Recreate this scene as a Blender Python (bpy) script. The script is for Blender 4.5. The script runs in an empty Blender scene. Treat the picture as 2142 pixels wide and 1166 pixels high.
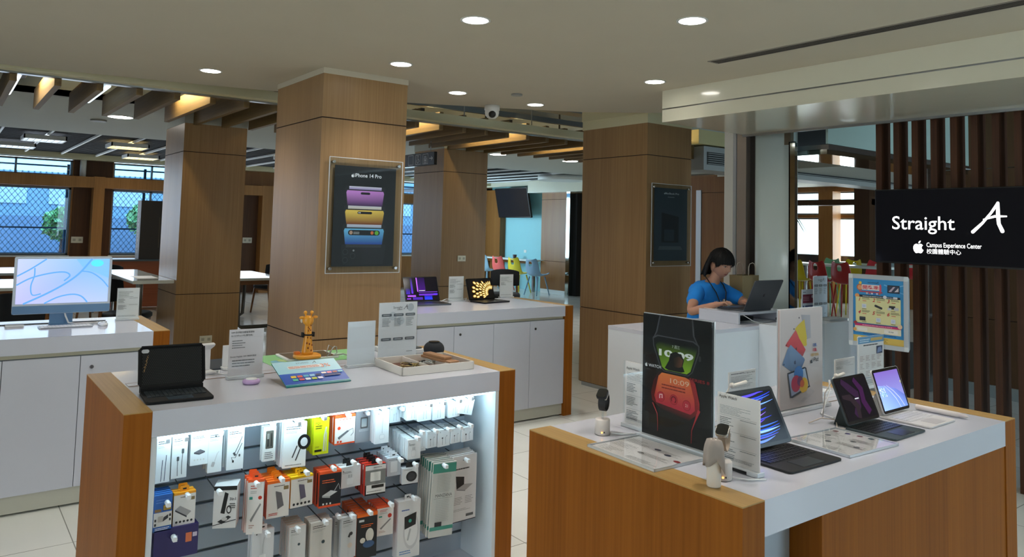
import bpy, bmesh, math, random
from mathutils import Vector, Matrix
random.seed(7)
SC = bpy.context.scene
COL = SC.collection
R = math.radians

# ---------------------------------------------------------------- camera
YAW, PITCH, ROLL, FPX, PPX, PPY, EYE = -0.9248, 0.0657, 0.0257, 1580.08, 1071.0, 373.4, 1.55
def _axes():
    cy, sy = math.cos(YAW), math.sin(YAW)
    f = Vector((sy*math.cos(PITCH), cy*math.cos(PITCH), math.sin(PITCH)))
    r = Vector((cy, -sy, 0)); u = r.cross(f)
    return r*math.cos(ROLL)+u*math.sin(ROLL), u*math.cos(ROLL)-r*math.sin(ROLL), f
CR, CU, CF = _axes()
EYEP = Vector((0, 0, EYE))
cam = bpy.data.objects.new('camera', bpy.data.cameras.new('camera'))
COL.objects.link(cam); SC.camera = cam
cam.matrix_world = Matrix(((CR.x, CU.x, -CF.x, 0), (CR.y, CU.y, -CF.y, 0), (CR.z, CU.z, -CF.z, EYE), (0, 0, 0, 1)))
cam.data.sensor_width = 36; cam.data.sensor_fit = 'HORIZONTAL'
cam.data.lens = 36*FPX/2142
cam.data.shift_x = 0; cam.data.shift_y = -(583-PPY)/2142
cam.data.clip_start = .05; cam.data.clip_end = 300
# a point of the photograph taken back to a plane of the room
def ray(x, y): return CR*((x-PPX)/FPX)-CU*((y-PPY)/FPX)+CF
def onZ(x, y, z=.91): d = ray(x, y); return EYEP+d*((z-EYE)/d.z)
def onX(x, y, v): d = ray(x, y); return EYEP+d*(v/d.x)
def onY(x, y, v): d = ray(x, y); return EYEP+d*(v/d.y)

# ---------------------------------------------------------------- world, sun, exposure
W = bpy.data.worlds.new('sky'); SC.world = W; W.use_nodes = True
nt = W.node_tree; nt.nodes.clear()
wo = nt.nodes.new('ShaderNodeOutputWorld'); bg = nt.nodes.new('ShaderNodeBackground')
tc = nt.nodes.new('ShaderNodeTexCoord'); sp = nt.nodes.new('ShaderNodeSeparateXYZ'); cr = nt.nodes.new('ShaderNodeValToRGB')
nt.links.new(tc.outputs['Generated'], sp.inputs[0]); nt.links.new(sp.outputs['Z'], cr.inputs[0])
cr.color_ramp.elements[0].position = .0; cr.color_ramp.elements[0].color = (.42, .55, .60, 1)
cr.color_ramp.elements[1].position = .5; cr.color_ramp.elements[1].color = (.55, .78, 1.0, 1)
nt.links.new(cr.outputs[0], bg.inputs[0]); nt.links.new(bg.outputs[0], wo.inputs[0])
bg.inputs[1].default_value = 3.6
def lamp(name, kind, loc, power, color=(1, 1, 1), rot=(0, 0, 0), **kw):
    l = bpy.data.lights.new(name, kind); l.energy = power; l.color = color
    for k, v in kw.items(): setattr(l, k, v)
    o = bpy.data.objects.new(name, l); o.location = loc; o.rotation_euler = rot; COL.objects.link(o); return o
lamp('sun', 'SUN', (0, 0, 20), 3.0, (1, .93, .82), (R(38), R(12), R(200)), angle=R(1))
SC.view_settings.view_transform = 'Standard'; SC.view_settings.look = 'None'
SC.view_settings.exposure = 0.45; SC.view_settings.gamma = 1; SC.view_settings.use_curve_mapping = False
SC.cycles.max_bounces = 7; SC.cycles.diffuse_bounces = 4; SC.cycles.glossy_bounces = 4
SC.cycles.transparent_max_bounces = 16; SC.cycles.use_adaptive_sampling = True; SC.cycles.adaptive_threshold = .02; SC.cycles.sample_clamp_indirect = 4; SC.cycles.use_denoising = True
# daylight from the glass shop front behind the photographer and from the windows of the hall

lamp('shop_window_daylight', 'AREA', (2.85, 3.6, 1.4), 15, (.74, .88, 1), (0, R(90), 0), shape='RECTANGLE', size=1.9, size_y=1.9)
lamp('shop_window_daylight', 'AREA', (2.85, 7.6, 1.4), 31, (.74, .88, 1), (0, R(90), 0), shape='RECTANGLE', size=1.9, size_y=1.1)
lamp('added_side_fill', 'AREA', (-1.0, -4.95, 1.5), 46, (1, .97, .92), (R(90), 0, 0), shape='RECTANGLE', size=4.6, size_y=1.7)  # unseen fill lamp, added to brighten the faces turned to this side
lamp('window_daylight', 'AREA', (-16.5, 2.4, 1.7), 75, (.78, .90, 1), (0, R(-90), 0), shape='RECTANGLE', size=1.8, size_y=9)
lamp('end_window_daylight', 'AREA', (-16.5, 9.3, 1.6), 90, (.60, .84, 1), (0, R(-90), R(35)), shape='RECTANGLE', size=1.7, size_y=1.8)
lamp('cafe_daylight', 'AREA', (-8.4, 17.3, 1.6), 260, (.95, .97, 1), (R(-90), 0, 0), shape='RECTANGLE', size=7, size_y=2.2)

# ---------------------------------------------------------------- materials
MATS = {}
def srgb(c):
    if isinstance(c, str):
        c = c.lstrip('#'); c = [int(c[i:i+2], 16)/255 for i in (0, 2, 4)]
    return tuple(v/12.92 if v <= .04045 else ((v+.055)/1.055)**2.4 for v in c)
def mat(name, color, rough=.5, metal=0., emit=0., var=0., vscale=8., bump=0., bscale=200., alpha=1., coat=0., spec=.5):
    if name in MATS: return MATS[name]
    m = bpy.data.materials.new(name); m.use_nodes = True; MATS[name] = m
    n = m.node_tree; b = n.nodes['Principled BSDF']; c = srgb(color)
    b.inputs['Base Color'].default_value = (*c, 1); b.inputs['Roughness'].default_value = rough
    b.inputs['Metallic'].default_value = metal; b.inputs['Specular IOR Level'].default_value = spec
    if coat: b.inputs['Coat Weight'].default_value = coat; b.inputs['Coat Roughness'].default_value = .05
    if emit: b.inputs['Emission Color'].default_value = (*c, 1); b.inputs['Emission Strength'].default_value = emit
    t = n.nodes.new('ShaderNodeTexCoord'); no = n.nodes.new('ShaderNodeTexNoise'); no.inputs['Scale'].default_value = vscale
    no.inputs['Detail'].default_value = 3
    n.links.new(t.outputs['Object'], no.inputs['Vector'])
    mx = n.nodes.new('ShaderNodeMix'); mx.data_type = 'RGBA'
    v = max(var, .02)
    mx.inputs[6].default_value = (*[x*(1-v) for x in c], 1); mx.inputs[7].default_value = (*[min(1, x*(1+v)) for x in c], 1)
    n.links.new(no.outputs['Fac'], mx.inputs[0]); n.links.new(mx.outputs[2], b.inputs['Base Color'])
    if bump:
        n2 = n.nodes.new('ShaderNodeTexNoise'); n2.inputs['Scale'].default_value = bscale; n.links.new(t.outputs['Object'], n2.inputs['Vector'])
        bp = n.nodes.new('ShaderNodeBump'); bp.inputs['Strength'].default_value = bump; bp.inputs['Distance'].default_value = .002
        n.links.new(n2.outputs['Fac'], bp.inputs['Height']); n.links.new(bp.outputs[0], b.inputs['Normal'])
    if alpha < 1: b.inputs['Alpha'].default_value = alpha
    return m
def wood(name, c1, c2, axis=2, rough=.42, fine=90., spec=.3):
    if name in MATS: return MATS[name]
    m = bpy.data.materials.new(name); m.use_nodes = True; MATS[name] = m
    n = m.node_tree; b = n.nodes['Principled BSDF']; b.inputs['Roughness'].default_value = rough; b.inputs['Specular IOR Level'].default_value = spec
    t = n.nodes.new('ShaderNodeTexCoord'); mp = n.nodes.new('ShaderNodeMapping'); n.links.new(t.outputs['Object'], mp.inputs[0])
    s = [fine]*3; s[axis] = 1.6; mp.inputs['Scale'].default_value = s
    no = n.nodes.new('ShaderNodeTexNoise'); no.inputs['Scale'].default_value = 1; no.inputs['Detail'].default_value = 4
    n.links.new(mp.outputs[0], no.inputs['Vector'])
    mp2 = n.nodes.new('ShaderNodeMapping'); n.links.new(t.outputs['Object'], mp2.inputs[0])
    s = [7.]*3; s[axis] = .35; mp2.inputs['Scale'].default_value = s
    no2 = n.nodes.new('ShaderNodeTexNoise'); no2.inputs['Scale'].default_value = 1; n.links.new(mp2.outputs[0], no2.inputs['Vector'])
    ad = n.nodes.new('ShaderNodeMix'); ad.data_type = 'FLOAT'; ad.inputs[0].default_value = .45
    n.links.new(no.outputs['Fac'], ad.inputs[2]); n.links.new(no2.outputs['Fac'], ad.inputs[3])
    r = n.nodes.new('ShaderNodeValToRGB'); r.color_ramp.elements[0].position = .33; r.color_ramp.elements[1].position = .66
    r.color_ramp.elements[0].color = (*srgb(c1), 1); r.color_ramp.elements[1].color = (*srgb(c2), 1)
    n.links.new(ad.outputs[0], r.inputs[0]); n.links.new(r.outputs[0], b.inputs['Base Color'])
    bp = n.nodes.new('ShaderNodeBump'); bp.inputs['Strength'].default_value = .08; bp.inputs['Distance'].default_value = .001
    n.links.new(no.outputs['Fac'], bp.inputs['Height']); n.links.new(bp.outputs[0], b.inputs['Normal'])
    return m
def glassy(name, tint=(1, 1, 1), gloss=.05, rough=.02, ior=1.45, haze=0., hazecol=(.8, .85, .9)):
    if name in MATS: return MATS[name]
    m = bpy.data.materials.new(name); m.use_nodes = True; MATS[name] = m
    n = m.node_tree; n.nodes.clear(); o = n.nodes.new('ShaderNodeOutputMaterial')
    tr = n.nodes.new('ShaderNodeBsdfTransparent'); tr.inputs[0].default_value = (*tint, 1)
    g = n.nodes.new('ShaderNodeBsdfGlossy'); g.inputs['Roughness'].default_value = rough
    fr = n.nodes.new('ShaderNodeLayerWeight'); fr.inputs[0].default_value = .5
    pw = n.nodes.new('ShaderNodeMath'); pw.operation = 'POWER'; pw.inputs[1].default_value = 6; n.links.new(fr.outputs['Facing'], pw.inputs[0])
    ma = n.nodes.new('ShaderNodeMath'); ma.operation = 'ADD'; ma.inputs[1].default_value = .02+gloss; ma.use_clamp = True
    n.links.new(pw.outputs[0], ma.inputs[0])
    mx = n.nodes.new('ShaderNodeMixShader'); n.links.new(ma.outputs[0], mx.inputs[0])
    n.links.new(tr.outputs[0], mx.inputs[1]); n.links.new(g.outputs[0], mx.inputs[2]); last = mx
    if haze:
        d = n.nodes.new('ShaderNodeBsdfDiffuse'); d.inputs[0].default_value = (*hazecol, 1)
        m2 = n.nodes.new('ShaderNodeMixShader'); m2.inputs[0].default_value = haze
        n.links.new(mx.outputs[0], m2.inputs[1]); n.links.new(d.outputs[0], m2.inputs[2]); last = m2
    n.links.new(last.outputs[0], o.inputs[0]); return m
def printed(name, rough=.35, emit=0., coat=0., base=1.):
    if name in MATS: return MATS[name]
    m = bpy.data.materials.new(name); m.use_nodes = True; MATS[name] = m
    n = m.node_tree; b = n.nodes['Principled BSDF']; b.inputs['Roughness'].default_value = rough
    a = n.nodes.new('ShaderNodeVertexColor'); a.layer_name = 'Col'
    if emit:
        b.inputs['Base Color'].default_value = (.01, .01, .012, 1); b.inputs['Specular IOR Level'].default_value = .2
        n.links.new(a.outputs[0], b.inputs['Emission Color']); b.inputs['Emission Strength'].default_value = emit
    else: n.links.new(a.outputs[0], b.inputs['Base Color'])
    if coat: b.inputs['Coat Weight'].default_value = coat; b.inputs['Coat Roughness'].default_value = .03
    return m

# ---------------------------------------------------------------- mesh builder
class MB:
    def __init__(s): s.v = []; s.f = []; s.m = []; s.c = []; s.sm = []; s.M = Matrix(); s.mi = 0; s.col = (1, 1, 1); s.smooth = False
    def add(s, vs, fs, smooth=None, cols=None):
        k = len(s.v)
        for p in vs: s.v.append(tuple(s.M @ Vector(p)))
        for i, f in enumerate(fs):
            s.f.append([k+j for j in f]); s.m.append(s.mi); s.sm.append(s.smooth if smooth is None else smooth)
            s.c.append([cols[j] for j in f] if cols else [s.col]*len(f))
    def box(s, x0, x1, y0, y1, z0, z1):
        s.add([(x0, y0, z0), (x1, y0, z0), (x1, y1, z0), (x0, y1, z0), (x0, y0, z1), (x1, y0, z1), (x1, y1, z1), (x0, y1, z1)],
              [(0, 3, 2, 1), (4, 5, 6, 7), (0, 1, 5, 4), (1, 2, 6, 5), (2, 3, 7, 6), (3, 0, 4, 7)], False)
    def cbox(s, c, d): s.box(c[0]-d[0]/2, c[0]+d[0]/2, c[1]-d[1]/2, c[1]+d[1]/2, c[2]-d[2]/2, c[2]+d[2]/2)
    def prism(s, poly, a0, a1, ax='z', smooth=False):
        n = len(poly)
        def P(p, h): return {'z': (p[0], p[1], h), 'y': (p[0], h, p[1]), 'x': (h, p[0], p[1])}[ax]
        s.add([P(p, a0) for p in poly]+[P(p, a1) for p in poly], [tuple(range(n))[::-1], tuple(range(n, 2*n))], False)
        k = [P(p, a0) for p in poly]+[P(p, a1) for p in poly]
        s.add(k, [(i, (i+1) % n, n+(i+1) % n, n+i) for i in range(n)], smooth)
    def rings(s, rs, cap=True, smooth=True):
        n = len(rs[0]); vs = [p for r in rs for p in r]; fs = []
        for i in range(len(rs)-1):
            for j in range(n): fs.append((i*n+j, i*n+(j+1) % n, (i+1)*n+(j+1) % n, (i+1)*n+j))
        s.add(vs, fs, smooth)
        if cap: s.add(list(rs[0]), [tuple(range(n))[::-1]], False); s.add(list(rs[-1]), [tuple(range(n))], False)
    def tube(s, pts, r, n=8, cap=True):
        pts = [Vector(p) for p in pts]; rr = r if isinstance(r, (list, tuple)) else [r]*len(pts); rs = []; prev = None
        for i, p in enumerate(pts):
            t = (pts[min(i+1, len(pts)-1)]-pts[max(i-1, 0)]).normalized()
            if prev is None:
                a = Vector((0, 0, 1)) if abs(t.z) < .9 else Vector((1, 0, 0)); u = t.cross(a).normalized()
            else: u = (prev-t*prev.dot(t)).normalized()
            prev = u; w = t.cross(u)
            rs.append([tuple(p+(u*math.cos(2*math.pi*j/n)+w*math.sin(2*math.pi*j/n))*rr[i]) for j in range(n)])
        s.rings(rs, cap)
    def cyl(s, c, r, z0, z1, n=24, r2=None):
        r2 = r if r2 is None else r2
        s.rings([[(c[0]+a*math.cos(2*math.pi*j/n), c[1]+a*math.sin(2*math.pi*j/n), z) for j in range(n)] for a, z in ((r, z0), (r2, z1))])
    def lathe(s, prof, n=24, c=(0, 0)):
        s.rings([[(c[0]+r*math.cos(2*math.pi*j/n), c[1]+r*math.sin(2*math.pi*j/n), z) for j in range(n)] for r, z in prof])
    def ball(s, c, r, n=16, m=10):
        r = r if isinstance(r, (list, tuple)) else (r, r, r); rs = []
        for i in range(m+1):
            a = math.pi*(i/m)*.998+.001
            rs.append([(c[0]+r[0]*math.sin(a)*math.cos(2*math.pi*j/n), c[1]+r[1]*math.sin(a)*math.sin(2*math.pi*j/n), c[2]-r[2]*math.cos(a)) for j in range(n)])
        s.rings(rs)
    def slab(s, w, h, r, y0, y1, cx=0, z0=0, n=5): s.prism([(cx+p[0], z0+h/2+p[1]) for p in rrect(w, h, r, n)], y0, y1, 'y', False)
    def build(s, name, mats, parent=None, bevel=0, loc=None, rz=None, subsurf=0, seg=2):
        me = bpy.data.meshes.new(name); me.from_pydata(s.v, [], s.f)
        for m in (mats if isinstance(mats, (list, tuple)) else [mats]): me.materials.append(m)
        me.polygons.foreach_set('material_index', s.m); me.polygons.foreach_set('use_smooth', s.sm)
        at = me.color_attributes.new('Col', 'FLOAT_COLOR', 'CORNER')
        flat = [x for f in s.c for c in f for x in (c[0], c[1], c[2], 1)]
        at.data.foreach_set('color', flat)
        if bevel or subsurf or any(s.sm):
            b = bmesh.new(); b.from_mesh(me); bmesh.ops.remove_doubles(b, verts=b.verts, dist=1e-5); b.to_mesh(me); b.free()
        me.update()
        o = bpy.data.objects.new(name, me); COL.objects.link(o)
        if parent: o.parent = parent
        if bevel:
            b = o.modifiers.new('b', 'BEVEL'); b.width = bevel; b.segments = seg; b.limit_method = 'ANGLE'; b.angle_limit = R(40)
        if subsurf: b = o.modifiers.new('s', 'SUBSURF'); b.levels = subsurf; b.render_levels = subsurf
        if loc is not None: o.location = loc
        if rz is not None: o.rotation_euler.z = rz
        return o
def rrect(w, h, r, n=5):
    r = min(r, w/2-1e-5, h/2-1e-5); out = []
    for cx, cy, a0 in ((w/2-r, -h/2+r, -90), (w/2-r, h/2-r, 0), (-w/2+r, h/2-r, 90), (-w/2+r, -h/2+r, 180)):
        for i in range(n+1): a = R(a0+90*i/n); out.append((cx+r*math.cos(a), cy+r*math.sin(a)))
    return out
_FC = {}
def glyphs(text, size, bold=0., shear=0., spacing=1.):
    k = (text, size, bold, shear, spacing)
    if k in _FC: return _FC[k]
    c = bpy.data.curves.new('t', 'FONT'); c.body = text; c.size = size; c.offset = bold*size; c.shear = shear
    c.space_character = spacing; c.resolution_u = 3; c.fill_mode = 'BOTH'
    o = bpy.data.objects.new('t', c); COL.objects.link(o); dg = bpy.context.evaluated_depsgraph_get()
    me = bpy.data.meshes.new_from_object(o.evaluated_get(dg))
    vs = [(v.co.x, v.co.y) for v in me.vertices]; fs = [tuple(p.vertices) for p in me.polygons]
    bpy.data.objects.remove(o); bpy.data.curves.remove(c); bpy.data.meshes.remove(me)
    x0 = min([v[0] for v in vs] or [0]); x1 = max([v[0] for v in vs] or [0]); _FC[k] = (vs, fs, x0, x1); return _FC[k]
class Art(MB):
    """flat printed matter in a plane facing -y: u to the right, v up, each layer a hair in front of the last"""
    def __init__(s, eps=.00013, y0=0.): super().__init__(); s.eps = eps; s.lay = 0; s.y0 = y0
    def _y(s): s.lay += 1; return s.y0-s.lay*s.eps
    def poly(s, pts, col, cols=None):
        y = s._y(); area = sum(pts[i][0]*pts[(i+1) % len(pts)][1]-pts[(i+1) % len(pts)][0]*pts[i][1] for i in range(len(pts)))
        idx = list(range(len(pts))); idx = idx if area > 0 else idx[::-1]
        s.col = srgb(col) if col is not None else (1, 1, 1)
        s.add([(p[0], y, p[1]) for p in pts], [idx], False, [srgb(c) for c in cols] if cols else None)
    def rect(s, u0, u1, v0, v1, col, top=None):
        s.poly([(u0, v0), (u1, v0), (u1, v1), (u0, v1)], col, [col, col, top, top] if top else None)
    def rr(s, cu, cv, w, h, r, col, top=None, rot=0.):
        p = rrect(w, h, r, 4); cs = None
        if top:
            a, b = (srgb_raw(col), srgb_raw(top)); cs = [[a[k]+(b[k]-a[k])*(q[1]/h+.5) for k in range(3)] for q in p]
        ca, sa = math.cos(rot), math.sin(rot)
        s.poly([(cu+q[0]*ca-q[1]*sa, cv+q[0]*sa+q[1]*ca) for q in p], col, cs)
    def disc(s, cu, cv, r, col, n=20, rv=None): s.poly([(cu+r*math.cos(2*math.pi*i/n), cv+(rv or r)*math.sin(2*math.pi*i/n)) for i in range(n)], col)
    def band(s, pts, w, col, same=False):
        """a stroke along points; w may be a list"""
        n = len(pts); ww = w if isinstance(w, (list, tuple)) else [w]*n; y = s.y0-s.lay*s.eps if same else s._y(); vs = []
        for i, p in enumerate(pts):
            a = pts[max(i-1, 0)]; b = pts[min(i+1, n-1)]; d = Vector((b[0]-a[0], b[1]-a[1])); d = d.normalized() if d.length else Vector((1, 0))
            vs += [(p[0]-d.y*ww[i]/2, y, p[1]+d.x*ww[i]/2), (p[0]+d.y*ww[i]/2, y, p[1]-d.x*ww[i]/2)]
        s.col = srgb(col); s.add(vs, [(2*i, 2*i+1, 2*i+3, 2*i+2) for i in range(n-1)], False)
    def text(s, t, u, v, size, col, align='c', bold=0., shear=0., spacing=1., fitw=None):
        vs, fs, x0, x1 = glyphs(t, size, bold, shear, spacing); k = 1.
        if fitw: k = fitw/max(x1-x0, 1e-6)
        off = {'c': -(x0+x1)/2, 'l': -x0, 'r': -x1}[align]; y = s._y(); s.col = srgb(col)
        s.add([(u+(p[0]+off)*k, y, v+p[1]) for p in vs], fs, False)
    def lines(s, u0, u1, v0, v1, n, col, fill=.45, seed=1, short=.5):
        """rows of print too small to read"""
        rnd = random.Random(seed); y = s._y(); s.col = srgb(col); st = (v1-v0)/n
        for i in range(n):
            v = v1-(i+.5)*st; u = u0; end = u0+(u1-u0)*(1-short*rnd.random())
            while u < end:
                w = (u1-u0)*rnd.uniform(.04, .2); e = min(u+w, end); f_ = st*fill*.4
                s.add([(u, y, v-f_), (e, y, v-f_), (e, y, v+f_), (u, y, v+f_)], [(0, 1, 2, 3)], False); u = e+(u1-u0)*.012
    def apple(s, cu, cv, h, col):
        k = h/2.0
        P = [(0, .42), (.18, .52), (.42, .55), (.62, .45), (.76, .28), (.6, .12), (.54, -.12), (.62, -.34), (.84, -.5), (.74, -.74), (.55, -1.0), (.34, -1.08), (.1, -1.0), (-.12, -1.0), (-.32, -1.08), (-.52, -1.0), (-.76, -.66), (-.86, -.3), (-.84, .08), (-.68, .38), (-.42, .54), (-.2, .52)]
        L = [(.0, .62), (.03, .85), (.2, 1.05), (.4, 1.1), (.38, .88), (.22, .68)]
        c = (sum(p[0] for p in P)/len(P), sum(p[1] for p in P)/len(P)); y = s._y(); s.col = srgb(col); n = len(P)
        s.add([(cu+c[0]*k, y, cv+c[1]*k)]+[(cu+p[0]*k, y, cv+p[1]*k) for p in P], [(0, 1+(i+1) % n, 1+i) for i in range(n)], False)
        s.add([(cu+p[0]*k, y, cv+p[1]*k) for p in L], [tuple(range(len(L)))[::-1]], False)
    def brushA(s, cu, cv, h, col):
        k = h
        s.band([(cu-.62*k, cv-.5*k), (cu-.3*k, cv-.18*k), (cu-.02*k, cv+.18*k), (cu+.2*k, cv+.52*k)], [.12*k, .09*k, .085*k, .1*k], col)
        s.band([(cu+.2*k, cv+.52*k), (cu+.2*k, cv+.1*k), (cu+.22*k, cv-.2*k), (cu+.33*k, cv-.46*k)], [.1*k, .13*k, .12*k, .13*k], col)
        s.band([(cu-.28*k, cv-.06*k), (cu+.1*k, cv+.06*k), (cu+.48*k, cv+.06*k)], [.05*k, .09*k, .05*k], col)
        for p in ((-.62, -.5, .06), (.2, .53, .05), (.33, -.46, .065)): s.disc(cu+p[0]*k, cv+p[1]*k, p[2]*k, col, 10)
def srgb_raw(c):
    if isinstance(c, str): c = c.lstrip('#'); return [int(c[i:i+2], 16)/255 for i in (0, 2, 4)]
    return list(c)

def tag(o, label, cat, group=None, kind=None):
    o['label'] = label; o['category'] = cat
    if group: o['group'] = group
    if kind: o['kind'] = kind
    return o
def thing(name, label, cat, loc=(0, 0, 0), rz=0., group=None, rot=None):
    o = bpy.data.objects.new(name, None); COL.objects.link(o); o.empty_display_size = .05
    o.location = loc; o.rotation_euler = rot if rot else (0, 0, rz); tag(o, label, cat, group); return o
def struct(o): o['kind'] = 'structure'; return o
def dup(root, loc, rz=None, label=None, group=None):
    def cp(o, par):
        c = o.copy(); COL.objects.link(c)
        if par: c.parent = par
        for ch in list(o.children): cp(ch, c)
        return c
    c = cp(root, None); c.location = loc
    if rz is not None: c.rotation_euler = (c.rotation_euler[0], c.rotation_euler[1], rz)
    if label: c['label'] = label
    if group: c['group'] = group
    return c
FX = R(90)   # turns a thing built facing -y so that it faces +x
# ---------------------------------------------------------------- the setting
pillar_wood = wood('pillar_veneer', '#8c6c48', '#a08058', 2, .36)
hall_wood = wood('hall_veneer', '#83562c', '#976a3a', 2, .4)
dark_wood = wood('slat_wood', '#3c2418', '#55341f', 2, .5)
counter_wood = wood('counter_oak', '#82490e', '#9c5c18', 2, .5, 90, .15)
counter_woodx = wood('counter_oak_top', '#a5844e', '#bd9a60', 0, .4)
beam_wood = wood('baffle_wood', '#6e583a', '#8a7148', 0, .6, 40)
plaster = mat('ceiling_paint', '#c2b9a4', .8, var=.03, vscale=3)
plaster2 = mat('hall_ceiling_paint', '#b9bbb2', .8)
white_lam = mat('white_laminate', '#d0d3de', .22, var=.01, coat=.2)
offwhite = mat('cream_panel', '#d9d2ac', .5)
greenwhite = mat('enamelled_panel', '#e0ddc8', .18, coat=.5)
steel = mat('brushed_steel', '#a9adb0', .28, metal=1, bump=.1)
mirror = mat('polished_steel', '#b5bdb8', .06, metal=1)
blackp = mat('black_plastic', '#101112', .35)
blackm = mat('black_matte', '#0d0d0e', .7)
darkvoid = mat('dark_soffit', '#2b2c2d', .9)
groove = mat('seam_shadow_gap', '#2e1c10', .9)
lampmat = mat('lamp_diffuser', '#fffaf0', .5, emit=14)

# floor with large polished tiles
def floor_material():
    m = bpy.data.materials.new('polished_tile'); m.use_nodes = True; n = m.node_tree; b = n.nodes['Principled BSDF']
    t = n.nodes.new('ShaderNodeTexCoord'); br = n.nodes.new('ShaderNodeTexBrick'); n.links.new(t.outputs['Object'], br.inputs['Vector'])
    br.offset = 0; br.squash = 1; br.inputs['Scale'].default_value = 1; br.inputs['Brick Width'].default_value = .6; br.inputs['Row Height'].default_value = .6
    br.inputs['Mortar Size'].default_value = .0025; br.inputs['Color1'].default_value = (*srgb('#f0f2ec'), 1); br.inputs['Color2'].default_value = (*srgb('#eaece5'), 1)
    br.inputs['Mortar'].default_value = (*srgb('#8f9189'), 1)
    no = n.nodes.new('ShaderNodeTexNoise'); no.inputs['Scale'].default_value = 1.3; no.inputs['Detail'].default_value = 6
    mp = n.nodes.new('ShaderNodeMapping'); mp.inputs['Scale'].default_value = (1, 5, 1); n.links.new(t.outputs['Object'], mp.inputs[0]); n.links.new(mp.outputs[0], no.inputs['Vector'])
    mx = n.nodes.new('ShaderNodeMix'); mx.data_type = 'RGBA'; mx.blend_type = 'MULTIPLY'; mx.inputs[0].default_value = .35
    r = n.nodes.new('ShaderNodeValToRGB'); r.color_ramp.elements[0].position = .35; r.color_ramp.elements[0].color = (.9, .9, .88, 1); r.color_ramp.elements[1].position = .6
    n.links.new(no.outputs['Fac'], r.inputs[0]); n.links.new(br.outputs['Color'], mx.inputs[6]); n.links.new(r.outputs[0], mx.inputs[7])
    n.links.new(mx.outputs[2], b.inputs['Base Color']); b.inputs['Roughness'].default_value = .12; b.inputs['Specular IOR Level'].default_value = .7
    return m
f = MB(); f.box(-24, 3, -6, 24, -.1, 0); struct(f.build('floor', floor_material()))

# shop ceiling: its far edge is a long shallow curve
ZC = 2.605
edge = [(-6.55, -5), (-6.45, -1.2), (-6.338, .372), (-6.233, 1.006), (-6.12, 1.6), (-5.98, 2.15), (-5.70, 3.16), (-5.37, 3.864), (-4.99, 4.56), (-4.56, 5.02), (-4.3, 5.18), (-3.81, 5.25)]
c = MB(); c.prism([(3, -5), (3, 5.25)]+edge[::-1], ZC, ZC+.14, 'z'); struct(c.build('ceiling', plaster))
c = MB(); c.box(-24, 3, -6, 24, 3.55, 3.6); struct(c.build('ceiling_upper', darkvoid))
# pale fascia rail between the shop ceiling and the timber baffles
c = MB(); c.box(-6.62, -6.5, -3, 7.4, 2.612, 2.69); struct(c.build('trim_1', offwhite))
c = MB(); c.box(-6.68, -6.62, -3, 7.4, 2.60, 2.64); struct(c.build('trim_2', steel))
# hall ceiling beyond, with an open dark grid
c = MB(); c.box(-12.0, -8.45, -4, 12, 2.72, 2.78); struct(c.build('ceiling_hall', plaster2))
c = MB(); c.box(-12.04, -12.0, -4, 12.5, 2.72, 3.5); struct(c.build('trim_3', plaster2))
c = MB(); c.box(-8.47, -8.45, -4, 12, 2.72, 3.5); struct(c.build('trim_4', plaster2))
c = MB(); c.box(-16.85, -16.45, -4, 12.5, 2.655, 3.2); struct(c.build('trim_5', offwhite))

# square pillars clad in veneer, with shadow gaps, a plinth and a plaster collar
pl = []
for i, (x0, x1, y0, y1, top, zt) in enumerate([(-5.68, -4.81, 2.012, 2.655, plaster, ZC), (-9.16, -8.36, 1.99, 2.64, plaster2, 2.72), (-5.72, -4.835, 5.215, 5.84, offwhite, 2.73), (-9.13, -8.366, 5.19, 5.885, plaster2, 2.72)]):
    m = MB()
    for z0, z1 in ((.045, .770), (.778, 2.262), (2.27, 2.566)): m.box(x0, x1, y0, y1, z0, z1)
    m.mi = 1; m.box(x0+.004, x1-.004, y0+.004, y1-.004, .04, 2.56)
    m.mi = 2; m.box(x0+.02, x1-.02, y0+.02, y1-.02, 0, .045)
    m.mi = 3; m.box(x0-.008 if i != 1 else x0, x1+.004, y0-.004, y1+.004, 2.566, zt)
    o = m.build('pillar', [pillar_wood if i != 3 else pillar_wood, groove, steel, top], None, 0)
    if i == 2:
        mm = MB(); mm.box(x0-.012, x1+.016, y0-.012, y1+.012, 2.655, 2.95); mm.build('collar', offwhite, o)
    tag(o, ['veneered square pillar with the phone poster, nearest and largest', 'veneered square pillar left of the nearest one, with a low wall outlet', 'veneered square pillar with a cream collar and the laptop poster, left of the woman', 'veneered square pillar behind the open laptops, with a single light switch plate'][i], 'pillar', 'square wood-clad pillars')
    pl.append(o)

# enamelled header beam over the reception
c = MB(); c.box(-3.81, 2.9, 4.264, 5.25, 2.368, 2.46)
c.box(-3.81, 2.9, 4.264, 4.30, 2.47, 2.605); c.mi = 1; c.box(-3.80, 2.9, 4.275, 4.31, 2.458, 2.472); c.box(-3.81, 2.9, 5.24, 5.262, 2.35, 2.372)
struct(c.build('trim_6', [greenwhite, steel]))
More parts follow.
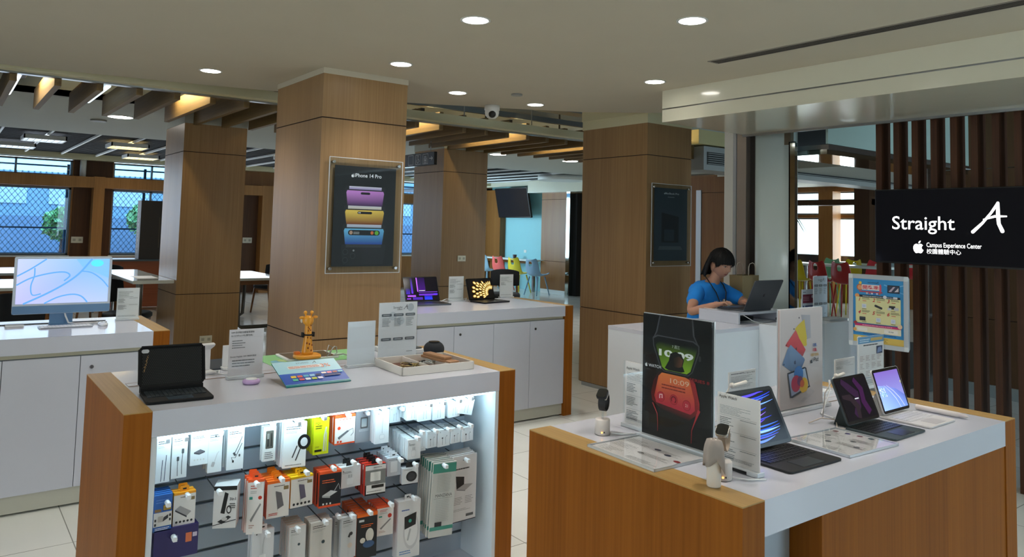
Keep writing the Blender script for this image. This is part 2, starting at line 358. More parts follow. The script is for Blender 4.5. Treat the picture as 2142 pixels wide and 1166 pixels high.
# walls behind and beside the photographer, with the shop windows and an added side window
shopw = mat('shop_wall', '#8c7f70', .7); sfm = mat('window_frame_metal', '#7d8a94', .35, metal=.6)
m = MB()
for a, b in ((-5, 2.6), (4.6, 7.05), (8.15, 8.4)): m.box(2.9, 3.0, a, b, 0, 2.6)  # openings split so that the pier keeps window glare off the phone poster
for a, b in ((2.6, 4.6), (7.05, 8.15)): m.box(2.9, 3.0, a, b, 0, .4); m.box(2.9, 3.0, a, b, 2.4, 2.6)
struct(m.build('wall_front', shopw))
for n_, (a, b) in enumerate(((2.6, 4.6), (7.05, 8.15))):
    m = MB()
    for y in (a, (a+b)/2-.025, b-.05): m.box(2.92, 2.98, y, y+.05, .4, 2.4)
    m.box(2.92, 2.98, a, b, .4, .46); m.box(2.92, 2.98, a, b, 2.34, 2.4); struct(m.build('window_%d' % (9+n_), sfm))
m = MB(); m.box(-16.9, -3.4, -5.1, -5, 0, 3.5); m.box(1.4, 3, -5.1, -5, 0, 3.5); m.box(-3.4, 1.4, -5.1, -5, 0, .6); m.box(-3.4, 1.4, -5.1, -5, 2.4, 3.5); struct(m.build('wall_side', shopw))
m = MB()
for k in range(5): m.box(-3.4+k*1.19, -3.35+k*1.19, -5.08, -5.02, .6, 2.4)
m.box(-3.4, 1.4, -5.08, -5.02, .6, .66); m.box(-3.4, 1.4, -5.08, -5.02, 2.34, 2.4); struct(m.build('window_11', sfm))  # unseen window, added with the fill lamp to brighten this side
# ---------------------------------------------------------------- window wall of the hall (far left)
WX = -16.8
blueglass = glassy('blue_window_glass', (.62, .82, .98), .02, .01)
clearglass = glassy('clear_glass', (.94, .98, .97), .03, .01)
frame_m = mat('window_frame_metal', '#7d8a94', .35, metal=.6)
def wall_x(name, x0, x1, ys, zs, mt):
    """wall panel pieces ys: list of (y0,y1,[(z0,z1)...]) solid parts"""
    m = MB()
    for y0, y1, zz in ys:
        for z0, z1 in zz: m.box(x0, x1, y0, y1, z0, z1)
    return struct(m.build(name, mt))
wins = [(-1.6, -.35), (.15, 2.0), (2.71, 4.15), (8.3, 9.9)]
segs = []; y = -4
for a, b in wins: segs += [(y, a, [(0, .77), (.778, 2.33), (2.338, 2.66)]), (a, b, [(0, .81), (2.11, 2.33)])]; y = b
segs += [(y, 12.3, [(0, .77), (.778, 2.33), (2.338, 2.66)])]
wall_x('wall_left', WX-.15, WX, segs, 0, hall_wood)
for k, (a, b) in enumerate(wins):
    m = MB(); e = .035; x0, x1 = WX-.13, WX-.07
    for z0, z1 in ((.81, 2.11), (2.33, 2.65)):
        m.box(x0, x1, a, b, z0, z0+e); m.box(x0, x1, a, b, z1-e, z1); m.box(x0, x1, a, a+e, z0, z1); m.box(x0, x1, b-e, b, z0, z1)
        if z0 > 2 or k != 1: m.box(x0, x1, (a+b)/2-e/2, (a+b)/2+e/2, z0, z1)
    w = struct(m.build('window_%d' % (k+1), frame_m))
    m = MB(); m.box(WX-.105, WX-.1, a, b, .81, 2.11); m.box(WX-.105, WX-.1, a, b, 2.33, 2.65); m.build('window_pane', blueglass, w)
    m = MB(); m.box(WX-.15, WX+.05, a-.02, b+.02, .78, .81); m.build('window_sill', mat('sill_stone', '#d6d8d4', .4), w)
# timber frame standing proud of the wall with recesses between
m = MB()
for y0, y1 in ((2.34, 2.53), (4.3, 4.48), (5.62, 5.95), (8.05, 8.25)): m.box(WX, WX+.28, y0, y1, 0, 2.34)
m.box(WX, WX+.27, -3, 8.25, 2.12, 2.33)
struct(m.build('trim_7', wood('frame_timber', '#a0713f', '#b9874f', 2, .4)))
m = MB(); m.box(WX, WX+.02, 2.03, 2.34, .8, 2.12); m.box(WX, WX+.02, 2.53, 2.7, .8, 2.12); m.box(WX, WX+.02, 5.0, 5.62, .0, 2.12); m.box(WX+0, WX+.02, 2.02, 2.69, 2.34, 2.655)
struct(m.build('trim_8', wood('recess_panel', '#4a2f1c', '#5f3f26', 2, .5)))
m = MB(); m.cyl((WX+.1, 2.16), .055, 2.33, 2.66, 16); tag(m.build('pipe', mat('white_pipe', '#e9ebec', .4)), 'short white pipe rising past the clerestory windows of the hall', 'pipe')
# ---------------------------------------------------------------- outside the window wall
m = MB(); m.box(-60, -16.96, -30, 60, -.12, -.05); tag(m.build('court', mat('court_red', '#b8707a', .9)), 'pinkish red sports court outside the windows', 'sports court', kind='structure')
m = MB(); m.box(-60, 60, 24, 60, -.12, -.05); m.box(3, 60, -30, 24, -.12, -.05); m.box(-16.96, 3, -30, -6, -.12, -.05); tag(m.build('ground', mat('paving', '#b9bbb4', .9)), 'pale paving outside the building', 'paving', kind='structure')
m = MB()
for j in range(5):
    m.mi = 0; m.box(-34, -33, -30+j*14, -17+j*14, 0, 3.2+.5*(j % 2)); m.mi = 1
    for k in range(6): m.box(-33, -32.95, -29+j*14+k*2.1, -27.6+j*14+k*2.1, 2.0, 2.9)
m.mi = 2; m.box(-31, -30.9, -30, 40, 0, 1.55)
bl = m.build('building', [mat('far_render', '#9fb9c9', .8), mat('far_window', '#dfe9ee', .3), mat('far_wall', '#7f9cb0', .8)])
tag(bl, 'pale low building with a row of white windows across the court', 'building')
m = MB(); y0, y1 = -1.5, 11
fx = -19.2
k = y0-1.9
while k < y1:
    for sgn in (1, -1):
        a = (k, 0) if sgn > 0 else (k+1.9, 0); b = (k+1.9, 1.9) if sgn > 0 else (k, 1.9)
        m.add([(fx, a[0], a[1]+.02), (fx, a[0]+.012, a[1]+.02), (fx, b[0]+.012, b[1]+.62), (fx, b[0], b[1]+.62)], [(0, 1, 2, 3)])
    k += .11
fe = thing('chain_link_fence', 'grey chain-link fence around the court outside the hall windows', 'fence', (0, 0, 0))
m.build('mesh', mat('fence_wire', '#b9c6cc', .5, metal=.3), fe)
for k in range(8):
    m = MB(); m.cyl((fx+.03, -.9+k*1.55), .03, -.05, 2.7, 10); m.build('post', mat('fence_post', '#5a7390', .5), fe)
m = MB()
for z in (.75, 1.3, 2.65): m.tube([(fx+.02, y0, z), (fx+.02, y1, z)], .02, 6)
m.build('rail', mat('fence_post', '#5a7390', .5), fe)
def tree(x, y, h, r, lab, seed):
    rnd = random.Random(seed); t = thing('tree', lab, 'tree', (x, y, 0), group='trees outside')
    m = MB(); m.tube([(0, 0, -.05), (.05, 0, h*.4), (0, .05, h*.8)], [.16, .12, .05], 8); m.build('trunk', mat('bark', '#6b5a48', .9), t)
    m = MB()
    for i in range(900):
        a, b, q = rnd.uniform(0, 6.28), rnd.uniform(-1, 1), rnd.random()**.4; s = math.sqrt(1-b*b)
        c = Vector((r*q*s*math.cos(a), r*q*s*math.sin(a), h*.7+r*.8*q*b)); n = Vector((rnd.gauss(0, 1), rnd.gauss(0, 1), rnd.gauss(0, 1))).normalized(); u = n.orthogonal().normalized()*.16; w = n.cross(u)
        m.add([tuple(c-u), tuple(c+w*.6), tuple(c+u), tuple(c-w*.6)], [(0, 1, 2, 3)])
    m.build('crown', mat('foliage', '#8fbf7a', .7, var=.3), t)
tree(-27, 3.1, 1.9, .6, 'leafy green tree beyond the fence, seen through the leftmost windows', 1)
tree(-29, 5.9, 2.2, .7, 'leafy green tree beyond the fence, farther right than its neighbour', 2)

tree(7, 10.5, 4.0, 1.8, 'leafy tree outside the shop window behind the photographer, left', 5)
tree(9, 3.2, 4.2, 1.7, 'leafy tree outside the shop window behind the photographer, right', 6)
# ---------------------------------------------------------------- open grid ceiling, hall
gb = mat('grid_blade', '#17191b', .6); gw = mat('grid_bar', '#d8dad8', .5)
m = MB()
k = 0; y = -2.86
while y < 12.4: m.mi = 0; m.box(-16.45, -12.04, y-.014, y+.014, 2.72, 2.75); y += .577
x = -16.4
while x < -12.1: m.mi = 1; m.box(x-.012, x+.012, -3.4, 12.4, 2.755, 2.87); x += .147
x = -16.2
while x < -12.1: m.mi = 2; m.box(x-.05, x+.05, -3.4, 12.4, 2.90, 2.91); x += .62
struct(m.build('ceiling_grid', [gw, gb, mat('void_duct', '#5c6164', .7)]))
def louvre_light(x, y, warm, lab):
    t = thing('louvre_light', lab, 'ceiling light', (x, y, 2.655), group='louvred ceiling lights in the dark grid')
    m = MB(); m.box(-.28, .28, -.27, -.25, 0, .06); m.box(-.28, .28, .25, .27, 0, .06); m.box(-.28, -.26, -.27, .27, 0, .06); m.box(.26, .28, -.27, .27, 0, .06)
    for i in range(6): m.box(-.26, .26, -.2+i*.08-.004, -.2+i*.08+.004, .0, .05)
    m.build('louvre', gw, t)
    m = MB(); m.box(-.26, .26, -.25, .25, .055, .06); m.build('lamp', mat('lamp_warm', '#ffe0a0', .5, emit=5) if warm else mat('lamp_cool', '#e8f2ff', .5, emit=2.5), t)
for x, y, w in ((-13.2, 2.3, 1), (-15.3, 2.9, 1), (-13.0, 1.15, 0), (-14.6, .9, 0), (-14.2, 9.4, 0), (-15.6, 10.2, 0), (-13.0, 8.0, 0), (-12.9, 4.9, 1), (-13.9, 5.4, 0)):
    louvre_light(x, y, w, 'warm louvred light panel set in the dark grid ceiling' if w else 'cool white louvred light panel set in the dark grid ceiling')

# ---------------------------------------------------------------- timber baffles and the dark void above
bf = None; by = .66-.287*5
LIT = {}
for k in range(32):
    y = by+.287*k
    if 1.9 < y < 2.7 or 5.15 < y < 5.92: xl = -8.3
    m = None
    if bf is None:
        m = MB(); m.box(-.83, .83, -.024, .024, 0, .19); bf = m.build('ceiling_baffle', beam_wood, bevel=.002)
        o = bf
    else: o = bf.copy(); COL.objects.link(o)
    o.location = (-7.52, y, 2.55)
    tag(o, 'long timber baffle hanging under the dark void between the two ceilings', 'ceiling baffle', 'row of timber ceiling baffles')
for k in (0, 4, 8, 12, 16, 20, 24):
    y = .66+.287*k-.16
    if k not in (4, 12): t = thing('wash_light', 'slim warm wash light fixed above the baffles, lighting one timber face', 'light fitting', (-7.3, y, 2.745), group='warm wash lights between the timber baffles')
    else: t = thing('wash_light', 'slim warm wash light fixed above the baffles, lighting one timber face', 'light fitting', (-7.3, y, 2.745), group='warm wash lights between the timber baffles')
    m = MB(); m.box(-.5, .5, -.02, .02, 0, .03); m.box(-.008, .008, -.008, .008, .03, .803); m.build('housing', mat('spot_head', '#26221c', .6), t)
    m = MB(); m.box(-.48, .48, .020, .022, .004, .026); m.build('diffuser', mat('wash_glow', '#ffd890', .5, emit=3), t)
    lamp('wash', 'AREA', (-7.3, y+.028, 2.735), 5.5, (1, .80, .42), (R(68), 0, 0), shape='RECTANGLE', size=1.1, size_y=.03)
def tube_light(x0, x1, y, z, lab, on=True, tilt=0):
    t = thing('tube_light', lab, 'tube light', ((x0+x1)/2, y, z), group='tube lights above the baffles'); L = (x1-x0)/2
    m = MB(); m.tube([(-L, 0, 0), (L, 0, 0)], .018, 10); m.build('tube', mat('tube_on', '#f4fbff', .4, emit=5) if on else mat('tube_dim', '#cfe6ee', .4, emit=1.2), t)
    m = MB(); m.box(-L, L, -.03, .03, .018, .04); m.box(-.02, .02, -.02, .02, .04, .885); m.build('batten', steel, t)
tube_light(-8.2, -7.1, .43, 2.66, 'lit tube light at the far left between the first baffles')
tube_light(-8.2, -7.1, 1.07, 2.66, 'dim tube light two baffles right of the lit one', False)
m = MB()
for x, z in ((-7.0, 2.98), (-7.9, 3.05)): m.box(x-.12, x+.12, -4, 7.2, z, z+.1)
m.mi = 1
for x in (-7.45, -8.2): m.tube([(x, -4, 3.2), (x, 7.2, 3.2)], .03, 8)
for k in range(11): m.tube([(-7.0, -2+k*.9, 3.08), (-7.0, -2+k*.9, 3.55)], .006, 6); m.tube([(-6.56, -2+k*.9, 2.69), (-6.56, -2+k*.9, 3.55)], .006, 6)
m.mi = 0; m.box(-6.85, -6.8, -3, 7.0, 2.80, 2.86)
tag(m.build('service_duct', [mat('duct_grey', '#6a6d6c', .6), mat('pipe_grey', '#85898a', .5)]), 'grey ducts, conduits and hanger rods in the dark ceiling void', 'duct')

# ---------------------------------------------------------------- recessed downlights
def downlight(name, x, y, z, r, lab, grp, power=0, first=None):
    if first is None:
        t = thing(name, lab, 'downlight', (x, y, z), group=grp)
        m = MB(); m.lathe([(r+.012, .0), (r+.012, -.004), (r, -.004), (r, .0)], 32); m.build('trim_ring', mat('ring_white', '#d8d6ce', .4), t)
        m = MB(); m.cyl((0, 0), r, -.003, -.001, 32); m.build('diffuser', lampmat, t)
    else: t = dup(first, (x, y, z), label=lab)
    if power: lamp('downlight_beam', 'SPOT', (x, y, z-.02), power, (1, .955, .9), spot_size=R(120), spot_blend=.9, shadow_soft_size=.08)
    return t
dl = [(-3.154, 2.119, 'recessed downlight cut by the top edge, left of centre'), (-2.428, 2.929, 'recessed downlight cut by the top edge, right of centre'), (-5.506, 1.463, 'recessed downlight farthest left on the shop ceiling'), (-4.357, 2.35, 'recessed downlight just right of the nearest pillar'), (-3.607, 3.957, 'recessed downlight closest to the white header beam'), (-4.981, 3.196, 'recessed downlight between the nearest pillar and the dome camera'), (-4.984, 3.987, 'recessed downlight right of the dome camera'), (-4.3, .75, 'recessed downlight'), (-2.0, 1.3, 'recessed downlight'), (-1.1, 2.1, 'recessed downlight'), (-1.2, 3.7, 'recessed downlight')]
d0 = None
for x, y, l in dl:
    if l == 'recessed downlight': lamp('downlight_beam', 'SPOT', (x, y, ZC-.02), 30, (1, .93, .86), spot_size=R(120), spot_blend=.9, shadow_soft_size=.08); continue  # extra unseen spots without fittings, added to brighten the shop
    d = downlight('downlight', x, y, ZC, .066, l, 'recessed downlights in the shop ceiling', 30, d0); d0 = d0 or d
h0 = None
for x, y, l in ((-9.7, 1.6, 'small round downlight in the hall ceiling above the left tables'), (-9.75, 7.06, 'left of two small downlights over the cafe, in the hall ceiling'), (-9.7, 8.55, 'right of two small downlights over the cafe, in the hall ceiling')):
    h = downlight('hall_downlight', x, y, 2.72, .13, l, 'downlights in the hall ceiling', 55, h0); h0 = h0 or h
m = MB(); m.cyl((0, 0), .045, -.012, 0, 20); tag(m.build('ceiling_sensor', mat('sensor_grey', '#8b8a84', .5), loc=(-4.697, 3.567, ZC)), 'small flat round detector on the shop ceiling between two downlights', 'detector')
m = MB(); m.cyl((0, 0), .09, -.02, 0, 20); tag(m.build('ceiling_sensor', mat('sensor_grey', '#8b8a84', .5), loc=(-10.2, 1.45, 2.72)), 'flat round detector on the hall ceiling above the left tables', 'detector')
t = thing('dome_camera', 'white dome security camera with a black lens under the ceiling edge', 'security camera', (-5.30, 3.76, ZC))
m = MB(); m.lathe([(.001, -.115), (.03, -.112), (.055, -.09), (.062, -.06), (.06, -.045), (.066, -.04), (.066, 0)], 28); m.build('housing', mat('camera_white', '#e4e4e0', .3), t)
m = MB(); m.ball((.032, -.02, -.078), .034, 16, 10); m.build('lens_ball', blackp, t)
# slot diffuser
t = thing('slot_diffuser', 'long narrow grey slot air diffuser in the shop ceiling at upper right', 'air diffuser', (0, 0, 0))
m = MB(); m.box(-2.95, .4, 3.705, 3.80, ZC-.004, ZC+.002); m.build('frame', mat('slot_grey', '#8e877c', .5), t)
m = MB()
for k in range(4): m.box(-2.93, .4, 3.715+k*.021, 3.727+k*.021, ZC-.006, ZC-.004)
m.build('slot', mat('slot_dark', '#3b3631', .7), t)
# hanging sign by the nearest pillar
sg = thing('hanging_sign', 'black hanging sign with lift and wheelchair pictograms and an arrow', 'sign', (-8.02, 4.6, 2.27))
m = MB(); m.box(-.55, .42, -.02, .02, 0, .155); m.build('panel', blackp, sg, bevel=.004)
a = Art(y0=-.021)
def frame_sq(a, u, v, s, col, w=.004):
    for p in ((u-s/2, u+s/2, v-s/2, v-s/2+w), (u-s/2, u+s/2, v+s/2-w, v+s/2), (u-s/2, u-s/2+w, v-s/2, v+s/2), (u+s/2-w, u+s/2, v-s/2, v+s/2)): a.rect(*p, col)
for u in (-.13, .05, .22): frame_sq(a, u, .078, .12, '#e8e8e8')
u = .05; a.disc(u-.005, .12, .008, '#eeeeee', 10); a.band([(u-.006, .11), (u-.002, .078), (u+.02, .076), (u+.03, .05)], .007, '#eeeeee'); a.band([(u+.02*math.cos(x)-.008, .058+.022*math.sin(x)) for x in [R(120+i*20) for i in range(13)]], .005, '#eeeeee')
u = .22; frame_sq(a, u, .06, .06, '#eeeeee', .005)
for i in (-1, 0, 1): a.band([(u+i*.014, .045), (u+i*.014, .075)], .006, '#eeeeee')
for i, s in ((-.015, 1), (.015, -1)): a.poly([(u+i-.01, .105-s*.006), (u+i+.01, .105-s*.006), (u+i, .105+s*.01)], '#eeeeee')
a.band([(.315, .078), (.385, .078)], .007, '#eeeeee'); a.band([(.36, .1), (.388, .078), (.36, .056)], .007, '#eeeeee')
a.build('pictograms', printed('print'), sg)
for u in (-.4, .3):
    m = MB(); m.tube([(u, 0, .155), (u, 0, .29)], .004, 6); m.build('hanger', steel, sg)
# ---------------------------------------------------------------- end of the hall: glass board wall, bar and chairs
cy_glass = mat('back_painted_glass', '#a2dfe8', .12, coat=.6)
m = MB(); m.box(-17, -14.4, 12.0, 12.1, 0, 2.62); struct(m.build('wall_end', cy_glass))
m = MB(); m.box(-16.8, -16.15, 11.82, 12.0, 0, 2.55); struct(m.build('trim_9', hall_wood))
m = MB(); m.box(-16.98, -16.8, 11.7, 12.0, 0, 2.6); struct(m.build('trim_10', mat('white_jamb', '#eef1f2', .5)))
m = MB()
for z0, z1 in ((.1, .775), (.783, 2.26), (2.268, 2.42)): m.box(-14.4, -13.46, 11.8, 12.4, z0, z1)
m.mi = 1; m.box(-14.38, -13.48, 11.79, 12.4, 0, .1); m.mi = 2; m.box(-13.46, -13.34, 11.78, 12.4, 0, 2.42)
struct(m.build('trim_11', [hall_wood, mat('plinth_white', '#dfe6e6', .4), mirror]))
m = MB(); m.box(-13.34, -13.22, 11.9, 12.3, 0, 2.4); m.mi = 1; m.box(-13.22, -9.6, 12.3, 12.4, 0, 2.72); struct(m.build('trim_12', [blackm, hall_wood]))
m = MB(); m.box(-14.6, -12.0, 11.5, 12.3, 2.42, 2.72); m.box(-17, -14.6, 11.7, 12.3, 2.62, 2.8); struct(m.build('trim_13', greenwhite))
m = MB(); m.cyl((-12.6, 10.9), .55, 2.62, 2.72, 40); tag(m.build('ceiling_disc', mat('disc_white', '#dfe4e0', .5)), 'large round white ceiling disc above the cafe end', 'ceiling panel')
bt = thing('bar_counter', 'long pale bar counter along the turquoise glass wall', 'counter', (0, 0, 0))
m = MB(); m.box(-16.8, -14.42, 11.55, 11.815, .745, .785); m.build('countertop', mat('bar_top', '#e2ece9', .3), bt, bevel=.004)
m = MB(); m.box(-16.7, -14.5, 11.74, 11.78, .67, .745); m.build('apron', hall_wood, bt)
for x in (-16.6, -15.6, -14.6):
    m = MB(); m.box(x-.03, x+.03, 11.72, 11.78, 0, .67); m.build('leg', steel, bt)
def cafe_chair(color, mname, lab, loc, rz, h=.46, grp='coloured shell chairs', first=None):
    t = thing('shell_chair', lab, 'chair', loc, rz, grp); cm = mat(mname, color, .35)
    # shell: seat and curved back in one piece
    vs = []; prof = [(-.2, h+.03, .20), (-.22, h, .22), (-.1, h-.025, .235), (.08, h-.03, .235), (.18, h, .23), (.22, h+.1, .225), (.235, h+.22, .21), (.26, h+.33, .18), (.27, h+.36, .15)]
    rs = []
    for x, z, w in prof:
        row = []
        for j in range(9):
            u = -1+2*j/8; row.append((x-abs(u)**2*.05*(1 if x > .1 else 0), u*w, z+abs(u)**2.5*.05))
        rs.append(row)
    m = MB(); vs = [p for r in rs for p in r]; fs = []
    for i in range(len(rs)-1):
        for j in range(8):
            if i == 6 and j in (3, 4): continue      # the hand hole
            fs.append((i*9+j, i*9+j+1, (i+1)*9+j+1, (i+1)*9+j))
    m.add(vs, fs, True); o = m.build('seat_shell', cm, t); s = o.modifiers.new('t', 'SOLIDIFY'); s.thickness = .012; s2 = o.modifiers.new('s', 'SUBSURF'); s2.levels = 1; s2.render_levels = 1
    for a, b in ((-1, -1), (-1, 1), (1, -1), (1, 1)):
        m = MB(); m.tube([(a*.12, b*.13, h-.03), (a*.22, b*.2, 0)], [.018, .012], 8); m.build('leg', cm, t)
    return t
for px, c, mn, lab in ((1022, '#8fb4c8', 'chair_paleblue', 'pale blue shell chair at the bar, leftmost of the row'), (1055, '#e0605a', 'chair_coral', 'coral red shell chair at the bar'), (1089, '#dcc92a', 'chair_yellow', 'yellow shell chair at the bar'), (1127, '#7f9fb8', 'chair_greyblue', 'grey-blue shell chair at the bar, rightmost of the row')):
    p = onY(px, 575, 11.3); cafe_chair(c, mn, lab, (p.x, 11.25, 0), R(-82))
t = thing('wall_television', 'black television tilted forward on the turquoise glass wall', 'television', (-15.4, 11.75, 1.82), rot=(R(12), 0, 0))
m = MB(); m.box(-.68, .68, -.03, .03, 0, .77); m.build('bezel', blackp, t, bevel=.006)
m = MB(); m.box(-.66, .66, -.033, -.03, .03, .755); m.build('screen', mat('screen_off', '#14202a', .06, coat=1), t)
m = MB(); m.box(-.1, .1, .03, .2, .3, .5); m.build('bracket', blackm, t)
m = MB(); m.box(0, .1, -.006, 0, 0, .07); tag(m.build('socket_plate', mat('socket_white', '#e6e8e2', .4), loc=(onY(1096, 533, 12).x, 12.0, .93)), 'white socket plate on the turquoise glass wall above the bar', 'socket')
m = MB(); m.lathe([(.04, 0), (.055, .09), (.05, .09), (.036, .005)], 16); tag(m.build('cup', mat('cup_dark', '#553a3a', .5), loc=(onY(1080, 535, 11.8).x, 11.75, .785)), 'small dark cup standing on the pale bar counter', 'cup')

# ---------------------------------------------------------------- upholstered plywood chairs and tables in the hall
ply = wood('chair_ply', '#6b4527', '#835634', 0, .4); dkfab = mat('black_fabric', '#15171c', .85, bump=.3)
def lounge_chair(lab, loc, rz):
    t = thing('plywood_chair', lab, 'chair', loc, rz, 'black upholstered chairs in the hall')
    m = MB(); rs = []
    for z, k in ((.42, .93), (.435, 1), (.47, 1), (.49, .9)): rs.append([(p[0]*k, p[1]*k, z) for p in rrect(.48, .5, .15, 4)])
    m.rings(rs); m.build('seat', dkfab, t)
    m = MB(); rs = []
    for i in range(9):
        a = R(-62+i*15.5); q = math.cos(R(-62+i*15.5)); r = .27
        rs.append([(-r*math.cos(a)-.0+dx-.02*0, r*math.sin(a), z) for dx, z in ((-.02, .62-.04*q), (.02, .62-.04*q), (.02-.03, .80+.06*q), (-.02-.03, .80+.06*q))])
    m.rings(rs); m.build('backrest', dkfab, t, bevel=.01)
    for a, b in ((1, -1), (1, 1)):
        m = MB(); m.tube([(a*.17, b*.19, .42), (a*.22, b*.22, 0)], [.02, .014], 8); m.build('leg', ply, t)
    for b in (-1, 1):
        m = MB(); m.tube([(-.26, b*.21, 0), (-.2, b*.21, .44), (-.2, b*.2, .7)], [.014, .022, .016], 8); m.build('leg', ply, t)
    m = MB(); m.box(-.2, .2, -.2, .2, .39, .42); m.build('seat_frame', ply, t)
    return t
ledge = thing('high_table', 'pale high table built against the left side of the second pillar', 'table', (0, 0, 0))
m = MB(); m.box(-10.3, -8.42, 1.59, 1.985, .885, .92); m.build('tabletop', mat('table_top_pale', '#c9cdc8', .12, coat=.5), ledge, bevel=.004)
m = MB(); m.tube([(-8.75, 1.72, 0), (-8.75, 1.72, .885)], .035, 12); m.build('leg', steel, ledge)
m = MB(); m.tube([(-10.1, 1.72, 0), (-10.1, 1.72, .885)], .035, 12); m.build('leg', steel, ledge)
m = MB(); m.box(-9.1, -8.7, 1.69, 1.9, .9205, .9215); tag(m.build('paper_sheet', mat('paper', '#f1f3f5', .6)), 'white sheet of paper lying on the pale high table', 'paper')
def hall_table(lab, x0, x1, y0, y1, z=.735):
    t = thing('study_table', lab, 'table', (0, 0, 0), group='study tables in the hall')
    m = MB(); m.box(x0, x1, y0, y1, z-.035, z); m.build('tabletop', mat('table_top_pale', '#c9cdc8', .12, coat=.5), t, bevel=.004)
    m = MB(); m.box(x0+.08, x1-.08, y0+.08, y1-.08, z-.1, z-.035); m.build('apron', ply, t)
    for x in (x0+.1, x1-.1):
        m = MB(); m.tube([(x, y0+.12, z-.05), (x, y0+.14, .06), (x, y0+.19, .03), (x, y1-.19, .03), (x, y1-.14, .06), (x, y1-.12, z-.05)], .028, 10); m.build('sled_leg', mat('leg_grey', '#55524c', .4, metal=.4), t)
hall_table('study table seen between the two left pillars', -12.6, -10.95, 3.35, 4.15)
hall_table('study table behind the all-in-one computer', -11.6, -10.2, .2, 1.1)
hall_table('study table by the leftmost windows', -14.2, -12.8, .6, 1.5)
lounge_chair('black chair behind the price sign, tucked beside the second pillar', (-9.5, 2.2-.45, 0), R(60))
lounge_chair('black chair seen below the all-in-one computer, left of the price sign', (-8.3, .75, 0), R(150))
lounge_chair('black chair far back between the two left pillars', (-12.9, 4.6, 0), R(200))
lounge_chair('black chair with its seat in front of the table between the two left pillars', (-10.6, 4.5, 0), R(-100))
lounge_chair('black chair beside the red shelf unit', (-12.3, 1.9, 0), R(-30))
lounge_chair('black chair in the hall beyond the yellow-patterned laptop', (-10.0, 7.45, 0), R(-35))
lounge_chair('black chair glimpsed right of the nearest pillar', (-9.6, 4.55, 0), R(30))
# low shelf unit and dark display box under the windows
t = thing('shelf_unit', 'low shelf unit with reddish panels and a blue-grey frame under the window', 'shelf', (0, 0, 0))
m = MB(); m.box(-14.6, -14.0, 2.05, 3.45, .83, .86); m.box(-14.6, -14.0, 2.05, 2.09, 0, .83); m.box(-14.6, -14.0, 3.41, 3.45, 0, .83); m.build('frame', mat('shelf_slate', '#46525c', .4), t)
m = MB(); m.box(-14.6, -14.03, 2.09, 3.41, .06, .83); m.build('panel', wood('red_panel', '#8a4a30', '#a05a3c', 1, .4), t)
t = thing('display_box', 'tall dark box standing on the low shelf unit, with pale lettering on its side', 'box', (-14.05, 2.72, .86))
m = MB(); m.box(-.3, .0, 0, .62, 0, 1.0); m.build('body', mat('box_dark', '#2a221d', .5), t, bevel=.004)
a = Art(y0=-.001); a.M = Matrix(); a.col = (1, 1, 1)
for k in range(9): a.rect(-.17, -.15, .1+.09*k, .16+.09*k, '#9aa0a2')
for k in range(5): a.rect(-.12, -.11, .3+.11*k, .38+.11*k, '#8a9092')
a.build('lettering', printed('print'), t)
m = MB(); m.M = Matrix.Translation((0.001, .22, .1))
for k in range(7): m.cbox((0, 0.19+.01*(k % 2), .1+.08*k), (.004, .05, .03))
m.M = Matrix(); 
for p in ((.30, .302, .2, .72), (.55, .552, .2, .72)): m.box(.0005, .003, p[0], p[1], p[2], p[3])
m.build('ornament', mat('box_gold', '#8f7a55', .5), t)
for nm, px, py, xx, lab in (('switch_plate', 430, 710, -8.358, 'cream double socket plate low on the second pillar'), ('switch_plate', 965, 541, -8.364, 'white switch plate on the pillar behind the laptops'), ('switch_plate', 517, 503, WX+.022, 'small pale switch plate on the brown wall between the left pillars'), ('switch_plate', 161, 502, WX+.022, 'pale switch plate on the brown panel between the left windows')):
    p = onX(px, py, xx); t = thing(nm, lab, 'socket' if 'socket' in lab else 'switch', (xx, p.y, p.z), FX, group='wall plates')
    w = .125 if xx > -10 else .2
    m = MB(); m.box(-w/2, w/2, -.01, 0, -w*.3, w*.3); m.build('plate', mat('plate_cream', '#d9d6c4', .4), t, bevel=.002)
    m = MB()
    for u in (-.25, .25): m.box(u*w-w*.12, u*w+w*.12, -.012, -.01, -w*.12, w*.12)
    m.build('insert', mat('plate_insert', '#a9a798', .4), t)

# ---------------------------------------------------------------- beyond the header: passage and second cafe room
m = MB()
for y in range(4): m.box(-3.37, -3.35, 5.75+y*1.0, 5.75+(y+1)*1.0-.006, 2.305, 3.0)
m.mi = 1; m.box(-3.75, -3.345, 5.75, 9.7, 2.26, 2.30); m.mi = 2; m.box(-3.8, -3.36, 5.75, 9.7, 2.22, 2.262)
struct(m.build('trim_14', [mat('frosted_panel', '#c4e2dc', .25, coat=.3), steel, mirror]))
# louvred air unit
t = thing('air_unit', 'long grey air conditioning unit with black louvres hanging behind the header beam', 'air conditioner', (0, 0, 0))
m = MB(); m.box(-6.93, -6.52, 8.13, 16, 2.40, 2.72); m.build('casing', mat('unit_grey', '#9b9d9b', .5), t)
m = MB(); m.box(-6.52, -6.515, 8.2, 16, 2.475, 2.645); m.build('recess', blackm, t)
m = MB()
for k in range(6): m.box(-6.52, -6.5, 8.2, 16, 2.483+.028*k, 2.491+.028*k)
m.build('louvres', mat('unit_grey', '#9b9d9b', .5), t)
m = MB(); m.box(-6.85, -6.5, 8.0, 9.9, 2.74, 2.93); tag(m.build('duct_box', mat('duct_cream', '#cfc08a', .6)), 'cream-coated duct box above the louvred unit, right of the cream-collared pillar', 'duct')
m = MB(); m.box(-24, -7.15, 12.5, 17.8, 2.74, 2.80); m.box(-6.4, -3.0, 9.7, 18, 2.5, 2.6); struct(m.build('ceiling_cafe', plaster2))
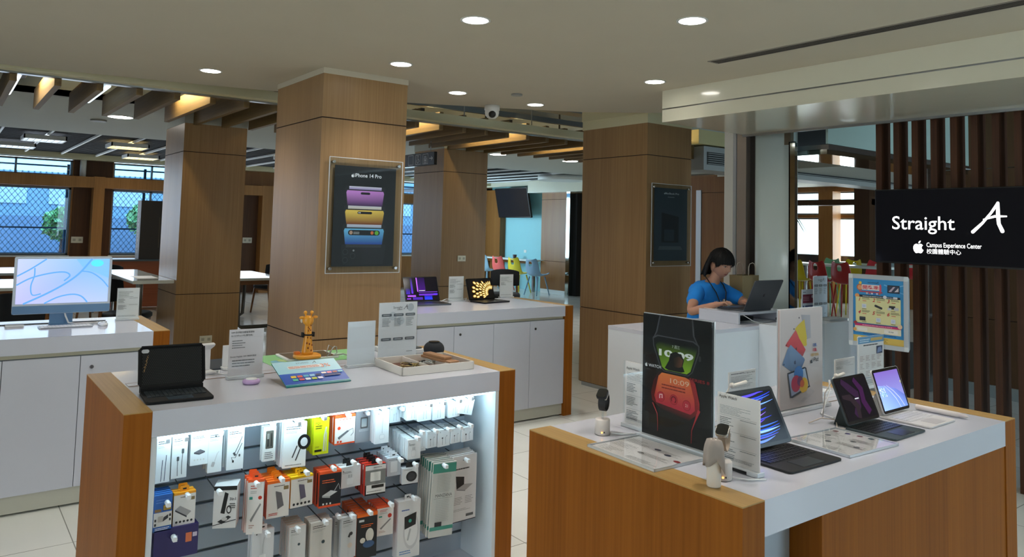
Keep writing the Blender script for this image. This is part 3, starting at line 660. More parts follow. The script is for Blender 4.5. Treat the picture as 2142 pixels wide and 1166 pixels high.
# wall panels and jambs
m = MB()
for z0, z1 in ((0, 2.2), (2.208, 2.46)): m.box(-8.01, -6.95, 9.95, 10.0, z0, z1)
m.box(-8.6, -6.95, 10.0, 10.4, 0, 2.46); m.mi = 1; m.box(-8.12, -8.02, 9.94, 10.0, 0, 2.25)
struct(m.build('wall_inner', [hall_wood, mat('pale_steel', '#c4c8cc', .4, metal=.6)]))
m = MB()
for z0, z1 in ((.12, .76), (.768, 2.27), (2.278, 3.4)): m.box(-3.62, 3, 8.4, 8.5, z0, z1)
m.mi = 1; m.box(-3.62, 3, 8.38, 8.5, 0, .12); m.mi = 2; m.box(-3.70, -3.62, 8.1, 8.5, 0, 2.37)
struct(m.build('wall_right', [wood('rear_panel', '#5a4029', '#6b4d33', 2, .5), mat('base_pale', '#9aa2a0', .4), steel]))
# cafe window wall
cwins = [(-13.5, -11.6), (-10.95, -10.16), (-9.80, -8.5+.0)]
m = MB(); x = -20.
for a, b in cwins:
    for z0, z1 in ((0, 2.75),): m.box(x, a, 17, 17.2, z0, z1)
    m.box(a, b, 17, 17.2, 0, .6); m.box(a, b, 17, 17.2, 1.99, 2.06); m.box(a, b, 17, 17.2, 2.62, 2.75); x = b
m.box(x, -4.0, 17, 17.2, 0, 2.75); struct(m.build('wall_back', hall_wood))
for k, (a, b) in enumerate(cwins):
    m = MB(); e = .04
    for z0, z1 in ((.6, 1.99), (2.06, 2.62)): m.box(a, b, 17.08, 17.13, z0, z0+e); m.box(a, b, 17.08, 17.13, z1-e, z1); m.box(a, a+e, 17.08, 17.13, z0, z1); m.box(b-e, b, 17.08, 17.13, z0, z1)
    w = struct(m.build('window_%d' % (k+5), frame_m)); m = MB(); m.box(a, b, 17.1, 17.105, .6, 1.99); m.box(a, b, 17.1, 17.105, 2.06, 2.62); m.build('window_pane', clearglass, w)
m = MB(); m.box(-8.17, -7.85, 15.0, 15.4, 0, 2.7); m.box(-12, -7.85, 15.1, 15.4, 2.21, 2.33); struct(m.build('trim_15', wood('dark_panel', '#3f2a1b', '#523826', 2, .5)))
m = MB(); m.box(-9.90, -9.56, 16.6, 16.95, 0, 2.6); struct(m.build('trim_16', hall_wood))
# chairs and high tables of the cafe
HC = [('#c9b410', 'chair_mustard'), ('#a82020', 'chair_red'), ('#a32424', 'chair_red2'), ('#7fc29a', 'chair_mint'), ('#e6d21e', 'chair_lemon'), ('#d93a44', 'chair_scarlet'), ('#9fb4bb', 'chair_grey')]
def hpos(px, py): p = onZ(px, py, 0); return (p.x, p.y, 0)
def hchair(c, lab, x, y, rz):
    t = cafe_chair(HC[c][0], HC[c][1], lab, (x, y, 0), R(rz), .76, 'high shell chairs in the far cafe'); t.scale = (.86, .86, .96); return t
hchair(0, 'mustard yellow high chair at the cafe table, leftmost of the front three', -8.03, 12.85, -96)
hchair(1, 'red high chair in the middle of the front three', -7.61, 12.85, -92)
hchair(2, 'dark red high chair, rightmost of the front three, above the blue poster stand', -7.17, 12.85, -88)
for c, x, y, l in ((3, -8.35, 14.3, 'mint green high chair facing the front three, leftmost'), (4, -7.90, 14.3, 'lemon yellow high chair facing the front three'), (5, -7.45, 14.3, 'scarlet high chair facing the front three'), (6, -7.0, 14.3, 'grey high chair facing the front three, rightmost'), (3, -8.0, 16.0, 'mint green high chair in the rearmost row of the cafe'), (5, -7.5, 16.0, 'scarlet high chair in the rearmost row of the cafe'), (4, -7.0, 16.0, 'lemon yellow high chair in the rearmost row of the cafe'), (6, -8.5, 16.0, 'grey high chair in the rearmost row of the cafe')): hchair(c, l, x, y, 90)
for k, y in enumerate((13.58, 15.25)):
    t = thing('high_cafe_table', ['high cafe table between the front chairs and those facing them', 'high cafe table in front of the rearmost chairs'][k], 'table', (-7.65, y, 0), 0, 'high cafe tables')
    m = MB(); m.box(-.95, .95, -.26, .26, .98, 1.02); m.build('tabletop', mat('bar_top', '#e2ece9', .3), t, bevel=.003)
    for a, b in ((-1, -1), (1, -1), (1, 1), (-1, 1)): m = MB(); m.tube([(a*.85, b*.2, 0), (a*.85, b*.2, .98)], .025, 8); m.build('leg', steel, t)
m = MB(); m.prism([(-6.3, 11.2), (-5.2, 9.2), (-3.8, 7.9), (-3.8, 9.9), (-5.0, 11.9)], .001, .008, 'z'); tag(m.build('entrance_mat', mat('mat_dark', '#3a3d3c', .9, var=.4, vscale=30)), 'dark entrance mat on the floor behind the blue poster stand', 'mat')
# hanging plant leaf at the cafe window
t = thing('palm_plant', 'thin-leaved palm hanging against the bright cafe window', 'plant', (-10.3, 15.6, 1.9))
for k in range(14):
    a = R(k*360/14+7); m = MB(); m.tube([(0, 0, 0), (.2*math.cos(a), .2*math.sin(a), .12), (.42*math.cos(a), .42*math.sin(a), .02), (.6*math.cos(a), .6*math.sin(a), -.28)], [.012, .014, .010, .002], 5); m.build('frond', mat('palm_leaf', '#4f5a3a', .7), t)
m = MB(); m.lathe([(.09, -.22), (.13, 0), (.11, 0), (.07, -.2)], 14); m.build('pot', mat('pot_dark', '#4a4038', .6), t)
m = MB(); m.tube([(0, 0, .0), (0, 0, .8)], .004, 5); m.build('hanger', steel, t)
# ---------------------------------------------------------------- display counters: oak end panels, white laminate top and fascia
cream_channel = mat('channel_cream', '#d2cbb0', .5); seam_m = mat('door_gap', '#5c6468', .8)  # even cream for the channel, grey for the gaps between doors
lock_m = mat('lock_chrome', '#8d8f90', .25, metal=1)
def counter(name, lab, x0, x1, y0, y1, z=.91, t=.087, doors=None, first_door_lock=()):
    """end panels at y0 and y1, front face towards +x at x1"""
    c = thing(name, lab, 'counter', (0, 0, 0), group='oak-ended white counters')
    for a, b in ((y0, y0+t), (y1-t, y1)):
        m = MB(); m.mi = 0; m.box(x0, x1, a, b, 0, z-.003); m.mi = 1; m.box(x0, x1, a, b, z-.003, z); m.build('end_panel', [counter_wood, counter_woodx], c)
    m = MB(); m.box(x0+.002, x1-.0005, y0+t+.0005, y1-t-.0005, z-.087, z-.0005); m.build('countertop', white_lam, c)
    return c
def cabinet_front(c, x1, y0, y1, t, splits, locks):
    m = MB(); m.box(x1-.55, x1-.03, y0+t, y1-t, .80, .823); m.build('channel', cream_channel, c)
    m = MB(); m.box(x1-.55, x1-.025, y0+t, y1-t, 0.012, .10); m.build('plinth', mat('plinth_pale', '#c9c8ba', .4), c)
    m = MB(); m.box(x1-.55, x1-.03, y0+t, y1-t, 0.10, .80); m.build('carcass', seam_m, c)
    ed = [y0+t]+splits+[y1-t]
    for i in range(len(ed)-1):
        m = MB(); m.box(x1-.028, x1-.008, ed[i]+.0015, ed[i+1]-.0015, .103, .797); d = m.build('door', white_lam, c, bevel=.001)
        if i in locks:
            m = MB(); m.M = Matrix.Translation((x1-.008, ed[i]+.055, .735)) @ Matrix.Rotation(R(90), 4, 'Y'); m.cyl((0, 0), .010, 0, .004, 16); m.M = Matrix.Translation((x1-.004, ed[i]+.055, .735)); m.box(0, .006, -.0015, .0015, -.008, .008); m.build('lock', lock_m, d)
cB = counter('cabinet_counter', 'white cabinet counter with oak ends carrying two open laptops, right of the nearest pillar', -5.61, -4.825, 2.72, 4.322)
cabinet_front(cB, -4.825, 2.72, 4.322, .087, [3.136, 3.504, 3.867], (1, 3))
cA = counter('cabinet_counter', 'white cabinet counter with oak ends carrying the all-in-one computer, at far left', -5.49, -4.705, -.503, 1.1)
cabinet_front(cA, -4.705, -.503, 1.1, .087, [-.06, .30, .655], (1, 3))
# price labels and channel lines on the left counter
# kiosk with the lit accessory niche
KX0, KX1, KY0, KY1 = -3.535, -2.755, .517, 2.124
kk = counter('display_counter', 'oak-ended white counter with a lit niche full of hanging accessories, front left', KX0, KX1, KY0, KY1)
m = MB(); m.box(KX0+.002, -3.02, KY0+.088, KY1-.088, .05, .822); m.build('carcass', white_lam, kk)
m = MB(); m.box(-3.02, KX1-.0, KY0+.088, KY1-.088, .0, .06); m.build('plinth', white_lam, kk)
sl = mat('slatwall_panel', '#b9c6d2', .4); groove_m = mat('slatwall_groove', '#6f7a80', .35, metal=.8)
m = MB(); z = .06
while z < .82:
    z1 = min(z+.076, .822); m.mi = 0; m.box(-3.02, -3.0, KY0+.088, KY1-.088, z, z1); m.mi = 1; m.box(-3.02, -3.012, KY0+.088, KY1-.088, z1, z1+.014); z = z1+.012
m.build('slatwall', [sl, groove_m], kk)
side_m = mat('niche_side', '#dfe6ea', .35)
for a, b, r in ((KY0+.088, KY0+.106, 0), (KY1-.106, KY1-.088, 0)):
    m = MB(); m.box(-3.0, KX1-.002, a, b, .06, .822); m.build('side_panel', side_m, kk)
m = MB(); m.box(-2.80, -2.78, KY0+.11, KY1-.11, .810, .8215); m.build('light_strip', mat('niche_led', '#bfeaff', .4, emit=5), kk)
lamp('niche_strip', 'AREA', (-2.80, (KY0+KY1)/2, .806), 1.3, (.62, .90, 1), (0, R(18), 0), shape='RECTANGLE', size=.03, size_y=1.35)
# right-hand table
TX0, TX1, TY0, TY1 = -1.917, -1.113, 1.541, 3.148
tt = counter('display_table', 'oak-ended white display table with tablets and watches, front right', TX0, TX1, TY0, TY1)
m = MB(); m.box(TX0+.01, TX1-.004, 1.885, TY1-.088, 0, .8225); m.build('front_panel', counter_wood, tt)
m = MB(); m.box(TX0+.01, TX1-.10, TY0+.088, 1.885, .02, .8225); m.mi = 1; m.box(TX1-.10, TX1-.098, TY0+.09, 1.883, .1, .8)
m.build('recess_panel', [mat('recess_pale', '#b7c4c6', .35), sl], tt)

# ---------------------------------------------------------------- reception desk
DX0, DX1, DY0, DY1 = -3.719, -3.211, 3.65, 5.16
dk = thing('reception_desk', 'plain white box-shaped reception desk where the woman works', 'desk', (0, 0, 0))
m = MB(); m.box(DX0, DX1, DY0, DY1, .885, .91); m.build('desktop', white_lam, dk, bevel=.001)
desk_w = mat('desk_white', '#dfe5ec', .3)
m = MB(); m.box(DX0+.001, DX1-.001, DY0+.001, DY0+.02, 0, .885); m.build('side_panel', desk_w, dk)
m = MB(); m.box(DX0+.001, DX1-.001, DY1-.02, DY1-.001, 0, .885); m.build('side_panel', desk_w, dk)
m = MB(); m.box(DX1-.02, DX1-.001, DY0+.02, DY1-.02, 0, .885); m.build('front_panel', desk_w, dk)
m = MB(); m.box(-3.21, -2.99, 4.62, 5.16, 0, .925); cb = m.build('side_cabinet', desk_w); tag(cb, 'white side cabinet against the right end of the reception desk', 'cabinet')
# riser on the desk
t = thing('monitor_riser', 'low white shelf riser on the reception desk under the grey laptop', 'shelf', (0, 0, 0))
m = MB(); m.box(-3.68, -3.33, 4.55, 5.10, .972, .990); m.build('top_board', white_lam, t, bevel=.001)
m = MB(); m.box(-3.68, -3.33, 4.55, 4.568, .911, .972); m.build('side_board', white_lam, t)
m = MB(); m.box(-3.68, -3.33, 5.082, 5.10, .911, .972); m.build('side_board', white_lam, t)

# ---------------------------------------------------------------- columns behind the desk
KC = 5.56/5.2   # the columns stand a little behind the header beam
class MC(MB):
    def add(s, vs, fs, smooth=None, cols=None): super().add([(p[0]*KC, p[1]*KC, 2.6 if p[2] > 2.33 else p[2]) for p in vs], fs, smooth, cols)
pale_col = mat('column_pale', '#dfece8', .25, coat=.3)
m = MC(); m.box(-3.954, -3.868, 5.2, 5.5, 0, 2.37); tag(m.build('wall_post', mat('post_cream', '#dedbd2', .4)), 'narrow cream wall post left of the polished steel column', 'post')
t = thing('steel_column', 'polished steel clad column strip right of the cream post', 'column', (0, 0, 0))
m = MC(); m.box(-3.867, -3.838, 5.2, 5.5, 0, 2.345); m.build('narrow_strip', mat('pale_steel', '#c4c8cc', .4, metal=.6), t)
m = MC(); m.box(-3.834, -3.745, 5.205, 5.5, 0, 2.345); m.build('wide_strip', mat('warm_steel', '#b5aaa0', .4, metal=.7), t)
m = MC(); m.box(-3.745, -3.668, 5.26, 5.5, 0, 2.365); tag(m.build('door_channel', mat('channel_dark', '#241f1c', .4)), 'dark vertical channel between the steel column and the pale column', 'channel')
t = thing('clad_column', 'broad pale rounded column with a mirrored right edge', 'column', (0, 0, 0))
m = MC(); pts = [(-3.662, 5.26), (-3.66, 5.205), (-3.64, 5.19)]+[(-3.64+.285*math.sin(R(i*9)), 5.19+.07*(1-math.cos(R(i*9)))) for i in range(1, 10)]+[(-3.36, 5.33), (-3.662, 5.5)]
m.prism(pts, 0, 2.367, 'z', True); m.build('cladding', pale_col, t)
m = MC(); m.box(-3.354, -3.302, 5.2, 5.215, 0, 2.32); m.box(-3.354, -3.344, 5.2, 5.30, 0, 2.32); m.build('mirror_edge', mirror, t)
m = MC(); m.box(-3.41, -3.35, 5.22, 5.26, 2.30, 2.368); m.build('bracket', mat('bracket_bronze', '#6d6556', .4, metal=.6), t)

# ---------------------------------------------------------------- slatted screen and the big television
t = thing('slat_screen', 'screen of tall dark timber slats behind the large television at right', 'screen', (0, 0, 0))
for k in range(11):
    x = -2.775+.1268*k
    m = MB(); m.box(x, x+.042, 5.4, 5.53, 0, 2.62); m.build('slat', dark_wood, t)
m = MB(); m.box(-2.80, -1.3, 5.41, 5.52, 2.62, 2.66); m.build('head_rail', dark_wood, t)
tv = thing('sign_television', 'large black wall television showing the white shop sign', 'television', (-2.715, 5.30, 1.375))
m = MB(); m.box(0, .965, -.035, .03, 0, .512); m.build('bezel', blackp, tv, bevel=.004)
a = Art(y0=-.0352); a.rect(.008, .957, .012, .504, '#020203'); a.M = Matrix.Translation((.034, 0, -.030))
a.text('Straight', .29, .266, .128, '#ffffff', 'c', .004, fitw=.405)
a.brushA(.71, .345, .178, '#ffffff')
a.apple(.262, .148, .078, '#ffffff')
a.text('Campus Experience Center', .315, .150, .043, '#ffffff', 'l', .004, fitw=.335)
a.text('校園體驗中心', .315, .108, .036, '#ffffff', 'l', 0)
a.build('screen', printed('screen_tv', .08, 1.6), tv)
m = MB(); m.box(.3, .66, .03, .10, .15, .38); m.build('mount', blackm, tv)
# ---------------------------------------------------------------- builders for things on the counters
PR = printed('print'); PRG = printed('print_gloss', .2, 0, .15)
acrylic = glassy('clear_acrylic', (.96, .98, .99), .0, .02); acr_edge = mat('acrylic_edge', '#d7dde2', .1, coat=.5)
alu = mat('aluminium', '#b9bcc0', .3, metal=.9); spgrey = mat('space_grey', '#55585d', .35, metal=.8); keym = mat('key_black', '#1b1c1e', .5)
def card_stand(name, lab, cat, loc, rz, w, h, draw, card='#fbfaf8', grp=None, base=True, th=.004, blk=False, tilt=0., mt=None):
    t = thing(name, lab, cat, loc, rz, grp)
    z0 = .012 if base else 0
    a = Art(y0=-th/2); a.col = srgb(card); a.box(-w/2, w/2, -th/2, th/2, z0, z0+h)
    if draw: a.M = Matrix.Translation((0, 0, z0)); draw(a, w, h)
    a.build('card', mt or PR, t)
    m = MB(); m.box(-w/2-.003, w/2+.003, -th/2-.0060, -th/2-.0048, z0, z0+h+.002); m.build('acrylic_front', acrylic, t)
    if base:
        m = MB(); m.box(-w/2-.004, w/2+.004, -.016, .016, 0, .012); m.build('acrylic_base', acr_edge, t, bevel=.001)
        if blk: m = MB(); m.box(-w/2+.002, w/2-.03, -.0165, -.016, .001, .009); m.build('base_strip', blackp, t)
    return t
def price_art(seed=1, big='', price='', blocks=2, top=.9):
    def f(a, w, h):
        a.text(big, -w*.44, h*.925, h*.055, '#222222', 'l', .004) if big else None
        if price: a.text(price, w*.44, h*.925, h*.05, '#333333', 'r')
        a.lines(-w*.44, w*.3, h*.70, h*top, 7, '#8a8a8a', .35, seed)
        y = h*.66
        for b in range(blocks):
            a.lines(-w*.44, -w*.05, y-h*.15, y, 6, '#6a6a6a', .45, seed+b+3); a.lines(w*.05, w*.44, y-h*.006, y+h*.006, 1, '#777777', .8, seed+9+b, .1)
            a.rect(-w*.44, w*.44, y+h*.022, y+h*.026, '#b5b0ac'); y -= h*.22
        a.lines(-w*.44, w*.4, h*.05, h*.1, 3, '#8d8d8d', .4, seed+20, .1)
    return f
def laptop(name, lab, loc, rz, w, d, ang, body, screen_draw, emit=1.0, lidh=None, lid_art=None, keys='#1b1c1e', th=.012, tablet=False, keym_=None, bez='#050506'):
    """base lies from y=-d to 0, lid stands on the hinge at y=0, facing -y"""
    t = thing(name, lab, 'tablet' if tablet else 'laptop', loc, rz); lidh = lidh or d
    m = MB(); m.prism(rrect(w, d, .012), 0, th, 'z'); m.v = [(p[0], p[1]-d/2, p[2]) for p in m.v]; b = m.build('base', body, t, bevel=.001)
    m = MB(); m.box(-w*.44, w*.44, -d*.60, -d*.1, th, th+.0008); m.build('keyboard_bed', keym_ or keym, b)
    a = Art(); rows = 5
    for r in range(rows):
        n = 13
        for c in range(n):
            x0 = -w*.43+c*w*.86/n; y0 = -d*.59+r*d*.48/rows
            a.col = srgb(keys); a.box(x0+.0012, x0+w*.86/n-.0012, y0+.0012, y0+d*.48/rows-.0012, th+.0008, th+.002)
    a.build('keys', PR, b)
    m = MB(); m.box(-w*.2, w*.2, -d*.95, -d*.66, th, th+.0006); m.build('trackpad', mat('trackpad_'+body.name, '#4d5156' if not tablet else ('#c6c3c4' if body.name == 'folio_white' else '#232a2f'), .3), b)
    L = thing('lid', '', '', (0, .0 if not tablet else -.02, th+(.01 if tablet else 0)), 0); L.parent = t; L.rotation_euler = (R(-ang), 0, 0)
    for k in ('label', 'category'): del L[k]
    m = MB(); m.slab(w, lidh, .012, 0, .006); s = m.build('screen_shell', body, t); bpy.data.objects.remove(L)
    s.name = 'lid'; s.location = (0, .0 if not tablet else -.02, th+(.008 if tablet else 0)); s.rotation_euler = (R(-ang), 0, 0)
    a = Art(y0=0.0); a.rr(0, lidh/2, w-.002, lidh-.002, .011, bez); a.build('bezel', PRG, s)
    a = Art(y0=-.0006); bz = .011 if tablet else .008; screen_draw(a, w-2*bz, lidh-2*bz-(0 if tablet else .004), bz+(0 if tablet else .004)); a.build('screen', printed('screen_%.1f' % emit, .1, emit), s)
    if lid_art: a = Art(y0=0); a.M = Matrix.Translation((0, .0062, 0)) @ Matrix.Rotation(R(180), 4, 'Z'); lid_art(a, w, lidh); a.build('lid_emblem', PR, s)
    return t
def clipped(pts, w, h, z0): return [(max(-w/2, min(w/2, p[0])), max(z0, min(z0+h, p[1]))) for p in pts]
def arc(cx, cy, rx, ry, a0, a1, n=24): return [(cx+rx*math.cos(R(a0+(a1-a0)*i/n)), cy+ry*math.sin(R(a0+(a1-a0)*i/n))) for i in range(n+1)]

# ---------------------------------------------------------------- left counter: all-in-one computer
ix = -5.2; pL = onX(30, 560, ix); pR = onX(234, 560, ix); zt = onX(132, 537, ix).z; zb = onX(132, 655, ix).z; iw = pR.y-pL.y; zc = onX(132, 638, ix).z
im = thing('desktop_computer', 'pale blue all-in-one desktop computer on the left white counter', 'computer', (ix, (pL.y+pR.y)/2, .911), FX)
blue_al = mat('blue_aluminium', '#6f93b8', .35, metal=.35); sil = mat('pale_bezel', '#c9d3de', .4)
z0, zk, z1 = zb-.911, zc-.911, zt-.911
m = MB(); m.slab(iw, z1-z0, .012, -.006, .006, 0, z0); m.build('housing', sil, im, bevel=.0008)
m = MB(); m.box(-iw/2+.001, iw/2-.001, -.0075, -.006, z0+.002, zk); m.build('chin', blue_al, im)
a = Art(y0=-.0066); sw = iw-.03; sz0 = zk+.012; sh = z1-.014-sz0
a.poly([(-sw/2, sz0), (sw/2, sz0), (sw/2, sz0+sh), (-sw/2, sz0+sh)], '#b9c0ea', ['#b4b4e6', '#a9bdf0', '#6fb0f2', '#b7c4f0'])
def W(u, v): return (-sw/2+u*sw, sz0+v*sh)
a.poly([W(.62, 1), W(1, 1), W(1, .55), W(.85, .68), W(.72, .76)], '#7ab4f4')
for pts, wd in (([(.08, 0), (.3, .2), (.5, .42), (.66, .66), (.8, 1)], .010), ([(0, .42), (.15, .58), (.35, .68), (.5, .70), (.56, .62), (.5, .5)], .008), ([(0, .62), (.14, .78), (.3, 1)], .008), ([(.18, .8), (.18, .62), (.15, .4), (.17, .2), (.26, .22)], .007), ([(.3, 0), (.45, .14), (.6, .19), (.7, .14), (.77, 0)], .008), ([(.68, .72), (.8, .68), (.92, .52), (1, .34)], .007)):
    pp = []
    for i in range(len(pts)-1):
        for k in range(6): tt_ = k/6; q = [pts[max(0, min(len(pts)-1, i+j))] for j in (-1, 0, 1, 2)]; pp.append(tuple(.5*((2*q[1][c])+(-q[0][c]+q[2][c])*tt_+(2*q[0][c]-5*q[1][c]+4*q[2][c]-q[3][c])*tt_**2+(-q[0][c]+3*q[1][c]-3*q[2][c]+q[3][c])*tt_**3) for c in (0, 1)))
    pp.append(pts[-1]); a.band([W(min(1, max(0, p[0])), min(1, max(0, p[1]))) for p in pp], wd, '#5f9fee')
a.disc(*W(.86, .90), .034, '#57d6ee', 24, .021); a.build('screen', printed('screen_1.0', .1, 1.0), im)
m = MB(); m.box(-.06, .06, .02, .026, .004, z0+.08); m.box(-.06, .06, .006, .03, z0+.05, z0+.08); m.build('stand', blue_al, im, bevel=.001)
m = MB(); m.box(-.06, .06, -.07, .06, 0, .005); m.build('foot', blue_al, im, bevel=.001)
m = MB(); m.tube([(.01, .03, z0+.03), (.02, .0, .05), (.035, -.02, .012), (.07, -.02, .006), (.16, -.015, .004), (.24, .0, .004)], .005, 8); m.build('power_cable', mat('cable_white', '#dfe0e2', .4), im)
kp = onZ(137, 684); t = thing('keyboard', 'slim white keyboard in front of the all-in-one computer', 'keyboard', (kp.x, kp.y, .9105), FX)
m = MB(); m.prism(rrect(.27, .105, .008), 0, .005, 'z'); m.build('body', alu, t)
a = Art()
for r in range(5):
    for c in range(13): a.col = srgb('#f4f4f4'); a.box(-.128+c*.0197, -.128+c*.0197+.017, -.046+r*.0185, -.046+r*.0185+.016, .005, .0066)
a.build('keys', PR, t)
mp = onZ(215, 681); t = thing('mouse', 'glossy white mouse beside the slim white keyboard', 'mouse', (mp.x, mp.y, .9105), FX)
m = MB(); m.ball((0, 0, .006), (.027, .052, .015), 20, 10); m.build('shell', mat('mouse_white', '#f3f4f6', .08, coat=.8), t)
m = MB(); m.prism([(p[0], p[1]) for p in rrect(.044, .09, .02)], 0, .004, 'z'); m.build('foot', alu, t)
sp_ = onX(267, 669, -5.28); card_stand('price_sign', 'white price sign in a clear stand right of the slim mouse, on the left counter', 'sign', (-5.28, .977, .9105), FX, .127, .188, price_art(3, '', '', 2), grp='price signs on the counters')
m = MB(); m.box(0, .05, 0, .09, 0, .012); m.mi = 1; m.box(.05, .053, .0, .09, 0, .01); q = onZ(36, 683); tag(m.build('trackpad', [mat('dock_grey', '#8d8f92', .4), mat('dock_white', '#f2f4f7', .3)], loc=(q.x-.02, q.y-.06, .9105)), 'flat grey trackpad with a white edge, cut by the left border', 'trackpad')
t = thing('cable_cover', 'long narrow white cable cover strip behind the slim keyboard', 'cover', (0, 0, 0)); m = MB(); m.box(-5.36, -5.30, -.41, .86, .9105, .914); m.build('strip', white_lam, t); m = MB(); m.box(-5.302, -5.298, -.41, .86, .9105, .9145); m.build('edge_gap', seam_m, t)

# ---------------------------------------------------------------- right-hand cabinet counter: two open laptops
def scr_purple(a, w, h, z):
    a.rect(-w/2, w/2, z, z+h, '#04020a')
    X = lambda u: -w/2+u*w; Z = lambda v: z+v*h
    for u0, u1, v0, v1, c, tp in ((.02, .14, .28, .55, '#3b1ea8', '#06030f'), (.18, .235, .3, 1, '#5a2bd0', '#0b0520'), (.36, .39, .38, 1, '#b25cff', '#c06cff'), (.39, .62, .4, 1, '#3a0f6a', '#1a0738'), (.4, .98, .34, .37, '#5d2a9a', '#7a3fd0'), (.05, .3, .16, .24, '#c46bff', '#5c1f9a'), (.4, .97, .21, .3, '#7a35e0', '#27105a'), (.2, .5, .02, .13, '#3a1a80', '#4c28b0'), (.56, .8, .02, .2, '#2a3cff', '#1b1a8c'), (.02, .14, .05, .1, '#a050f0', '#602aa0'), (.85, .98, .24, .28, '#3540ff', '#5a2bd0')):
        a.rect(X(u0), X(u1), Z(v0), Z(v1), c, tp)
    a.lines(X(.42), X(.62), Z(.4), Z(.44), 1, '#ffffff', .5, 2, .1)
def scr_gold(a, w, h, z):
    a.rect(-w/2, w/2, z, z+h, '#0a0704'); rnd = random.Random(4)
    ox, oy = w*.40, z+h*.25
    for ring in range(6):
        for k in range(13):
            an = R(60+k*11.5+(ring % 2)*5+rnd.uniform(-2, 2)); r0 = w*(.14+ring*.135); L = w*.15
            cx, cy = ox+r0*math.cos(an), oy+r0*math.sin(an)*.9
            if not (-w/2+.02 < cx+L*.5*math.cos(an) and cx < w/2-.012 and z+.012 < cy < z+h-.016 and cx+L*math.cos(an) > -w/2+.01 and cy+L*math.sin(an) < z+h-.008): continue
            wd = w*(.042+.012*ring); ca, sa = math.cos(an), math.sin(an)
            for s, c in ((1, '#8a6420'), (.8, '#d9b25a'), (.55, '#f2e2a8')):
                a.poly([(cx+ca*L*s*math.cos(q)*.5-sa*wd*s*math.sin(q)*.5+ca*L*.4, cy+sa*L*s*math.cos(q)*.5+ca*wd*s*math.sin(q)*.5+sa*L*.4) for q in [R(i*36) for i in range(10)]], c)
laptop('laptop', 'open silver laptop with a purple and blue screen, nearest the big pillar', (-5.47, 3.235, .9105), R(90-5), .312, .215, 22, spgrey, scr_purple, 1.1)
laptop('laptop', 'open black laptop with a yellow petal pattern on its screen', (-5.42, 3.80, .9105), R(90+8), .304, .19, 18, mat('midnight', '#191b20', .35, metal=.4), scr_gold, 1.0)
card_stand('price_sign', 'white price sign standing between the two open laptops', 'sign', (-5.50, 3.575, .9105), FX, .15, .20, price_art(5, '', '', 2), grp='price signs on the counters')
card_stand('price_sign', 'white price sign right of the yellow-patterned laptop', 'sign', (-5.60, 4.19, .9105), FX, .15, .20, price_art(7, '', '', 1), grp='price signs on the counters')
m = MB(); m.tube([(-5.5, 3.42, .914), (-5.53, 3.5, .93), (-5.56, 3.62, .914), (-5.52, 3.7, .93), (-5.48, 3.66, .914), (-5.42, 3.64, .914)], .003, 6); tag(m.build('charging_cable', mat('cable_white', '#dfe0e2', .4)), 'white charging cable coiled between the two open laptops', 'cable')

# ---------------------------------------------------------------- kiosk counter top
card_stand('price_sign', 'pinkish white information sign beside the white charging stand', 'sign', (-3.15, 1.033, .9105), FX, .139, .186, None, '#fbf1f1', grp='price signs on the counters')
def vap(a, w, h):
    a.text('VAP-防摔藍牙鍵盤保護殼', -w*.46, h*.92, .0085, '#333333', 'l'); a.text('Air10.9/Pro11吋(雙色款)', -w*.46, h*.85, .0085, '#333333', 'l')
    a.lines(-w*.42, 0, h*.58, h*.78, 4, '#777777', .35, 2, .3); a.text('Zsmate MagSafe 15W 無線充電座', -w*.46, h*.40, .0075, '#333333', 'l'); a.lines(-w*.4, w*.3, h*.18, h*.36, 3, '#777777', .35, 3, .3); a.rect(-w*.46, w*.46, h*.83, h*.832, '#c8bcbc')
a = Art(y0=-.003); a.M = Matrix.Translation((0, 0, .012)); vap(a, .139, .186); o = a.build('print', PR, [x for x in bpy.data.objects if x.get('label', '').startswith('pinkish white information')][0])
# keyboard folio case
blk_case = mat('case_black', '#0c0d0e', .6, spec=.3)
t = thing('keyboard_case', 'black honeycomb keyboard folio case standing open at the left end of the counter', 'tablet case', (-3.03, .727, .9105), R(86))
m = MB(); m.prism(rrect(.222, .19, .014), 0, .010, 'z'); m.v = [(p[0], p[1]-.095, p[2]) for p in m.v]; b = m.build('base', blk_case, t, bevel=.002)
a = Art()
for r in range(6):
    for c in range(14): a.col = srgb('#2c3338' if (r*3+c) % 5 else '#3b444a'); a.box(-.098+c*.0141, -.098+c*.0141+.0120, -.118+r*.0170, -.118+r*.0170+.0145, .010, .0125)
a.build('keys', PR, b); m = MB(); m.box(-.04, .045, -.178, -.128, .010, .0108); m.build('trackpad', mat('case_trackpad', '#33424d', .25), b)
m = MB(); m.box(-.108, .108, -.006, .03, 0, .024); m.build('hinge', blk_case, t, bevel=.002)
m = MB(); m.slab(.226, .148, .014, 0, .004); L = m.build('back_cover', blk_case, t, loc=(0, .004, .022)); L.rotation_euler = (R(-17), 0, 0)
m = MB()
for s in (-1, 1): m.box(s*.113-.003, s*.113+.003, -.008, .004, .012, .138)
m.box(-.105, .105, -.008, .004, .143, .150); m.box(-.105, .105, -.008, .002, 0, .006); m.build('rim', blk_case, L, bevel=.001)
a = Art(y0=-.0003); a.col = srgb('#1d1f20')
for r in range(22):
    for c in range(32):
        u = -.1+c*.0064+(r % 2)*.0032; v = .012+r*.0058; a.add([(u+.0026*math.cos(R(60*i)), a.y0, v+.0026*math.sin(R(60*i))) for i in range(6)], [tuple(range(6))], False)
a.build('honeycomb', PR, L)
a = Art(y0=-.0006); a.rr(-.092, .131, .026, .014, .007, '#c9ccd0'); a.rr(-.088, .1465, .03, .004, .002, '#c9ccd0')
rnd = random.Random(3)
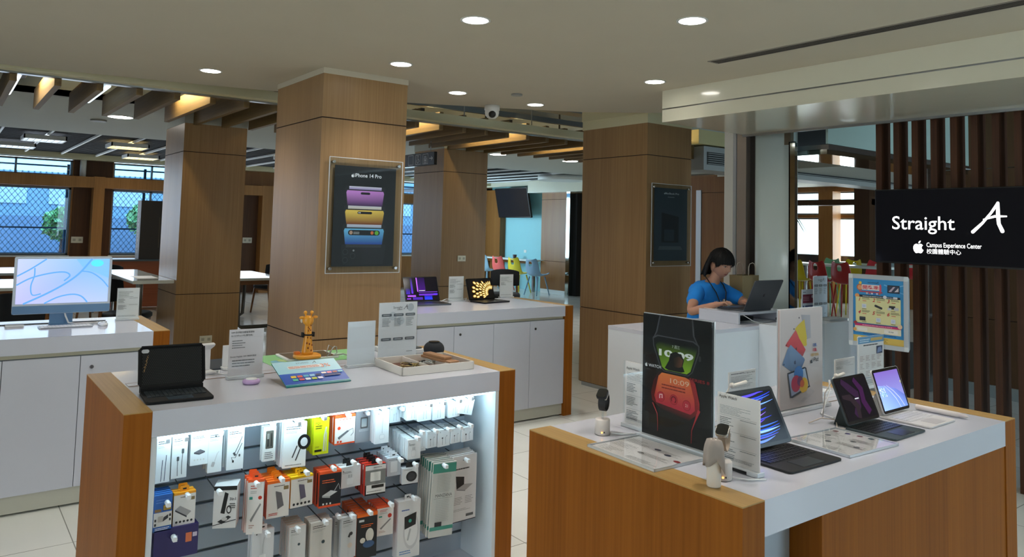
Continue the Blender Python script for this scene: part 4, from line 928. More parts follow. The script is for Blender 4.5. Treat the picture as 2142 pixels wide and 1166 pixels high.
for i in range(38): a.disc(-.100+.006*rnd.random()+.014*((i % 13)/13), .055+.06*((i % 13)/13)+.004*rnd.random(), .0009, '#e8b878', 6)
a.build('camera_cutout', PR, L)
# white charging stand with cable
t = thing('charging_stand', 'white T-shaped phone charging stand behind the black keyboard case', 'charger', (-3.325, .925, .9105), R(100))
wp = mat('white_plastic', '#f0f1f2', .3)
m = MB(); m.prism(rrect(.07, .075, .012), 0, .009, 'z'); m.build('foot', wp, t, bevel=.002)
m = MB(); m.rings([[(-.026, .012, .009), (.026, .012, .009), (.026, .026, .009), (-.026, .026, .009)], [(-.026, .012, .095), (.026, .012, .095), (.026, .026, .095), (-.026, .026, .095)], [(-.034, -.006, .110), (.034, -.006, .110), (.034, .016, .118), (-.034, .016, .118)], [(-.036, -.01, .118), (.036, -.01, .118), (.036, .008, .124), (-.036, .008, .124)]], smooth=False); m.build('arm', wp, t, bevel=.003)
m = MB(); m.tube([(.03, -.01, .006), (.045, -.03, .01), (.03, -.06, .004), (.05, -.12, .004)], .003, 6); m.build('cable', wp, t)
t = thing('charging_stand', 'second white charging stand, mostly hidden behind the information sign', 'charger', (-3.37, 1.03, .9105), R(90))
m = MB(); m.prism(rrect(.05, .06, .01), 0, .009, 'z'); m.build('foot', wp, t); m = MB(); m.box(-.02, .02, .01, .02, .009, .1); a_ = m.build('arm', wp, t, bevel=.002)
m = MB(); m.box(-.12, .12, 0, .22, 0, .004); tag(m.build('desk_mat', mat('mat_navy', '#1c2a36', .6), loc=(-3.50, .95, .9102)), 'dark blue mat lying behind the white charging stand', 'mat').rotation_euler.z = 0
t = thing('cable_cover', 'long narrow white cable cover strip across the accessory counter', 'cover', (0, 0, 0)); m = MB(); m.box(-3.255, -3.195, .61, 2.03, .9102, .9115); m.build('strip', white_lam, t); m = MB(); m.box(-3.197, -3.194, .61, 2.03, .9102, .912); m.box(-3.256, -3.253, .61, 2.03, .9102, .912); m.build('edge_gap', mat('gap_tan', '#a08a78', .6), t)
# lilac puck
t = thing('wireless_charger', 'round lilac wireless charging puck in front of the information sign', 'charger', (-3.03, 1.02, .9105))
lil = mat('lilac', '#c9a9d8', .4); m = MB(); m.lathe([(.001, 0), (.028, .0), (.033, .004), (.034, .010), (.030, .016), (.02, .018), (.001, .018)], 32); m.build('body', lil, t)
m = MB(); m.lathe([(.001, .021), (.019, .021), (.022, .019), (.022, .0175), (.001, .017)], 28); m.build('pad', wp, t)
# giraffe tablet holder
gy = mat('giraffe_yellow', '#eda32e', .38, coat=.2); gp = mat('giraffe_spot', '#8a3f12', .5)
g = thing('giraffe_lamp', 'orange giraffe-shaped toy lamp with brown spots standing on its base', 'toy', (-3.40, 1.398, .9245), FX)
m = MB(); rs = []
for z, k in ((0, .95), (.003, 1), (.012, 1), (.017, .93)): rs.append([(p[0]*k, p[1]*k, z) for p in rrect(.118, .095, .03, 5)])
m.rings(rs); m.build('base', gy, g)
m = MB(); m.lathe([(.027, .014), (.026, .03), (.023, .055), (.0195, .085), (.018, .10), (.0165, .112), (.016, .145), (.016, .152)], 24); nk = m.build('neck', gy, g)
m = MB(); rs = []
for z, rx, ry, oy in ((.150, .013, .013, 0), (.156, .021, .021, .002), (.168, .026, .026, .006), (.180, .025, .026, .006), (.188, .020, .022, .004), (.194, .008, .01, .002)): rs.append([(rx*math.cos(R(i*18)), oy+ry*math.sin(R(i*18)), z) for i in range(20)])
m.rings(rs); hd = m.build('head', gy, g)
for s in (-1, 1):
    m = MB(); m.tube([(s*.012, .002, .188), (s*.0145, .002, .203)], .004, 8); m.ball((s*.0155, .002, .208), .0085, 12, 8); m.build('horn', gy, hd)
    m = MB(); m.ball((s*.033, .0, .186), (.013, .004, .007), 12, 8); m.build('ear', gy, hd)
    m = MB(); m.ball((s*.026, .018, .171), (.005, .008, .012), 10, 8); m.build('cheek', mat('muzzle_cream', '#f3e9d8', .4), hd)
m = MB()
for an, z in ((250, .142), (295, .150), (255, .126), (290, .128), (245, .095), (290, .092), (270, .066), (255, .048), (290, .036), (265, .155-.02), (240, .07), (310, .06)):
    r = .0162 if z > .11 else .0165+(.11-z)*.115; c = (r*math.cos(R(an)), r*math.sin(R(an)), z)
    m.ball(c, (.0028, .0028, .0042) if z > .08 else (.0036, .0036, .0052), 8, 6)
m.build('spots', gp, nk)
m = MB(); m.tube([(.021*math.cos(R(i*15)), .021*math.sin(R(i*15)), .107) for i in range(25)], .004, 6, False); m.cbox((-.026, 0, .107), (.008, .02, .022)); m.cbox((.026, 0, .107), (.008, .02, .022)); m.build('collar', blackm, g, bevel=.002)
m = MB(); m.cbox((-.042, .02, .022), (.026, .024, .014)); m.build('button', mat('giraffe_orange', '#e9801f', .4), g, bevel=.003)
# green sheet and tablet under the giraffe
a = Art(); a.M = Matrix.Rotation(R(-90), 4, 'X'); a.col = (1, 1, 1)
m = Art(); m.col = srgb('#8fd08a'); m.box(-3.62, -3.35, 1.215, 1.70, .9102, .9112)
def flat(a, cx, cy, rx, ry, z, col, n=18): a.col = srgb(col); a.add([(cx+rx*math.cos(2*math.pi*i/n), cy+ry*math.sin(2*math.pi*i/n), z) for i in range(n)], [tuple(range(n))], False)
flat(m, -3.43, 1.27, .04, .03, .9114, '#7fc8e0'); flat(m, -3.45, 1.30, .03, .022, .9115, '#cfe6a0'); flat(m, -3.5, 1.60, .05, .03, .9114, '#b8e0c0'); flat(m, -3.44, 1.64, .02, .02, .9115, '#f0e08a')
tag(m.build('activity_sheet', PR), 'bright green illustrated sheet lying under the giraffe and tablet', 'paper')
t = thing('tablet_computer', 'tablet with a white frame and dark screen lying under the giraffe', 'tablet', (-3.5, 1.44, .912), R(88))
m = MB(); m.prism(rrect(.25, .19, .012), 0, .008, 'z'); m.build('frame', wp, t, bevel=.001); m = MB(); m.prism(rrect(.222, .165, .004), .0082, .009, 'z'); m.build('screen', mat('tablet_screen_off', '#3c3f3c', .08, coat=1), t)
m = MB(); cw = mat('cable_grey', '#9a9c98', .4)
m.tube([(-3.41, 1.50, .918), (-3.42, 1.52, .94), (-3.44, 1.55, .96), (-3.45, 1.565, .955), (-3.43, 1.56, .93), (-3.40, 1.53, .925), (-3.36, 1.56, .935), (-3.30, 1.58, .93), (-3.26, 1.585, .914), (-3.2, 1.6, .914)], .0028, 6)
m.tube([(-3.44, 1.51, .93), (-3.46, 1.53, .965), (-3.45, 1.545, .955), (-3.42, 1.52, .925)], .0024, 6)
tag(m.build('charging_cable', cw), 'looped grey cable lying to the right of the giraffe', 'cable')
# slanted blue offer sign
A0 = onZ(600, 813); A1 = onZ(734, 798); sx = (A0.x+A1.x)/2; sy0, sy1 = A0.y, A1.y
zz = .91
for i in range(60):
    q = onZ(570, 765, zz); L_ = math.hypot(q.x-sx, zz-.91)
    if L_ < .19: break
    zz += .003
tl = math.atan2(zz-.91, sx-q.x)
t = thing('slanted_sign', 'slanted blue and aqua offer sign in clear acrylic at the counter front', 'sign', (sx, (sy0+sy1)/2+.012*0, .912), FX)
w_ = sy1-sy0
a = Art(y0=-.002); a.col = srgb('#0f7c80'); a.box(-w_/2, w_/2, -.002, .002, 0, .19)
a.rect(-w_/2, w_/2, .004, .19, '#9adcf0', '#bfe8f6'); a.rect(-w_/2, w_/2, .0, .012, '#0f7c80'); a.rect(-w_/2, w_/2, .014, .095, '#1f4fb0', '#2e63c8')
a.text('STUDIO', -.012, .166, .014, '#5a7680', 'c', 0, 0, 1.1); a.brushA(.04, .171, .016, '#222c38')
a.rr(-.01, .138, .15, .024, .005, '#e9f0f2'); a.lines(-.08, .055, .13, .147, 2, '#d07a60', .7, 5, .1); a.text('3%', .075, .125, .036, '#e8825c', 'c', .01)
for r in range(2):
    for c in range(5): a.rr(-.085+c*.026, .066-r*.024, .021, .016, .003, ['#f0d040', '#e06a50', '#58b8d8', '#9ad0f0', '#1c2a60', '#58c098', '#d05060', '#e8f0f8', '#c8d850', '#e0e0f8'][r*5+c])
for c in range(4): a.rr(.045+c*.024, .076, .02, .013, .002, ['#f4f0f0', '#f090a0', '#b06a58', '#78c8e0'][c])
a.rect(.04, .11, .048, .062, '#16306e')
c_ = a.build('card', PR, t); c_.rotation_euler = (-(math.pi/2-tl), 0, 0)
bk_ = .19*math.cos(tl); hk_ = .19*math.sin(tl)
m = MB(); m.add([(-w_/2, bk_*.99, hk_*.98), (w_/2, bk_*.99, hk_*.98), (w_/2, bk_*.99, 0), (-w_/2, bk_*.99, 0)], [(0, 1, 2, 3)]); m.add([(-w_/2, .004, 0), (w_/2, .004, 0), (w_/2, bk_, 0), (-w_/2, bk_, 0)], [(0, 1, 2, 3)]); m.build('acrylic_back', acrylic, t)
card_stand('blank_sign', 'blank white sign in a clear acrylic stand right of the giraffe', 'sign', (-3.15, 1.548, .9105), FX, .134, .19, None, '#f6f7fa')
def pill(a, u, v, w, h): a.rr(u, v, w, h, h*.3, '#6a6e74'); a.lines(u-w*.35, u+w*.35, v-h*.2, v+h*.2, 1, '#d8dadc', .7, int(u*1000)+9, .1)
def straightA(a, w, h, pink=False):
    a.disc(w*.32, h*.90, w*.09, '#cfd3d8'); a.disc(-w*.15, h*.75, w*.10, '#dfe2e6'); a.disc(w*.06, h*.66, w*.1, '#dfe2e6')
    a.text('Straight', -w*.02, h*.885, h*.062, '#444444', 'c'); a.brushA(w*.20, h*.91, h*.08, '#222222'); a.lines(-w*.04, w*.1, h*.855, h*.872, 1, '#555555', .7, 4, .05)
    for c in (-1, 0, 1):
        pill(a, c*w*.31, h*.77, w*.26, h*.05); a.lines(c*w*.31-w*.11, c*w*.31+w*.11, h*.56, h*.72, 7, '#777777', .4, c+12, .4); pill(a, c*w*.31, h*.33, w*.26, h*.05)
    a.lines(w*.23, w*.39, h*.085, h*.1, 1, '#777777', .8, 8, .05)
card_stand('service_sign', 'tall white service sign with grey pill headings, behind the accessory tray', 'sign', (-3.24, 1.781, .9105), FX, .204, .258, straightA, '#f8f6f8')
# tray of samples
t = thing('sample_tray', 'shallow white divided tray on the accessory counter', 'tray', (-3.0, 1.79, .9105), R(88))
cream = mat('tray_cream', '#ece6de', .5); w2, d2, hh = .36, .275, .034
m = MB(); m.box(-w2/2, w2/2, -d2/2, -d2/2+.006, 0, hh); m.box(-w2/2, w2/2, d2/2-.006, d2/2, 0, hh); m.box(-w2/2, -w2/2+.006, -d2/2, d2/2, 0, hh); m.box(w2/2-.006, w2/2, -d2/2, d2/2, 0, hh); m.build('wall', cream, t)
m = MB(); m.box(-w2/2+.006, w2/2-.006, -d2/2+.006, d2/2-.006, 0, .004); m.build('floor', mat('tray_felt', '#6b4a3e', .9), t)
m = MB(); m.box(-.045, -.042, -d2/2+.006, d2/2-.006, .004, hh-.002); m.box(.055, .058, -d2/2+.006, d2/2-.006, .004, hh-.002); m.build('divider', cream, t)
def wirepile(name, lab, cx, cy, r, n, mt, z=.918, seed=1, th=.0022):
    rnd = random.Random(seed); m = MB(); p = []
    for i in range(n):
        a = i*.9+rnd.uniform(-.5, .5); q = r*rnd.uniform(.4, 1); p.append((cx+q*math.cos(a), cy+q*1.3*math.sin(a), z+.022*rnd.random()))
    sm_ = []
    for i in range(1, len(p)-2):
        for k in range(4):
            u = k/4; sm_.append(tuple(.5*((2*p[i][c])+(-p[i-1][c]+p[i+1][c])*u+(2*p[i-1][c]-5*p[i][c]+4*p[i+1][c]-p[i+2][c])*u*u+(-p[i-1][c]+3*p[i][c]-3*p[i+1][c]+p[i+2][c])*u**3) for c in range(3)))
    m.tube(sm_, th, 5); return tag(m.build(name, mt), lab, 'strap' if 'strap' in lab else 'cable')
wirepile('beaded_strap', 'tangled gold and black beaded strap in the left part of the tray', -2.97, 1.70, .045, 26, mat('gold_bead', '#9c8a5a', .3, metal=.7), seed=2)
wirepile('cord_strap', 'tangled black cord strap in the tray', -3.0, 1.745, .04, 18, blackm, .92, 5, .003)
wirepile('clear_cable', 'tangle of pale clear cables in the middle part of the tray', -3.0, 1.80, .045, 22, mat('clear_cable', '#a9b0ae', .2), seed=8)
m = MB(); m.box(-.11, .12, -.026, .026, 0, .012); m.box(-.10, .07, -.022, .022, .012, .024); o = m.build('leather_case', mat('tan_leather', '#9c7350', .6, bump=.2), bevel=.003, loc=(-2.99, 1.862, .938)); o.rotation_euler.z = R(4); tag(o, 'tan leather case lying across the tray', 'case')
wirepile('leather_strap', 'small tan leather strap in the right part of the tray', -3.03, 1.92, .02, 12, mat('tan_pale', '#c0a58c', .6), seed=11, th=.004)
# smart speaker
t = thing('smart_speaker', 'small round black fabric speaker behind the sample tray', 'speaker', (-3.226, 1.978, .9105))
m = MB(); m.lathe([(.051*math.sin(R(20+i*7))**.8, .036-.038*math.cos(R(20+i*7))) for i in range(19)], 48); m.build('body', mat('speaker_fabric', '#22252b', .9, bump=.8, bscale=900), t)
m = MB(); m.lathe([(.001, .071), (.024, .071), (.028, .0725)], 32); m.build('top_panel', mat('speaker_top', '#0a0a0b', .1, coat=1), t)
t = thing('tablet_computer', 'grey tablet in a white cradle behind the service sign', 'tablet', (-3.43, 1.93, .9105), R(88))
m = MB(); m.box(-.13, .06, -.10, .09, 0, .022); m.build('cradle', wp, t, bevel=.003); m = MB(); m.box(-.12, .05, -.09, .08, .022, .028); o = m.build('body', mat('tab_dark', '#4a4d50', .3), t, bevel=.002); 
# wall posters on the pillars
def wall_poster(name, lab, xf, y0, y1, z0, z1, iy0, iy1, iz0, iz1, draw):
    t = thing(name, lab, 'poster', (xf, (y0+y1)/2, z0), FX); w, h = y1-y0, z1-z0; cy = (y0+y1)/2
    m = MB(); m.box(-w/2, w/2, -.030, -.026, 0, h); m.build('acrylic_sheet', acrylic, t)
    m = MB()
    for q in ((-w/2, w/2, -.003, .001), (-w/2, w/2, h-.001, h+.003)): m.box(q[0]-.003, q[1]+.003, -.0305, -.0255, q[2], q[3])
    for q in (-w/2-.003, w/2-.001): m.box(q, q+.004, -.0305, -.0255, 0, h)
    m.build('acrylic_rim', acr_edge, t)
    m = MB(); m.box(-w/2, w/2, -.012, -.008, 0, h); m.build('back_sheet', acrylic, t)
    a = Art(y0=-.014); W_, H_ = iy1-iy0, iz1-iz0; a.M = Matrix.Translation(((iy0+iy1)/2-cy, 0, iz0-z0)); a.col = srgb('#060607'); a.box(-W_/2, W_/2, -.014, -.0125, 0, H_); a.y0 = -.0142; draw(a, W_, H_); a.build('print', printed('poster_print', .4, 0, .15), t)
    for su in (-1, 1):
        for zz_ in (.03, h-.03):
            m = MB(); m.M = Matrix.Translation((su*(w/2-.03), 0, zz_)) @ Matrix.Rotation(R(90), 4, 'X'); m.cyl((0, 0), .010, 0, .038, 16); m.build('standoff', mat('chrome', '#d0d4d8', .12, metal=1), t)
    return t
def phones(a, w, h):
    a.rect(-w/2, w/2, 0, h, '#050506'); a.apple(-w*.215, h*.905, h*.034, '#eef0f2'); a.text('iPhone 14 Pro', w*.035, h*.893, .036, '#f2f4f6', 'c', .012, fitw=w*.44)
    for k, (zb_, hh_, fr, c0, c1, wd) in enumerate(((.60, .20, '#8f7ab8', '#2a1446', '#c987d6', .66), (.415, .19, '#d9d0bd', '#7a2408', '#f0cf5a', .68), (.22, .20, '#a9bcd8', '#1c46a8', '#6fc4f0', .70), (.02, .20, '#3a3a3c', '#0b0b0c', '#161617', .72))):
        W0 = w*wd; z0_, z1_ = h*zb_, h*(zb_+hh_); cx = -w*.0
        a.poly([(cx-W0*.45, z0_), (cx+W0*.45, z0_), (cx+W0*.5, z1_-.03), (cx+W0*.49, z1_-.004), (cx+W0*.46, z1_), (cx-W0*.46, z1_), (cx-W0*.49, z1_-.004), (cx-W0*.5, z1_-.03)], '#1b1a1e')
        a.poly([(cx-W0*.40, z1_-.022), (cx+W0*.40, z1_-.022), (cx+W0*.40, z1_-.001), (cx-W0*.40, z1_-.001)], fr, [fr, fr, '#d5d5e0', '#d5d5e0'] if k < 3 else None)
        if k < 3: a.poly([(cx-W0*.425, z0_), (cx+W0*.425, z0_), (cx+W0*.465, z1_-.045), (cx+W0*.445, z1_-.03), (cx-W0*.445, z1_-.03), (cx-W0*.465, z1_-.045)], c0, [c0, c0, c1, c1, c1, c1])
        if k == 0: a.rr(0, z1_-.048, .072, .016, .008, '#050506')
        if k == 1: a.rr(0, z1_-.048, .11, .017, .008, '#050506'); a.disc(-.045, z1_-.048, .004, '#ffffff', 10); a.disc(-.035, z1_-.048, .004, '#ffffff', 10)
        if k == 2: a.rr(0, z1_-.058, .24, .036, .018, '#050506'); a.disc(-.098, z1_-.058, .013, '#c9a088', 14); a.lines(-.08, -.03, z1_-.07, z1_-.05, 2, '#cccccc', .5, 3); a.disc(.06, z1_-.058, .012, '#f07a40', 14); a.disc(.095, z1_-.058, .015, '#74c93c', 14)
        if k == 3:
            a.rr(-W0*.22, z0_+.055, .13, .12, .02, '#151516')
            for q in ((-.135, .085), (-.135, .03), (-.08, .058)): a.disc(q[0]-.0, z0_+q[1], .021, '#2c2d30', 18); a.disc(q[0], z0_+q[1], .015, '#0a0b0d', 18)
            a.disc(-.075, z0_+.095, .007, '#9a9a9c', 12)
wall_poster('phone_poster', 'framed acrylic poster of four overlapping phones on the nearest pillar', -4.808, 2.067, 2.62, 1.217, 1.998, 2.112, 2.577, 1.26, 1.948, phones)
def macb(a, w, h):
    a.rect(-w/2, w/2, 0, h, '#2c3d47', '#24363f'); a.apple(-w*.2, h*.925, h*.022, '#c8d0d4'); a.text('MacBook Pro', w*.03, h*.915, .026, '#c8d0d4', 'c', .006, fitw=w*.42); a.lines(-w*.1, w*.12, h*.87, h*.885, 1, '#8a9499', .6, 2, .1)
    a.poly([(-w*.34, h*.2), (w*.30, h*.2), (w*.30, h*.66), (-w*.34, h*.72)], '#2b3a44'); a.poly([(-w*.28, h*.25), (w*.24, h*.25), (w*.24, h*.61), (-w*.28, h*.66)], '#0e1a22')
    a.rr(-w*.05, h*.35, w*.3, h*.16, .01, '#24343e'); a.poly([(-w*.38, h*.15), (w*.36, h*.15), (w*.30, h*.2), (-w*.34, h*.2)], '#4a5860')
wall_poster('laptop_poster', 'framed acrylic poster of a laptop on the cream-collared pillar', -4.832, 5.25, 5.806, 1.232, 2.0, 5.30, 5.765, 1.28, 1.965, macb)
# ---------------------------------------------------------------- accessories hanging in the niche of the front counter
hook0 = None
def hook(px, py, x_tip, lab='white-tipped metal display hook in the lit niche'):
    global hook0
    p = onX(px, py, x_tip)
    if hook0 is None:
        t = thing('display_hook', lab, 'hook', (x_tip, p.y, p.z), 0, 'white-tipped display hooks')
        m = MB(); m.tube([(0, 0, .0), (-.02, 0, -.006), (-.17, 0, .008)], .0022, 6); m.build('rod', lock_m, t)
        m = MB(); m.rings([[(0.004+q*.004, s*(.0065), z) for s, z in ((-1, -.006), (1, -.006), (1, .008), (-1, .008))] for q in (0, 5)], smooth=False); m.tube([(-.006, 0, .003), (.02, 0, .0)], .0085, 10); m.build('tip', wp, t)
        hook0 = t; return t
    return dup(hook0, (x_tip, p.y, p.z))
def g_lines(a, w, h, s, head='#444444'):
    a.lines(-w*.4, w*.35, h*.84, h*.93, 2, head, .45, s, .4); a.lines(-w*.4, w*.2, h*.76, h*.82, 2, '#999999', .35, s+1, .4)
def A_cable(a, w, h, s): g_lines(a, w, h, s); a.band([(-w*.1, h*.05), (-w*.12, h*.25), (-w*.1, h*.5)], w*.035, '#3a3c40'); a.band([(w*.18, h*.08), (w*.16, h*.35), (w*.2, h*.62)], w*.035, '#3a3c40'); a.rr(-w*.1, h*.45, w*.16, h*.10, .002, '#55585c'); a.rr(w*.2, h*.62, w*.16, h*.11, .002, '#55585c')
def A_pens(a, w, h, s): g_lines(a, w, h, s); a.band([(-w*.12, h*.03), (-w*.05, h*.5)], w*.045, '#2d3a55'); a.band([(w*.12, h*.03), (w*.2, h*.6)], w*.045, '#2d3a55')
def A_puck(a, w, h, s): g_lines(a, w, h, s); a.poly([(-w*.3, h*.42), (w*.0, h*.36), (w*.32, h*.42), (w*.05, h*.5)], '#6c6a70'); a.poly([(-w*.3, h*.42), (w*.0, h*.36), (w*.0, h*.33), (-w*.3, h*.38)], '#35343a'); a.poly([(w*.0, h*.36), (w*.32, h*.42), (w*.32, h*.385), (w*.0, h*.33)], '#4a484e'); [a.rr(-w*.25+k*w*.17, h*.17, w*.09, h*.05, .002, '#d8d4ce') for k in range(4)]
def A_adapter(a, w, h, s): g_lines(a, w, h, s); a.disc(0, h*.88, w*.05, '#2a2a2c'); a.rr(-w*.12, h*.2, w*.22, h*.12, .003, '#b9b7b8', rot=-.3); a.band([(-w*.02, h*.26), (w*.15, h*.45), (w*.28, h*.5)], w*.04, '#c8c6c6')
def A_multi(a, w, h, s): g_lines(a, w, h, s); a.band([(w*.38, h*.78), (w*.15, h*.55), (-w*.05, h*.38)], w*.035, '#26282b'); a.band([(w*.38, h*.62), (w*.2, h*.45), (w*.0, h*.28), (-w*.22, h*.3), (-w*.15, h*.2)], w*.035, '#26282b'); a.rr(-w*.05, h*.37, w*.12, h*.09, .002, '#4b4d50', rot=.6); a.rr(w*.25, h*.33, w*.1, h*.06, .002, '#4b4d50'); a.rr(-w*.12, h*.2, w*.1, h*.06, .002, '#2a2c2e')
def A_window(a, w, h, s): a.rr(0, h*.62, w*.62, h*.52, .003, '#5a564e'); a.band([(-w*.12, h*.42), (-w*.12, h*.78)], w*.09, '#1b1c1e'); a.band([(w*.14, h*.42), (w*.14, h*.8)], w*.07, '#1b1c1e'); a.rr(-w*.12, h*.72, w*.18, h*.16, .002, '#8d8a84'); g_ = a.lines(-w*.36, w*.36, h*.06, h*.28, 4, '#55585a', .4, s, .3)
def A_tether(a, w, h, s):
    g_lines(a, w, h, s); a.disc(w*.4, h*.55, w*.28, '#161718', 26, h*.17) ; a.disc(w*.4, h*.55, w*.16, '#dfe0e0', 22, h*.10); a.rect(w*.495, w*.7, h*.3, h*.8, '#f1f1ef') if 0 else None
    a.band([(w*.1, h*.48), (-w*.1, h*.22)], w*.05, '#3a3c40'); a.band([(w*.25, h*.42), (w*.05, h*.15)], w*.05, '#3a3c40'); a.lines(-w*.4, w*.4, h*.04, h*.08, 1, '#888888', .5, s)
def A_yellow(a, w, h, s): a.text('PQI', -w*.4, h*.84, .012, '#3a3c10', 'l', .01); a.lines(-w*.4, w*.1, h*.7, h*.82, 2, '#4a4c10', .6, s, .3); a.band([(w*.18, h*.08), (w*.2, h*.5), (w*.32, h*.75)], w*.10, '#c9c7ac'); a.band([(w*.32, h*.08), (w*.33, h*.6)], w*.06, '#c9c7ac'); a.rect(-w*.42, w*.05, h*.08, h*.14, '#22230f'); a.lines(-w*.4, -w*.05, h*.18, h*.24, 2, '#6a6c20', .4, s+2)
def A_orhub(a, w, h, s):
    a.rect(-w*.5, w*.5, 0, h, '#f3efec'); a.rect(-w*.5, w*.5, h*.90, h, '#f0602c'); a.rect(-w*.5, w*.5, 0, h*.05, '#e8552a'); a.disc(-w*.3, h*.56, w*.08, '#e34b28'); g_lines(a, w, h*.97, s, '#e0552a')
    a.poly([(-w*.34, h*.26), (w*.12, h*.46), (w*.2, h*.42), (-w*.26, h*.2)], '#6f7074'); a.poly([(-w*.34, h*.26), (-w*.26, h*.2), (-w*.26, h*.17), (-w*.34, h*.22)], '#3c3d40'); a.band([(w*.16, h*.44), (w*.4, h*.5), (w*.42, h*.35), (w*.3, h*.26)], w*.03, '#8b8c90'); a.rr(-w*.34, h*.1, w*.1, h*.07, .002, '#e34b28'); a.rr(-w*.2, h*.1, w*.1, h*.07, .002, '#e34b28')
def A_greyclear(a, w, h, s): a.rect(-w*.5, w*.5, 0, h, '#b7bcc2'); a.rr(-w*.02, h*.62, w*.42, h*.36, .004, '#6f6d6c'); a.rr(-w*.02, h*.62, w*.3, h*.26, .003, '#dcdcd8', '#a9b8c0'); a.lines(-w*.3, w*.3, h*.34, h*.42, 2, '#eef0f0', .5, s, .2)
def A_white(a, w, h, s): a.disc(-w*.3, h*.9, w*.035, '#555555', 8); a.band([(0, h*.3), (-.0, h*.55), (w*.06, h*.78)], w*.035, '#c9ccd0'); a.rr(0, h*.2, w*.36, h*.15, .004, '#dfe2e6'); a.rr(0, h*.2, w*.3, h*.11, .003, '#f6f7f8')
def A_cord(a, w, h, s): a.disc(-w*.34, h*.86, w*.03, '#555555', 8); a.band([(-w*.12, h*.1), (-w*.1, h*.55)], w*.03, '#b5b9be'); a.band([(w*.12, h*.1), (w*.1, h*.6)], w*.03, '#b5b9be'); a.rr(-w*.1, h*.5, w*.09, h*.14, .001, '#d5d8dc'); a.rr(w*.1, h*.55, w*.09, h*.14, .001, '#d5d8dc')
def A_ear(a, w, h, s): a.disc(-w*.34, h*.86, w*.03, '#555555', 8); a.disc(-w*.15, h*.5, w*.06, '#45464a', 10); a.band([(-w*.15, h*.1), (-w*.14, h*.45)], w*.03, '#8b8d92'); a.band([(w*.15, h*.1), (w*.12, h*.5), (w*.22, h*.62)], w*.03, '#b5b9be'); a.disc(w*.22, h*.6, w*.045, '#b5b9be', 10)
def A_charger(a, w, h, s): a.disc(-w*.36, h*.8, w*.03, '#555555', 8); a.rr(-w*.02, h*.3, w*.34, h*.36, .004, '#dddfe2'); a.rr(-w*.02, h*.29, w*.3, h*.3, .004, '#f0f1f3'); a.rr(-w*.08, h*.54, w*.06, h*.14, .001, '#b9bcc0'); a.rr(w*.04, h*.54, w*.06, h*.14, .001, '#b9bcc0'); a.lines(-w*.4, w*.1, h*.68, h*.78, 2, '#666666', .45, s, .3)
def A_blue(a, w, h, s):
    a.rect(-w*.5, w*.5, h*.14, h*.52, '#eceae6'); a.rect(-w*.0, w*.46, h*.56, h*.72, '#14161c'); a.rect(w*.02, w*.44, h*.575, h*.705, '#b9963c'); a.text('128GB', w*.23, h*.605, h*.075, '#1b1710', 'c', .015, fitw=w*.32); a.rect(-w*.46, -w*.1, h*.54, h*.62, '#8a6a3a'); a.rr(-w*.12, h*.34, w*.3, h*.16, .003, '#c9c2ba'); a.poly([(0, h*.26), (w*.3, h*.34), (w*.3, h*.44), (w*.05, h*.38)], '#3a3c40'); a.lines(-w*.4, w*.4, h*.03, h*.11, 2, '#e8eef8', .6, s, .2); a.lines(-w*.4, w*.3, h*.76, h*.9, 2, '#5f8ad0', .5, s+1, .3)
    for k in range(2): a.rr(-w*.4, h*.2+k*h*.12, w*.1, h*.07, .001, '#2c2c30'); a.rr(w*.4, h*.3+k*h*.12, w*.1, h*.07, .001, '#2c2c30')
def A_hub(a, w, h, s, col='#6d6a70', top='#f08a1c', rot=0):
    a.rect(-w*.5, w*.5, 0, h, '#eeebe6'); a.rect(-w*.5, w*.5, h*.93, h, top); a.lines(-w*.2, w*.3, h*.83, h*.87, 1, '#55504c', .6, s, .1); a.rr(w*.34, h*.78, w*.22, h*.10, .001, '#8a7650')
    if rot == 0: P = [(-w*.12, h*.72), (w*.14, h*.66), (w*.26, h*.3), (w*.0, h*.22)]
    elif rot == 1: P = [(-w*.42, h*.5), (-w*.2, h*.6), (w*.32, h*.38), (w*.12, h*.26)]
    else: P = [(-w*.14, h*.74), (w*.1, h*.70), (w*.2, h*.28), (-w*.04, h*.24)]
    a.poly(P[::-1], col); a.poly([P[0], (P[0][0], P[0][1]-h*.05), (P[3][0], P[3][1]-h*.05), P[3]], '#38363a')
    if rot != 0: [a.disc(-w*.34+k*w*.17, h*.11, w*.055, '#1c1c1e', 10) for k in range(5)]
    else: a.lines(-w*.4, w*.05, h*.06, h*.14, 2, '#c23a20', .6, s, .2)
def A_hub1(a, w, h, s): A_hub(a, w, h, s, '#a9a6a6', '#f0a020', 1)
def A_hub2(a, w, h, s): A_hub(a, w, h, s, '#6a686c', '#f0701c', 0)
def A_hub3(a, w, h, s): A_hub(a, w, h, s, '#6b6478', '#f2c21c', 2)
def A_3in1(a, w, h, s):
    a.rect(-w*.5, w*.5, 0, h, '#dedcda'); a.rect(-w*.5, w*.5, h*.9, h, '#1b1c1e'); a.poly([(-w*.18, h*.36), (w*.0, h*.34), (w*.14, h*.82), (-w*.02, h*.86)], '#141517'); a.disc(w*.18, h*.44, w*.11, '#2a2b2e', 18, h*.1); a.disc(w*.18, h*.44, w*.07, '#dedcda', 18, h*.065); a.poly([(-w*.3, h*.16), (w*.16, h*.3), (w*.3, h*.26), (-w*.1, h*.1)], '#242528'); a.disc(-w*.0, h*.22, w*.13, '#c9c6c2', 18, h*.045)
    a.text('3in1', w*.33, h*.66, .014, '#55565a', 'c', .02); a.lines(w*.2, w*.46, h*.46, h*.6, 3, '#3a3b3e', .6, s, .1); a.band([(-w*.5, h*.07), (w*.5, h*.2)], h*.018, '#2c2d30')
